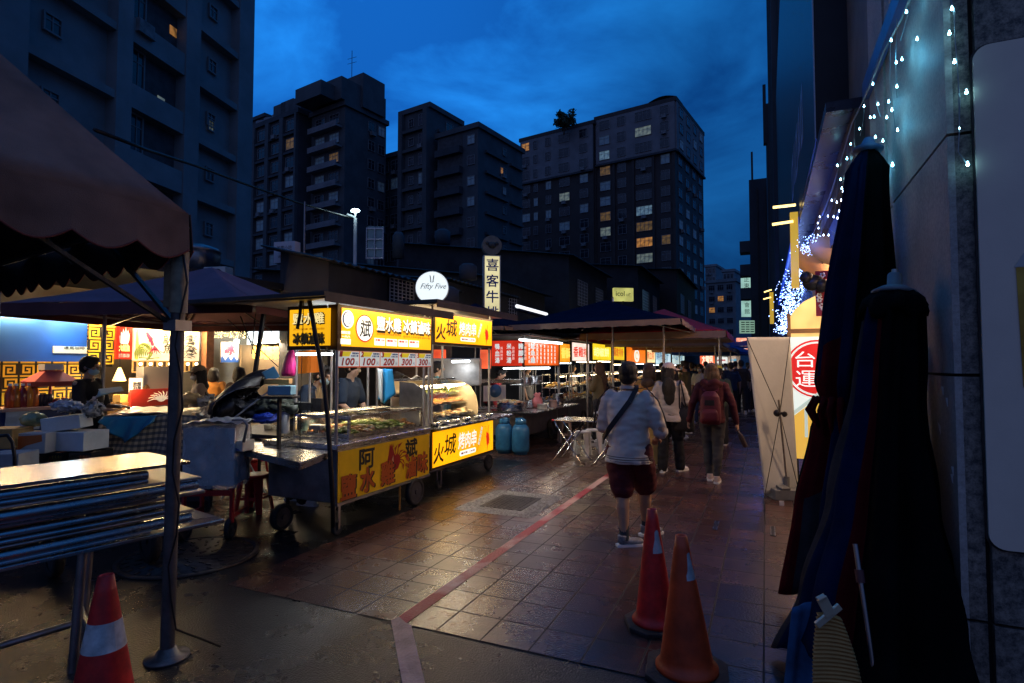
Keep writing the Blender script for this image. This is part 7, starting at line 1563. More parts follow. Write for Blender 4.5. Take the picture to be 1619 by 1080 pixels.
for i, (px, w) in enumerate(((50, .30), (100, .24), (145, .22))): net_crate(px, 712, 6.15, w, ['left black net crate under the orange carton', 'middle black net crate under the foam boxes', 'right black net crate beside the checked cloth'][i], .565)
zc0 = .735
crate(12, 688, 5.9, .30, .3, .20, card, 'plain brown carton at the left picture edge', 'carton', 'carton', .1, zb=.80)
crate(18, 712, 5.6, .32, .3, .26, foamg, 'greyish foam box under the brown carton', 'foam box', 'foam_box', .15, zb=.535)
crate(62, 690, 6.0, .30, .28, .21, mat('carton_white', (.50, .46, .42), .8), 'white carton with an orange triangle print and a dark clip', 'carton', 'carton', .12, zb=zc0, print_=(prnt_o, [(-.42, -.4), (-.42, .36), (.38, .42), (.40, .1), (-.1, -.1)]))
crate(125, 690, 6.2, .42, .34, .20, foam, 'white foam box under the tilted one', 'foam box', 'foam_box', -.1, zb=zc0)
tt, c, M = crate(107, 662, 6.2, .36, .30, .15, foam, 'tilted white foam box stuffed with crumpled plastic', 'foam box', 'foam_box', .25, zb=zc0 + .215, tilt=-.12)
def crumple(c, sx, sy_, sz_, m, label, cat='plastic bag', name='plastic_bag', seed=1, n=26, k=16, rough=.35):
    r = random.Random(seed); mb = MB(); mb.smooth = True; o = Vector((seed * 3.1, 0, 0))
    mb.rings([[Vector(c) + Vector((math.cos(2 * math.pi * i / n) * math.sin(math.pi * (j + .02) / (k + .04)) * sx, math.sin(2 * math.pi * i / n) * math.sin(math.pi * (j + .02) / (k + .04)) * sy_, sz_ * (1 - math.cos(math.pi * j / k)) / 2)) * 1.0 + (lambda q: Vector((q.x * sx, q.y * sy_, abs(q.z) * sz_)) * rough)(noise.noise_vector(Vector((math.cos(2 * math.pi * i / n) * 1.8, math.sin(2 * math.pi * i / n) * 1.8, j * .35)) + o)) + (lambda q: Vector((q.x * sx, q.y * sy_, q.z * sz_)) * rough * .4)(noise.noise_vector(Vector((math.cos(2 * math.pi * i / n) * 6, math.sin(2 * math.pi * i / n) * 6, j * .9)) + o)) for i in range(n)] for j in range(k + 1)])
    return mb.build(name, m, label=label, cat=cat)
crumple(gd(105, 652, 6.15), .19, .10, .10, film('film_milky', (.62, .66, .70), .75, .25), 'crumpled clear plastic spilling from the tilted foam box', seed=3, rough=.7)
crumple(gd(146, 660, 6.3), .10, .07, .14, film('film_milky2', (.70, .62, .52), .8, .25), 'crumpled plastic bag between the foam boxes and the checked cloth', seed=5, rough=.8)
crumple(gd(52, 675, 6.1), .13, .11, .15, mat('cabbage_bag', (.38, .36, .16), .35, nv=.3, ns=12, bump=.5, bs=18), 'rounded bag of cabbage on the orange print carton', seed=7, rough=.18)
mb = MB(); P = [gd(-10, 690, 4.6), gd(12, 688, 4.6), gd(20, 700, 4.6), gd(23, 722, 4.6), gd(24, 760, 4.6)]; mb.tube(P, .014, 8); mb.build('trolley_handle', black_pl, label='black bent trolley handle at the left edge above the steel tables', cat='handle')
# checked cloth over a covered stall
ck = bpy.data.materials.new('checked_cloth'); ck.use_nodes = True; tn = ck.node_tree; bn = tn.nodes['Principled BSDF']; bn.inputs['Roughness'].default_value = .38
g_ = tn.nodes.new('ShaderNodeTexCoord'); mm = []
for ax_ in (0, 1):
    w = tn.nodes.new('ShaderNodeTexWave'); w.bands_direction = 'XYZ'[ax_]; w.inputs['Scale'].default_value = 3.2; w.inputs['Distortion'].default_value = 0.3; tn.links.new(g_.outputs['UV'], w.inputs[0]); r = tn.nodes.new('ShaderNodeValToRGB'); r.color_ramp.elements[0].position = .45; r.color_ramp.elements[1].position = .55
    r.color_ramp.elements[0].color = (.10, .11, .13, 1) if ax_ else (.5, .5, .5, 1); r.color_ramp.elements[1].color = (.42, .36, .26, 1) if ax_ else (1.1, 1.0, .9, 1); tn.links.new(w.outputs[0], r.inputs[0]); mm.append(r)
x_ = tn.nodes.new('ShaderNodeMix'); x_.data_type = 'RGBA'; x_.blend_type = 'MULTIPLY'; x_.inputs[0].default_value = 1; tn.links.new(mm[1].outputs[0], x_.inputs[6]); tn.links.new(mm[0].outputs[0], x_.inputs[7]); tn.links.new(x_.outputs[2], bn.inputs['Base Color'])
NL, NR, FR, FL = gd(163, 657, 6.6), gd(352, 664, 6.9), gd(338, 643, 8.0), gd(205, 643, 7.9)
zq = 1.04
NL.z = NR.z = FR.z = FL.z = zq
t = thing('covered_table', 'table covered by a checked plastic cloth, blue at its front, behind the tent post', 'covered table', (NL + FR) / 2 - Z * zq)
mb = MB(); mb.hexa([Vector((p.x, p.y, .0)) for p in (NL.lerp(FR, .08), NR.lerp(FL, .08), FR.lerp(NL, .08), FL.lerp(NR, .08))], [Vector((p.x, p.y, zq - .03)) for p in (NL.lerp(FR, .08), NR.lerp(FL, .08), FR.lerp(NL, .08), FL.lerp(NR, .08))]); mb.build('table', housew, t)
def cloth_grid(name, f, nu, nv_, m, par, us=1, vs=1):
    mb = MB(); mb.smooth = True; mb.grid(f, nu, nv_, .004); o = mb.build(name, m, par); me = o.data; uvl = me.uv_layers.new(name='UVMap'); inv = {}
    N1 = (nu + 1) * (nv_ + 1)
    for lp in me.loops: i = lp.vertex_index % N1; uvl.data[lp.index].uv = ((i % (nu + 1)) / nu * us, (i // (nu + 1)) / nv_ * vs)
    return o
top_m = mat('cloth_top_pale', (.42, .40, .36), .35, nv=.15, ns=4, bump=.3, bs=12)
cloth_grid('cloth', lambda u, v: NL.lerp(NR, u).lerp(FL.lerp(FR, u), v) + Z * (.012 * math.sin(u * 14 + v * 9) + .01) + wob((u * 6, v * 6, 1), 1, .012), 30, 16, ck, t, 2.2, 1.2)
bluefilm = mat('cloth_front_blue', (.05, .13, .20), .3, nv=.5, ns=6, col2=(.16, .15, .13), bump=.5, bs=10)
cloth_grid('cloth_front', lambda u, v: NL.lerp(NR, u) + Z * (.012 * math.sin(u * 14) + .01 - .52 * v * (1 - .10 * math.sin(u * 5))) - cF * (.02 + .05 * v + .035 * math.sin(u * 20 + v * 3) * v) - cR * (.10 * v * (1 - u)), 40, 16, ck, t, 2.2, .7)
mb = MB(); mb.smooth = True; mb.grid(lambda u, v: NL.lerp(NR, .02 + .44 * u) + Z * (.016 - .30 * v * (1 - abs(u - .5) * 1.6)) - cF * (.045 + .07 * v + .03 * math.sin(u * 20 + v * 3) * v), 20, 10, .003); mb.build('cloth_fold', mat('tarp_blue', (.01, .16, .30), .35, bump=.4, bs=8), t)
mb = MB(); mb.smooth = True; mb.grid(lambda u, v: NL.lerp(NR, .05 + .5 * u).lerp(FL.lerp(FR, .05 + .5 * u), .05 + .9 * v) + Z * (.035 + .008 * math.sin(u * 19)), 12, 6, .003); mb.build('top_sheet', top_m, t)
crumple(gd(295, 640, 7.4), .26, .16, .15, mat('food_bag', (.50, .34, .16), .35, nv=.35, ns=9, bump=.5, bs=14), 'bag of yellow food lying on the checked cloth right of the post', seed=11, rough=.2)
crumple(gd(327, 645, 7.3), .12, .09, .14, film('film_grey', (.45, .44, .42), .8, .2), 'crumpled clear bag beside the yellow food bag', seed=13, rough=.6)
crumple(gd(330, 668, 6.85), .22, .10, .15, ck if False else mat('film_check', (.46, .36, .24), .3, nv=.55, ns=14, bump=.6, bs=12), 'bunched glossy end of the checked cloth', seed=17, rough=.5, cat='cloth', name='bunched_cloth')
# plastic wrapped cart with red frame
cc = gz(332, 862); cc = gd(328, 700, 5.35); cc.z = 0; M = Matrix.Rotation(YAW + R(4), 3, 'Z'); ux = M @ XX; uy = M @ YX
t = thing('covered_cart', 'cart wrapped in cloudy clear plastic on a red wheeled frame right of the tent post', 'cart', cc)
wt, dt_, z0, z1 = .52, .42, .48, 1.08
mb = MB(); mb.box(cc + Z * (z0 + z1) / 2 + uy * .22, (wt - .05, dt_ - .04, z1 - z0 - .06), rot=M); mb.build('box_body', foam, t)
def wrap(u, v):
    a = 2 * math.pi * u; s = max(abs(math.cos(a)), abs(math.sin(a))); r_ = 1 / s ** .75
    k = (z0 + (z1 - z0) * v); bl = 1 + .05 * math.sin(7 * a + 5 * v) * (1 - v * .5)
    return cc + uy * .22 + ux * (math.cos(a) * r_ * wt / 2 * bl) + uy * (math.sin(a) * r_ * dt_ / 2 * bl) + Z * k + wob((math.cos(a) * 3, math.sin(a) * 3, v * 4), 1.3, .022)
mb = MB(); mb.smooth = True; mb.grid(wrap, 64, 22); mb.build('plastic_wrap', mat('wrap_film', (.62, .64, .64), .22, alpha=.38, bump=.8, bs=9, spec=.8, nv=.25, ns=5), t)
mb = MB(); mb.smooth = True; mb.grid(lambda u, v: cc + uy * (.0 + .44 * v) + ux * ((u - .5) * wt * 1.06) + Z * (z1 + .012 + .03 * math.sin(u * 3.14) + .008 * math.sin(u * 30 + v * 12)), 24, 10, .003); mb.build('plastic_lid', mat('lid_film', (.50, .52, .52), .2, alpha=.85, bump=.6, bs=8, spec=.8), t)
mb = MB(); e_ = cc + ux * wt * .5; mb.tube([e_ - ux * .04 + Z * (z1 + .05), e_ + ux * .06 + Z * (z1 + .055), e_ + ux * .105 + Z * (z1 - .0), e_ + ux * .07 + Z * (z1 - .16)], .014, 8); mb.build('handle', alu, t)
mb = MB()
for sx in (-1, 1):
    for sy_ in (0, 1): p = cc + ux * (sx * wt * .42) + uy * (.04 + .36 * sy_); mb.bar(p + Z * .16, p + Z * (z0 - .0), .03)
    p = cc + ux * (sx * wt * .42); mb.bar(p + uy * .04 + Z * .22, p + uy * .4 + Z * .22, .03)
mb.bar(cc - ux * wt * .42 + uy * .04 + Z * .44, cc + ux * wt * .42 + uy * .04 + Z * .44, .03, .05); mb.build('red_frame', red_pl, t)
wheel(t, cc + ux * .20 + uy * .06 + Z * .10, .10, .05, ux); wheel(t, cc - ux * .22 + uy * .06 + Z * .13, .13, .05, ux)
# big dark wheels of a cart behind the steel stack
for i, (px, py) in enumerate(((85, 912), (236, 890))):
    c = gz(px, py); t2 = thing('cart_wheel', ['large dark cart wheel behind the trestle legs at the left', 'dark cart wheel just left of the tent post'][i], 'wheel', c); o = wheel(t2, Vector((c.x, c.y, .2)), .2, .07, Vector((.3, 1, 0)))
# red stools and a folding rack between the carts
def stool(c, m, label, group=None, h=.46, rz=0.0, w=.17):
    t = thing('plastic_stool', label, 'stool', c, 0, group); c = Vector(c); M = Matrix.Rotation(rz, 3, 'Z')
    mb = MB(); mb.lathe(c + Z * (h - .04), [(w * .9, 0), (w, .012), (w * .98, .034), (w * .8, .04)], 22); mb.build('seat', m, t)
    for a in range(4):
        an = R(45 + 90 * a) + rz; d = Vector((math.cos(an), math.sin(an), 0)); s = Vector((-d.y, d.x, 0)); lo_ = c + d * w * 1.15; hi = c + d * w * .82 + Z * (h - .041)
        mb = MB(); mb.hexa([lo_ - s * .03 - d * .012, lo_ - s * .03 + d * .012, lo_ + s * .03 + d * .012, lo_ + s * .03 - d * .012][::-1], [hi - s * .05 - d * .012, hi - s * .05 + d * .012, hi + s * .05 + d * .012, hi + s * .05 - d * .012][::-1]); mb.build('leg', m, t)
    mb = MB()
    for a in range(4):
        an = R(45 + 90 * a) + rz; an2 = an + R(90); mb.bar(c + Vector((math.cos(an), math.sin(an), 0)) * w * 1.02 + Z * .16, c + Vector((math.cos(an2), math.sin(an2), 0)) * w * 1.02 + Z * .16, .012, .03)
    mb.build('brace', m, t); return t
g_ = gz(402, 808); stool((g_.x, g_.y, 0), red_pl, 'red plastic stool standing between the covered cart and the salt chicken cart', 'red stools', .42, .3)
g_ = gz(372, 790); stool((g_.x - .25, g_.y + .5, 0), red_pl, 'second red plastic stool half hidden behind the covered cart', 'red stools', .42, .1)
t = thing('folding_rack', 'folded white metal trestle behind the red stools', 'trestle', gz(378, 790))
c = gz(378, 790); 
for s, q in ((-1, .0), (1, .0), (-1, .25), (1, .25)): mb = MB(); mb.cyl(c + cR * s * .22 + cF * q, c - cR * s * .2 + cF * q + Z * .75, .011, n=7); mb.build('leg', white_pl, t)
mb = MB(); mb.box(c + Z * .76 + cF * .12, (.62, .44, .02), rot=Matrix.Rotation(YAW, 3, 'Z')); mb.build('table_top', steel, t)
crate(382, 691, 5.5, .17, .16, .10, mat('carton_print', (.62, .60, .50), .7), 'small white fruit carton with blue and yellow print on the cart shelf', 'carton', 'carton', -.3, zb=.826, print_=(mat('print_bl', (.04, .09, .3), .6), [(-.4, -.42), (-.3, -.1), (-.1, .1), (.05, -.15), (.3, -.3), (.35, -.42)]))
# black folded umbrella and tarps piled on a table left of the cart
pc = gd(400, 640, 6.5); t = thing('tarp_pile_table', 'dark table hidden under the black umbrella and tarps', 'table', Vector((pc.x, pc.y + .2, 0)))
mb = MB(); mb.box((pc.x, pc.y + .3, .86), (1.3, .8, .04)); mb.build('table_top', iron, t)
for sx in (-.6, .6):
    for sy_ in (-.05, .65): mb = MB(); mb.cyl((pc.x + sx, pc.y + sy_, 0), (pc.x + sx, pc.y + sy_, .84), .02, n=8); mb.build('leg', iron, t)
tarp = mat('tarp_black', (.014, .016, .022), .38, nv=.4, ns=5, bump=.6, bs=10); tarpg = mat('tarp_green', (.05, .06, .045), .55, nv=.3, ns=5, bump=.6, bs=12)
t = thing('folded_umbrella', 'half folded black umbrella arching over the tarps left of the salt chicken cart', 'umbrella', gd(385, 655, 6.4))
O = gd(352, 652, 6.3); mb = MB(); mb.smooth = True
def umb(u, v):
    a = R(-8 + 100 * u); r_ = .62; tw = v - .5
    rad = r_ * (1 - .18 * abs(tw) * 2)
    return O + cR * (.46 - math.cos(a) * rad * .78) + Z * (math.sin(a) * rad * .80 - .06) + cF * (tw * .9 * math.sin(R(20 + 140 * u))) + wob((u * 4, v * 4, 2), 1, .02) - Z * (.035 * math.cos(v * 18))
mb.grid(umb, 26, 26, .004); mb.build('canopy', tarp, t)
mb = MB()
for v in (.02, .25, .5, .75, .98): mb.tube([umb(u / 8, v) - Z * .012 for u in range(9)], .006, 5)
mb.tube([O + cR * .45 - Z * .05, O + cR * .1 + Z * .25], .01, 6); mb.build('ribs', steel, t)
crumple(gd(395, 668, 6.25), .30, .22, .24, tarp, 'crumpled black tarp under the folded umbrella', 'tarp', 'tarp', 21, 34, 20, .5)
crumple(gd(440, 664, 6.2), .26, .20, .22, tarpg, 'grey green tarp heaped right of the black one', 'tarp', 'tarp', 23, 34, 20, .5)
crumple(gd(420, 670, 5.95), .14, .10, .10, mat('bag_blue', (.01, .04, .35), .4, bump=.4, bs=12), 'bright blue bag under the grey green tarp', 'bag', 'bag', 25, 24, 14, .4)
crumple(gd(360, 672, 6.1), .20, .15, .30, tarp, 'second crumpled black tarp at the left foot of the pile', 'tarp', 'tarp', 27, 30, 18, .5)
mb = MB(); mb.cyl(gd(366, 664, 5.9), gd(434, 612, 6.1), .010, n=7); mb.build('pole', alu, label='pale thin pole lying slanted over the tarps', cat='pole')
crate(446, 617, 5.6, .22, .16, .09, mat('tissue_box_blue', (.20, .42, .52), .6, nv=.15), 'light blue tissue carton at the foot of the magenta bags', 'carton', 'carton', .05)
crate(440, 603, 5.7, .24, .14, .05, card, 'open brown carton above the blue tissue carton', 'carton', 'carton', .15)
crate(428, 592, 5.9, .13, .10, .12, mat('blue_pack', (.02, .12, .25), .5), 'dark blue pack tilted behind the brown carton', 'pack', 'pack', .5, tilt=-.5)
mb = MB(); p = gd(442, 628, 5.65); mb.box(p, (.34, .22, .02), rot=Matrix.Rotation(YAW, 3, 'Z')); mb.bar(p, Vector((p.x, p.y, .82)), .03); mb.build('side_shelf', iron, label='small dark shelf holding the tissue carton', cat='shelf')

# ============================================================ seats and table in the lane
t = thing('folding_table', 'steel folding table with red corners and crossed legs beside the man in white', 'folding table', (-2.65, 9.35, 0))
a, b = Vector((-3.28, 9.0)), Vector((-2.15, 8.98)); tz = .72
mb = MB(); mb.box((-2.70, 9.38, tz), (1.16, .66, .025)); mb.build('table_top', mirror, t, bevel=.01)
for sx in (-1, 1):
    for sy_ in (-1, 1): mb = MB(); mb.ball((-2.70 + sx * .575, 9.38 + sy_ * .325, tz), .026, 8, 5, (1, 1, .7)); mb.build('corner_guard', red_pl, t)
for sx in (-1, 1):
    for s in (-1, 1):
        x = -2.70 + sx * .36; mb = MB(); mb.tube([(x - s * .30, 9.12 + .5 * (s > 0) * 0 + (.0 if s > 0 else .06), .012), (x - s * .24, 9.12, .04), (x + s * .24, 9.18, tz - .03)], .013, 8); mb.build('leg', chrome, t)
        mb = MB(); mb.tube([(x - s * .30, 9.62, .012), (x - s * .24, 9.62, .04), (x + s * .24, 9.58, tz - .03)], .013, 8); mb.build('leg', chrome, t)
c = (-2.2, 10.9, 0)
for i, (px, py, zz, lab) in enumerate(((918, 722, 0, 'white plastic stool under the left end of the folding table'), (936, 718, 0, 'white plastic stool just behind the crossed table legs'), (890, 700, 0, 'beige stool left of the folding table by the dark cart'), (955, 712, 0, 'white plastic stool half hidden behind the man in white'))):
    g_ = gz(px, py); stool((g_.x, g_.y + .12, 0), white_pl if i != 2 else mat('beige_pl', (.45, .33, .24), .5), lab, 'white stools around the folding table', .45, .25 * i, .15)
t = thing('folding_table', 'second pale folding table just behind the first one', 'folding table', (-2.5, 11.0, 0))
mb = MB(); mb.box((-2.5, 11.0, .72), (1.1, .6, .03)); mb.build('table_top', mat('pale_top', (.42, .44, .46), .4), t, bevel=.01)
for sx in (-1, 1):
    for s in (-1, 1): mb = MB(); mb.cyl((-2.5 + sx * .38 - s * .22, 11.0, .0), (-2.5 + sx * .38 + s * .22, 11.0, .70), .013, n=8); mb.build('leg', chrome, t)
mb = MB(); c = gz(1085, 737); 
# ============================================================ people
def remesh(mb, voxel, smooth=2, wr=0.0, wrs=(7, 7, 17), seed=0):
    """melt the collected shapes into one continuous surface"""
    me = bpy.data.meshes.new('m'); me.from_pydata(mb.v, [], mb.f); ob = bpy.data.objects.new('m', me)
    r = ob.modifiers.new('r', 'REMESH'); r.mode = 'VOXEL'; r.voxel_size = voxel; r.use_smooth_shade = True
    s = ob.modifiers.new('s', 'SMOOTH'); s.iterations = smooth; s.factor = .5
    m2 = baked(ob)
    bpy.data.objects.remove(ob); bpy.data.meshes.remove(me)
    if wr:
        o = Vector((seed * 7.3, 0, 0))
        NN = [v.normal.copy() for v in m2.vertices]; CC = [v.co.copy() for v in m2.vertices]; out = []
        for c, nn in zip(CC, NN):
            n = noise.noise(Vector((c.x * wrs[0], c.y * wrs[1], c.z * wrs[2])) + o) + .5 * noise.noise(Vector((c.x * wrs[0] * 2.3, c.y * wrs[1] * 2.3, c.z * wrs[2] * 1.7)) - o)
            c += nn * (n * wr); out += [c.x, c.y, c.z]
        m2.vertices.foreach_set('co', out); m2.update()
    return m2
def put(me, name, m, parent, M):
    me.transform(M); 
    me.materials.clear()
    for k in (m if isinstance(m, (list, tuple)) else [m]): me.materials.append(k)
    for p in me.polygons: p.use_smooth = True
    me.name = name; ob = bpy.data.objects.new(name, me); COL.objects.link(ob); ob.parent = parent; return ob
def chain(mb, pts, rad, n=14):
    """a tapering limb through its joints"""
    for i in range(len(pts) - 1): mb.cyl(pts[i], pts[i + 1], rad[i], rad[i + 1], n=n)
    for p, r in zip(pts, rad): mb.ball(p, r * 1.005, n, 8)
def ell(mb, c, rx, ry, rz, M=None): mb.ball(c, 1.0, 18, 12, (rx, ry, rz), M)
def torso(mb, secs, n=22):
    """secs: (centre x, centre y, z, rx, ry)"""
    def rg(s):
        x, y, z, rx, ry = s; o = []
        for k in range(n): a = 2 * math.pi * k / n; ca, sa_ = math.cos(a), math.sin(a); o.append(Vector((x + rx * math.copysign(abs(ca) ** .85, ca), y + ry * math.copysign(abs(sa_) ** .85, sa_), z)))
        return o
    mb.rings([rg(s) for s in secs])
def hand(mb, wrist, d, palm_n, size=1.0, curl=.5):
    """palm, four unequal bent fingers and a thumb from the side of the palm"""
    d = Vector(d).normalized(); n = (Vector(palm_n) - d * d.dot(Vector(palm_n))).normalized(); s = d.cross(n); w = Vector(wrist)
    pc = w + d * .045 * size
    mb.ball(pc, 1, 10, 7, (.040 * size, .048 * size, .016 * size), Matrix((s, d, n)).transposed())
    for k, (off, ln) in enumerate(((-.028, .062), (-.010, .072), (.009, .068), (.026, .054))):
        a = pc + (s * off + d * .038) * size; q = d.copy(); p = a; rr_ = .0085 * size
        for j in range(3):
            ang = curl * (.5 + .45 * j); q2 = (d * math.cos(ang * (j + .4)) + n * math.sin(ang * (j + .4))).normalized(); e = p + q2 * ln * size * (.45, .32, .23)[j]; mb.cyl(p, e, rr_, rr_ * .92, n=7); mb.ball(e, rr_ * .95, 7, 5); p = e; rr_ *= .92
    a = pc - s * .030 * size - d * .015 * size; b = a - s * .022 * size + d * .020 * size + n * .008; c = b + d * .026 * size + n * .012 * size; mb.cyl(a, b, .011 * size, .010 * size, n=7); mb.cyl(b, c, .010 * size, .008 * size, n=7); mb.ball(b, .010 * size, 7, 5); mb.ball(c, .008 * size, 7, 5)
SKIN = mat('skin_tan', (.42, .25, .16), .5, nv=.08, ns=12); SKIN2 = mat('skin_fair', (.50, .32, .23), .5, nv=.06, ns=12)
HAIR = mat('hair_black', (.012, .010, .010), .5, nv=.3, ns=60, bump=.7, bs=60, stretch=(6, 6, 1)); HAIRB = mat('hair_brown', (.05, .025, .014), .45, bump=.6, bs=60, stretch=(6, 6, 1)); HAIRD = mat('hair_dyed', (.20, .105, .045), .45, nv=.4, ns=7, col2=(.035, .02, .012), bump=.6, bs=60, stretch=(6, 6, .6))
MASKB = mat('mask_blue', (.30, .45, .55), .7); MASKW = mat('mask_white', (.62, .63, .62), .7)
def fabric(name, c, nv=.12): return mat(name, c, .85, nv=nv, ns=5, bump=.18, bs=220)
def person(loc, head, label, H=1.66, build=1.0, legs=None, arms=None, top=None, sleeve='short', bottom='long', bm=None, shoes=None, socks=None, hair='short', hm=None, hrot=0.0, htilt=0.0, lean=0.0, mask=None, cap=None, skin=None, vox=.012, hood=None, dress=False, group=None, topflare=1.0, top_len=.0, belly=1.0, face=True, wr=.006, apron=None, skirt=None):
    """local frame: x right, y forward, z up, before scaling; H is the standing height"""
    t = thing('person', label, 'person', Vector(loc), head, group); S = H / 1.72; M = Matrix.Scale(S, 4); skin = skin or SKIN; b = build
    legs = legs or {}; arms = arms or {}
    hip = {s: Vector((.088 * s * b, 0, .90)) for s in (-1, 1)}
    ft = {-1: Vector(legs.get('L', (-.10, -.12, 0))), 1: Vector(legs.get('R', (.10, .16, 0)))}
    kn = {}; an = {}
    for s in (-1, 1):
        an[s] = ft[s] + Vector((0, 0, .085 + legs.get('liftL' if s < 0 else 'liftR', 0)))
        m_ = hip[s].lerp(an[s], .48); kn[s] = m_ + Vector((0, legs.get('bendL' if s < 0 else 'bendR', .03), 0))
    Lm = Matrix.Rotation(-lean, 3, 'X'); piv = Vector((0, 0, .95))
    def L_(p): return piv + Lm @ (Vector(p) - piv)
    sh = {s: L_((.185 * s * (1 + (b - 1) * .6), 0, 1.395)) for s in (-1, 1)}
    el = {}; wr_ = {}
    for s, k in ((-1, 'L'), (1, 'R')):
        e, w = arms.get(k, ((.25 * s, -.03, 1.12), (.27 * s, .05, .87))); el[s] = L_(e); wr_[s] = L_(w)
    neck = L_((0, -.01, 1.44)); hc = L_((0, .015, 1.605)) + Vector((0, 0, 0)); HM = Lm @ Matrix.Rotation(hrot, 3, 'Z') @ Matrix.Rotation(-htilt, 3, 'X')
    def Hh(p): return hc + HM @ Vector(p)
    # --- the body: one continuous surface
    mb = MB()
    ts = [(0, 0, .86, .13 * b, .10 * b), (0, 0, .95, .155 * b, .11 * b * belly), (0, 0, 1.08, .135 * b, .10 * b * belly), (0, -.0, 1.25, .155 * b, .105 * b), (0, -.01, 1.38, .15 * b, .085), (0, -.01, 1.44, .07, .06)]
    mt = MB(); torso(mt, ts); mt.v = [L_(v) for v in mt.v]; mb.merge(mt)
    mb.cyl(neck - Vector((0, 0, .05)), Hh((0, -.01, -.07)), .056, .050, n=14)
    ell(mb, Hh((0, -.012, .022)), .074, .094, .098, HM); ell(mb, Hh((0, .018, -.055)), .056, .066, .062, HM); ell(mb, Hh((0, .045, -.085)), .028, .028, .024, HM)
    for s in (-1, 1):
        ell(mb, Hh((.076 * s, -.008, -.01)), .010, .020, .031, HM)
        ell(mb, Hh((.030 * s, .068, -.028)), .022, .014, .02, HM)
        chain(mb, [sh[s], el[s], wr_[s]], [.050 * b, .038 * b, .026])
        chain(mb, [hip[s], kn[s], kn[s].lerp(an[s], .35) - Vector((0, .015, 0)), an[s]], [.088 * b, .056 * b, .056 * b, .036])
        d = (wr_[s] - el[s]).normalized(); hand(mb, wr_[s] + d * .005, d, Lm @ Vector((-s * .9, .3, -.1)) if abs(d.z) > .6 else Vector((0, 0, -1)), 1.0, arms.get('curl', .45))
        ell(mb, ft[s] + Vector((0, .06, .04 + legs.get('liftL' if s < 0 else 'liftR', 0))), .038, .10, .034)
    mb.cyl(Hh((0, .086, .018)), Hh((0, .110, -.022)), .008, .015, n=8); ell(mb, Hh((0, .098, -.026)), .016, .016, .011, HM); ell(mb, Hh((0, .082, -.058)), .022, .010, .009, HM); ell(mb, Hh((0, .082, .028)), .045, .012, .010, HM)
    put(remesh(mb, vox * .62, 1), 'body', skin, t, M)
    if face and not mask or cap or True:
        for s in (-1, 1):
            mb = MB(); ell(mb, Hh((.029 * s, .0835, -.004)), .0125, .006, .0065, HM); mb.m = 1; ell(mb, Hh((.029 * s, .0885, -.004)), .0055, .003, .0055, HM); mb.v = [M @ v for v in mb.v]; o = MB(); o.__dict__.update(mb.__dict__); me = bpy.data.meshes.new('eye'); me.from_pydata(mb.v, [], mb.f); me.polygons.foreach_set('material_index', mb.mi); ob = bpy.data.objects.new('eye', me); me.materials.append(MATS['tissue']); me.materials.append(ink); COL.objects.link(ob); ob.parent = t
    # --- clothes
    if top:
        mb = MB(); g = .016; fl = topflare
        ts = [(0, 0, .84 - top_len, (.165 * b + g) * fl, (.125 * b * belly + g) * fl), (0, 0, .93, .166 * b + g, .122 * b * belly + g), (0, 0, 1.07, .150 * b + g, .112 * b * belly + g), (0, -.0, 1.24, .168 * b + g, .115 * b + g), (0, -.012, 1.37, .160 * b + g, .092 + g), (0, -.015, 1.425, .115 * b, .070), (0, -.012, 1.462, .066, .060)]
        mt = MB(); torso(mt, ts); mt.v = [L_(v) for v in mt.v]; mb.merge(mt)
        for s in (-1, 1):
            if sleeve == 'short': p = sh[s].lerp(el[s], .80); chain(mb, [sh[s] - Vector((s * .02, 0, 0)), sh[s].lerp(el[s], .4), p], [.070 * b, .068 * b, .070 * b]); 
            elif sleeve == 'elbow': p = el[s].lerp(wr_[s], .10); chain(mb, [sh[s] - Vector((s * .02, 0, 0)), sh[s].lerp(el[s], .5), p], [.064 * b, .067 * b, .066 * b])
            else: chain(mb, [sh[s] - Vector((s * .015, 0, 0)), el[s], wr_[s]], [.070 * b, .056 * b, .043])
        put(remesh(mb, vox, 3, wr, seed=rnd.random() * 9), 'shirt' if sleeve != 'long' else 'jacket', top, t, M)
    if hood:
        mb = MB(); mb.smooth = True
        for k in range(13): a = R(190 + 160 * k / 12); mb.ball(neck + Vector((math.cos(a) * .12, math.sin(a) * .09 - .03, -.0 + .02 * math.sin(k))), .052, 10, 7)
        ell(mb, neck + Vector((0, -.11, -.05)), .12, .05, .09); put(remesh(mb, vox, 3, .006), 'hood', hood, t, M)
    if dress:
        mb = MB(); torso(mb, [(0, 0, dress, .26, .22), (0, 0, .6, .22, .18), (0, 0, .92, .165, .125), (0, 0, 1.0, .15, .11)]); put(remesh(mb, vox, 2, .012, (14, 14, 1.5)), 'skirt', skirt or top, t, M)
    elif bm:
        mb = MB(); g = .014
        mt = MB(); torso(mt, [(0, 0, .82, .155 * b + g, .115 * b + g), (0, 0, .93, .160 * b + g, .118 * b * belly + g), (0, 0, .99, .145 * b + g, .108 * b * belly)]); mb.merge(mt)
        for s in (-1, 1):
            h0 = hip[s] + Vector((0, 0, -.02))
            if bottom == 'shorts': k0 = h0.lerp(kn[s], 1.0) + Vector((0, 0, .02)); chain(mb, [h0, h0.lerp(k0, .5), k0], [.115 * b, .112 * b, .102 * b]); mb.v = mb.v
            elif bottom == 'tight': chain(mb, [h0, kn[s], kn[s].lerp(an[s], .35) - Vector((0, .015, 0)), an[s] + Vector((0, 0, .01))], [.108 * b, .074 * b, .074 * b, .050])
            else: chain(mb, [h0, kn[s], an[s] + Vector((0, 0, .0))], [.112 * b, .088 * b, .080 * b])
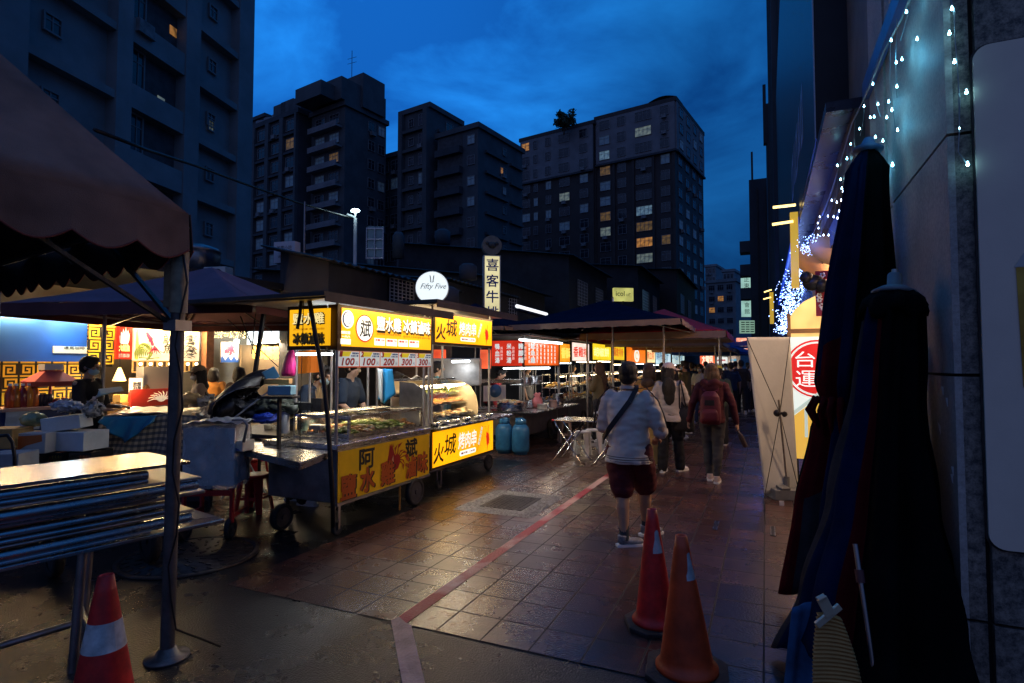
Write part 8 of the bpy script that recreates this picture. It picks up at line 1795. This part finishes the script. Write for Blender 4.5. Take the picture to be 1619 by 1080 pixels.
        put(remesh(mb, vox, 3, wr, seed=rnd.random() * 9), 'shorts' if bottom == 'shorts' else 'trousers', bm, t, M)
    for s in (-1, 1):
        lf = legs.get('liftL' if s < 0 else 'liftR', 0); tilt = legs.get('toeL' if s < 0 else 'toeR', 0); F0 = ft[s] + Vector((0, 0, lf)); yw = legs.get('yawL' if s < 0 else 'yawR', -.12 * s)
        Q = Matrix.Rotation(yw, 3, 'Z') @ Matrix.Rotation(tilt, 3, 'X'); P = lambda v: F0 + Q @ Vector(v)
        mb = MB(); ell(mb, P((0, -.01, .062)), .043, .058, .050, Q); ell(mb, P((0, .075, .048)), .047, .10, .036, Q); ell(mb, P((0, .14, .042)), .044, .05, .030, Q); mb.cyl(P((0, -.02, .06)), P((0, -.02, .11)), .044, .046)
        put(remesh(mb, vox * .6, 2), 'shoe', (shoes or [ink_white])[0], t, M)
        mb = MB(); sole = [(-.040, -.055), (-.03, -.078), (.03, -.078), (.040, -.055), (.042, .03), (.050, .10), (.044, .17), (.02, .198), (-.02, .198), (-.044, .17), (-.050, .10), (-.042, .03)]
        mb.hexa; o_ = P((0, 0, .0)); mb.poly(sole, o_, Q @ XX, Q @ YX, .026); mb.v = [M @ v for v in mb.v]
        me = bpy.data.meshes.new('sole'); me.from_pydata(mb.v, [], mb.f); me.materials.append((shoes or [ink_white, ink_white])[-1]); ob = bpy.data.objects.new('sole', me); COL.objects.link(ob); ob.parent = t
        if socks: mb = MB(); a = an[s]; mb.cyl(a - Vector((0, 0, .03)), a.lerp(kn[s], .24), .044, .047, n=16); mb.v = [M @ v for v in mb.v]; me = bpy.data.meshes.new('sock'); me.from_pydata(mb.v, [], mb.f); me.materials.append(socks); ob = bpy.data.objects.new('sock', me); COL.objects.link(ob); ob.parent = t; [setattr(p, 'use_smooth', True) for p in me.polygons]
    if apron: mb = MB(); torso(mb, [(0, .03, .55, .17 * b, .12 * b), (0, .03, .95, .17 * b, .13 * b), (0, .03, 1.28, .13, .12)]); put(remesh(mb, vox, 2, .004), 'apron', apron, t, M)
    # --- hair
    mb = MB()
    if hair:
        ell(mb, Hh((0, -.022, .040)), .091, .108, .100, HM)
        if hair == 'short':
            ell(mb, Hh((0, -.045, -.010)), .086, .078, .080, HM); ell(mb, Hh((0, .045, .098)), .066, .052, .034, HM)
            for s in (-1, 1): ell(mb, Hh((.070 * s, .01, .02)), .016, .036, .05, HM)
        elif hair == 'bob': 
            ell(mb, Hh((0, -.05, -.04)), .098, .085, .14, HM); ell(mb, Hh((0, .04, .095)), .07, .05, .03, HM)
            for s in (-1, 1): ell(mb, Hh((.08 * s, -.0, -.03)), .028, .055, .11, HM)
        elif hair == 'long':
            ell(mb, Hh((0, -.06, -.08)), .098, .075, .16, HM); bk = neck + Vector((0, -.10, -.10)); ell(mb, bk, .110, .055, .17); ell(mb, bk - Vector((-.01, 0, .14)), .088, .045, .14)
            for s in (-1, 1): ell(mb, Hh((.078 * s, -.01, -.06)), .028, .05, .13, HM)
        elif hair == 'mid':
            ell(mb, Hh((0, -.05, -.06)), .104, .085, .155, HM); bk = neck + Vector((0, -.08, -.03)); ell(mb, bk, .112, .055, .09)
            for s in (-1, 1): ell(mb, Hh((.084 * s, -.01, -.07)), .03, .05, .13, HM)
        o = put(remesh(mb, vox * .8, 1, .0035, (60, 60, 14)), 'hair', hm or HAIR, t, M)
    if cap:
        mb = MB(); ell(mb, Hh((0, -.012, .062)), .092, .112, .088, HM)
        c2 = remesh(mb, vox * .7, 1)
        put(c2, 'cap', cap, t, M)
        mb = MB(); mb.smooth = True; mb.grid(lambda u, v: M @ Hh((math.sin(R(-75 + 150 * u)) * (.086 + .012 * v), .03 + math.cos(R(-75 + 150 * u)) * (.06 + .105 * v), .046 - .03 * v + .012 * math.cos(R(-75 + 150 * u)))), 14, 5, .005)
        ob = mb.build('cap_brim', cap, None); ob.location = (0, 0, 0); me = ob.data
        xs = [v for v in mb.v]; 
        for vv, co in zip(me.vertices, mb.v): vv.co = co
        ob.parent = t
    if mask:
        mb = MB(); ell(mb, Hh((0, .045, -.055)), .062, .064, .050, HM); put(remesh(mb, vox * .6, 1), 'face_mask', mask, t, M)
        mb = MB(); [mb.tube([M @ Hh((.058 * s, .06, -.03)), M @ Hh((.078 * s, .02, -.012)), M @ Hh((.084 * s, -.01, .0))], .003, 5) for s in (-1, 1)]; ob = mb.build('mask_strap', mask, None); 
        for vv, co in zip(ob.data.vertices, mb.v): vv.co = co
        ob.location = (0, 0, 0); ob.parent = t
    t['S'] = S; return t, (lambda p: t.matrix_basis @ (M @ Vector(p))), dict(sh=sh, el=el, wr=wr_, hc=hc, neck=neck)
def local(t): return t
# man in white, walking away, nearest
tee = mat('tee_white', (.62, .56, .49), .8, nv=.05, ns=4, bump=.15, bs=240)
man, W_, J = person((-1.17, 5.30, 0), R(-4), 'stout man in white polo shirt and maroon shorts walking away', 1.665, 1.13,
    legs=dict(L=(-.02, -.10, 0), R=(.07, .34, 0), bendL=.03, bendR=.08, liftR=.0, yawL=-.9, yawR=-.7), arms=dict(L=((-.27, .02, 1.10), (-.15, .24, 1.04)), R=((.31, .0, 1.09), (.20, .26, .98))), top=tee, sleeve='elbow', bottom='shorts', bm=fabric('shorts_maroon', (.085, .008, .014)), shoes=[mat('shoe_navy', (.06, .09, .14), .6, nv=.5, ns=14, col2=(.4, .4, .4)), ink_white], socks=fabric('sock_dark', (.02, .035, .05)), hair='short', hrot=0, htilt=-.05, belly=1.12, vox=.011, top_len=.06, wr=.012, topflare=1.10)
man.name = 'person'
S_ = 1.665 / 1.72
def onback(pts, r, name, m, par, n=8, lift=.0):
    """a strip laid against the shirt, in the wearer's own frame"""
    mb = MB(); mb.tube([W_(p) for p in pts], r, n); return mb.build(name, m, par)
# strap across the back: from right shoulder to left hip
def strap(par, Wf, pts, w, m, name='strap', th=.008, lab=None, cat=None):
    mb = MB()
    P = [Wf(p) for p, _ in pts]; Nn = [(Wf(Vector(p) + Vector(n)) - Wf(p)).normalized() for p, n in pts]
    for i in range(len(P) - 1):
        d = (P[i + 1] - P[i]).normalized(); s0 = d.cross(Nn[i]).normalized() * w / 2; s1 = d.cross(Nn[i + 1]).normalized() * w / 2; a, b = P[i], P[i + 1]; n0, n1 = Nn[i] * th, Nn[i + 1] * th
        mb.add([a - s0, a + s0, a + s0 + n0, a - s0 + n0, b - s1, b + s1, b + s1 + n1, b - s1 + n1], [(0, 1, 2, 3), (7, 6, 5, 4), (0, 4, 5, 1), (1, 5, 6, 2), (2, 6, 7, 3), (3, 7, 4, 0)])
    return mb.build(name, m, par, label=lab, cat=cat)
webbing = mat('webbing_black', (.012, .012, .014), .6)
bk = (0, -1, .0)
strap(None, W_, [((.075, -.0, 1.500), (0, 0, 1)), ((.10, -.075, 1.472), (0, -.6, .8)), ((.05, -.132, 1.36), (0, -1, .3)), ((-.05, -.163, 1.22), bk), ((-.14, -.162, 1.10), bk), ((-.215, -.10, 1.00), (-.7, -.7, 0)), ((-.25, .0, .95), (-1, 0, 0))], .045, webbing, 'shoulder_strap', .012, 'black bag strap running diagonally over the white polo shirt', 'strap')
for k in range(3):
    z = .80 + .022 * k; mb = MB(); mb.tube([W_((math.cos(a) * .226, math.sin(a) * .196, z)) for a in [2 * math.pi * i / 40 for i in range(41)]], .0032, 5); mb.build('hem_stripe', webbing, man)
for s in (-1, 1):
    for k in (0, 1):
        a, b = J['sh'][s], J['el'][s]; o = Vector((0, -.03 - .020 * k, .0)); pts = [Vector((.10 * s, -.02 - .02 * k, 1.478)), a + Vector((-.02 * s, -.012 - .02 * k, .096)), a.lerp(b, .3) + Vector((.065 * s, -.035 - .02 * k, .066)), a.lerp(b, .65) + Vector((.075 * s, -.035 - .02 * k, .048)), b + Vector((.070 * s, -.035 - .02 * k, .03))]
        mb = MB(); mb.tube([W_(p) for p in pts], .0042, 5); mb.build('shoulder_stripe', webbing, man)
mb = MB(); mb.rings([[W_((math.cos(a) * .076 + 0, math.sin(a) * .068 - .02, 1.47 + h + .01 * math.sin(a) * -1)) for a in [2 * math.pi * i / 24 for i in range(24)]] for h in (0, .028)], caps=False); o = mb.build('collar', tee, man); o.modifiers.new('s', 'SOLIDIFY').thickness = .006
# woman in a cap with a black tote
wm, W2_, J2 = person((-1.36, 9.05, 0), R(2), 'woman in a pale pink cap, loose white T-shirt and wide black trousers walking away', 1.66, 1.0, legs=dict(L=(-.11, -.06, 0), R=(.14, .14, 0), liftR=.0, yawR=-.5, yawL=-.1),
    arms=dict(R=((.25, .02, 1.14), (.30, .20, 1.02))), top=mat('tee_cream', (.56, .50, .42), .85, nv=.05, bump=.15, bs=240), sleeve='elbow', bottom='long', bm=fabric('trouser_black', (.010, .010, .013)), shoes=[ink_white, ink_white], hair='long', hm=HAIR, hrot=R(-50), cap=mat('cap_pink', (.60, .50, .46), .75), vox=.013, topflare=1.12, top_len=.03, face=True, wr=.011)
t = thing('tote_bag', 'large black tote bag hanging from the shoulder of the woman in the cap', 'bag', W2_((.24, .02, .72)))
mb = MB(); mb.smooth = True; torso(mb, [(.22, -.02, .66, .15, .05), (.22, -.02, .70, .165, .07), (.22, -.02, .95, .155, .065), (.21, -.02, 1.03, .145, .02)]); mb.v = [W2_(v) for v in mb.v]; mb.build('bag', mat('tote_black', (.012, .011, .012), .7, bump=.3, bs=20), t)
for dx in (-.05, .05): strap(t, W2_, [((.21 + dx, -.07, 1.02), (0, -1, 0)), ((.19 + dx * .6, -.10, 1.25), (0, -1, 0)), ((.175 + dx * .3, -.10, 1.40), (0, -.9, .4)), ((.17, -.02, 1.475), (0, 0, 1))], .02, webbing, 'handle', .005)
mb = MB(); mb.smooth = True
# girl with a maroon hoodie and backpack
gl, W3_, J3 = person((-.70, 8.55, 0), R(-2), 'woman in a maroon hoodie and grey leggings walking away with half blond hair', 1.66, 1.0, legs=dict(L=(-.055, .10, 0), R=(.06, -.08, 0), yawR=.0, bendL=.03),
    arms=dict(L=((-.27, -.04, 1.14), (-.33, .02, .88)), R=((.28, -.02, 1.14), (.33, .03, .88)), curl=.9), top=fabric('hoodie_maroon', (.075, .010, .016)), sleeve='long', bottom='tight', bm=fabric('leggings_grey', (.055, .055, .058)), shoes=[mat('sneaker_peach', (.60, .48, .42), .6), ink_white], hair='mid', hm=HAIRD, hood=MATS['hoodie_maroon'], vox=.013, top_len=-.02, topflare=1.05, wr=.010)
t = thing('backpack', 'dark red backpack on the back of the woman in the maroon hoodie', 'backpack', W3_((0, -.16, .88)))
packm = mat('pack_red', (.10, .006, .016), .6, bump=.25, bs=60)
mb = MB(); torso(mb, [(0, -.20, .86, .13, .055), (0, -.21, .92, .15, .085), (0, -.21, 1.10, .145, .085), (0, -.20, 1.26, .125, .065), (0, -.18, 1.33, .07, .035)]); put(remesh(mb, .012, 3, .004), 'bag', packm, t, Matrix.Translation(-t.location) @ gl.matrix_basis @ Matrix.Scale(1.66 / 1.72, 4))
mb = MB(); torso(mb, [(0, -.275, .89, .105, .03), (0, -.285, .93, .12, .04), (0, -.285, 1.03, .115, .038), (0, -.275, 1.08, .09, .02)]); put(remesh(mb, .011, 2, .003), 'front_pocket', packm, t, Matrix.Translation(-t.location) @ gl.matrix_basis @ Matrix.Scale(1.66 / 1.72, 4))
mb = MB(); mb.box((0, -.296, 1.17), (.13, .006, .075)); mb.v = [W3_(v) for v in mb.v]; mb.build('patch', ink, t)
for s in (-1, 1): strap(t, W3_, [((.08 * s, -.16, 1.32), (0, -.5, .8)), ((.10 * s, -.06, 1.465), (0, -.2, 1)), ((.11 * s, .06, 1.44), (0, .7, .7)), ((.13 * s, .15, 1.2), (0, 1, 0)), ((.15 * s, .05, .96), (s, .3, 0))], .045, packm, 'strap', .012)
p = W3_(J3['wr'][1] + Vector((.01, .01, -.10))); t = thing('water_bottle', 'dark bottle dangling from the right hand of the woman in the maroon hoodie', 'bottle', p - Z * .22)
mb = MB(); ax = Vector((.42, .1, -1)).normalized(); mb.lathe(p, [(.010, 0), (.014, .06), (.03, .09), (.034, .12), (.034, .25), (.02, .27)], 14, ax); mb.build('bottle', mat('bottle_dark', (.05, .03, .03), .3), t); mb = MB(); mb.cyl(p + ax * .07, p + ax * .085, .02, n=12); mb.build('ring', chrome, t)
def simple(px, py_feet, head, label, top, bm, hair='short', hm=None, Y=None, vox=.018, dx=0, **k):
    g = gz(px, py_feet) if Y is None else gy(px, 600, Y); return person((g.x + dx, g.y, 0), head, label, k.pop('H', 1.66), k.pop('build', 1.0), top=top, bm=bm, hair=hair, hm=hm, vox=vox, **k)
mustard = fabric('mustard', (.42, .22, .05)); olive = fabric('olive', (.10, .09, .03)); dk = fabric('cloth_dark', (.018, .018, .022)); dk2 = fabric('cloth_brown', (.05, .028, .02)); blu = fabric('cloth_blue', (.02, .16, .34)); greyt = fabric('cloth_grey', (.17, .16, .155)); wht = fabric('cloth_white', (.50, .50, .48)); jean = fabric('jeans', (.03, .05, .10)); redt = fabric('cloth_red', (.34, .02, .02)); teal = fabric('cloth_teal', (.02, .12, .13)); navyt = fabric('cloth_navy', (.015, .03, .06)); orng = fabric('cloth_orange', (.50, .20, .03)); grn = fabric('cloth_green', (.03, .05, .035)); yel = fabric('cloth_yellow', (.42, .36, .04)); skt = fabric('skirt_yellow', (.40, .26, .08))
simple(1031, 742, R(-10), 'woman in mustard top and long yellow skirt behind the woman in the cap', mustard, None, 'mid', HAIRB, dress=.12, skirt=skt, vox=.016, dx=-.03)
simple(1083, 0, R(75), 'man in dark green seen from the side with a yellow lit apron front', olive, dk, 'short', Y=14.5, mask=MASKB, hrot=R(5), apron=yel, H=1.74, arms=dict(L=((-.24, .02, 1.12), (-.16, .25, 1.08)), R=((.24, .02, 1.12), (.12, .27, 1.05))))
simple(1107, 0, R(160), 'person in pale shirt and mask walking towards the camera', wht, jean, 'short', Y=17, mask=MASKW, H=1.66)
simple(1136, 0, R(0), 'person in a dark green jacket wearing a yellow bucket hat behind the woman in maroon', grn, dk, 'short', Y=12.4, sleeve='long', cap=yel, H=1.62)
simple(1163, 0, R(5), 'person in a bright blue shirt walking away near the display banner', blu, jean, 'short', Y=24, H=1.78)
simple(1173, 655, R(5), 'man in a dark brown shirt and black trousers striding away beside the display banner', dk2, dk, 'short', sleeve='elbow', H=1.80, legs=dict(L=(-.1, .22, 0), R=(.1, -.2, 0), liftR=.05, toeR=.5))
simple(1066, 0, R(-30), 'person in pale pink seen between the cap woman and the lit stalls', fabric('cloth_pink', (.45, .30, .28)), dk, 'mid', HAIR, Y=13.2, H=1.55, arms=dict(R=((.24, .02, 1.12), (.12, .25, 1.1))))
crowd = [(1047, 16, 200, dk, 'dark clothed person facing the camera beside the orange sign stall', dk, 1.7, 'short'), (1094, 20, 30, navyt, 'person in navy further back beside the lit blue boards', dk, 1.72, 'short'), (1100, 23, 170, wht, 'white shirted person facing the camera deep in the crowd', jean, 1.66, 'bob'), (1116, 25, 10, dk, 'tall dark person in front of the far red lit stall', dk, 1.78, 'short'),
 (1122, 30, 180, greyt, 'grey shirted person facing the camera by the far red stall', jean, 1.68, 'short'), (1129, 21, 350, redt, 'person in dull red deep in the crowd left of the yellow hat', dk, 1.62, 'mid'), (1141, 27, 5, orng, 'orange shirted person deep in the crowd', dk, 1.68, 'short'), (1147, 24, 185, dk, 'dark person right of the orange shirt in the crowd', jean, 1.70, 'short'), (1153, 31, 0, wht, 'small distant person in a white shirt in mid crowd', dk, 1.7, 'short'), (1156, 19, 15, navyt, 'person in navy left of the bright blue shirt', dk, 1.72, 'short'), (1186, 22, 190, greyt, 'grey person at the right edge of the lane by the banner', dk, 1.65, 'bob'), (1182, 29, 0, dk, 'distant dark person right of the striding man', dk, 1.75, 'short'), (1076, 19, 100, wht, 'pale person standing at the lit blue boards', jean, 1.66, 'bob')]
for px, Y, hd, tp, lab, bt, H, hr in crowd:
    simple(px, 0, R(hd), lab, tp, bt, hr, Y=Y, vox=.024, H=H, mask=MASKB if 150 < hd < 210 else None, wr=.004)
# vendors and customers at the stalls
simple(948, 0, R(80), 'long haired woman in an olive jacket waiting left of the man in white', fabric('jacket_olive', (.11, .09, .045)), dk, 'long', HAIRB, Y=12.0, sleeve='long', H=1.70, arms=dict(L=((-.22, .08, 1.14), (-.05, .20, 1.32)), R=((.22, .08, 1.14), (.08, .22, 1.28))), vox=.016)
v1, Wv, Jv = person((-5.18, 5.25, 0), R(-75), 'vendor in a navy T-shirt and blue face mask leaning over the salt chicken cart', 1.72, 1.1, top=navyt, bm=dk, hair='short', mask=MASKB, lean=R(28), htilt=R(-10), arms=dict(L=((-.25, .12, 1.14), (-.12, .35, 1.05)), R=((.27, .10, 1.15), (.14, .36, 1.06))), vox=.013)
person((-5.25, 6.15, 0), R(-80), 'vendor in a navy T-shirt whose head is hidden by the price board', 1.74, 1.1, top=navyt, bm=dk, hair='short', lean=R(12), arms=dict(L=((-.25, .10, 1.14), (-.18, .30, .98)), R=((.27, .10, 1.15), (.16, .32, 1.0))), vox=.015, skin=SKIN2)
person((-5.55, 7.45, 0), R(-60), 'dark haired vendor bending behind the curved glass case of the skewer cart', 1.56, 1.0, top=dk, bm=dk, hair='short', lean=R(20), vox=.016)
person((-5.35, 8.75, 0), R(-60), 'vendor in a teal apron at the right post of the skewer cart', 1.70, 1.1, top=teal, bm=dk, hair='short', apron=teal, vox=.016)
person((-5.5, 11.2, 0), R(-70), 'vendor in a red shirt and dark red apron bending over the red menu stall', 1.62, 1.05, top=redt, bm=dk, hair='short', lean=R(22), apron=redt, arms=dict(L=((-.25, .12, 1.14), (-.12, .35, 1.0)), R=((.27, .10, 1.15), (.14, .36, 1.02))), vox=.016)
person((-5.5, 13.3, 0), R(-80), 'vendor in grey behind the fried food showcase', 1.66, 1.0, top=greyt, bm=dk, hair='short', cap=dk, vox=.018)
person((-5.5, 17.0, 0), R(-80), 'vendor in white behind the wide yellow sign stall', 1.66, 1.0, top=wht, bm=dk, hair='bob', vox=.02)
g = gd(140, 600, 7.2)
person((g.x, g.y, 0), R(-62), 'masked man in a black T-shirt holding papers at the blue drink stall', 1.74, 1.08, top=fabric('tee_black', (.014, .013, .015)), sleeve='elbow', bm=dk, hair='short', mask=MASKB, hrot=0, htilt=R(4), arms=dict(L=((-.24, .04, 1.10), (-.16, .30, 1.10)), R=((.24, .06, 1.08), (.12, .30, 1.08))), vox=.013)
p = gd(168, 622, 7.1); t = thing('papers', 'pale blue sheets of paper held by the masked man in black', 'paper', p)
for k in range(4): mb = MB(); M_ = Matrix.Rotation(YAW + .25 * k, 3, 'Z') @ Matrix.Rotation(-.35 + .08 * k, 3, 'Y') @ Matrix.Rotation(.3, 3, 'X'); mb.box(p + Z * (.014 * k) + cR * .02 * k, (.24, .17, .003), rot=M_); mb.build('sheet', [mat('paper_a', (.34, .55, .68), .6), mat('paper_b', (.5, .6, .6), .6), MATS.get('paper_a'), MATS.get('paper_b')][k] or MATS['paper_a'], t)
g = gd(314, 620, 8.6)
person((g.x, g.y, 0), R(150), 'woman in a grey cap, mask and loose grey hoodie standing by the squid stall', 1.62, 1.05, top=fabric('hoodie_grey', (.20, .16, .13)), sleeve='long', bm=dk, hair='mid', mask=MASKW, cap=fabric('cap_grey', (.22, .18, .13)), vox=.014)
g = gd(337, 620, 10.6)
person((g.x, g.y, 0), R(30), 'person in an orange T-shirt seen from behind at the ice shop', 1.58, 1.05, top=orng, bm=jean, hair='bob', vox=.016, arms=dict(L=((-.26, .02, 1.14), (-.14, .2, 1.05)), R=((.26, .02, 1.12), (.16, .22, 1.02))))
g = gd(378, 600, 9.5)
person((g.x, g.y, 0), R(20), 'person glimpsed over the black folded umbrella below the milk tea sign', 1.60, 1.0, top=dk2, bm=dk, hair='bob', vox=.018)
# print on the black T-shirt is left to the fabric; a small emblem on the teal apron
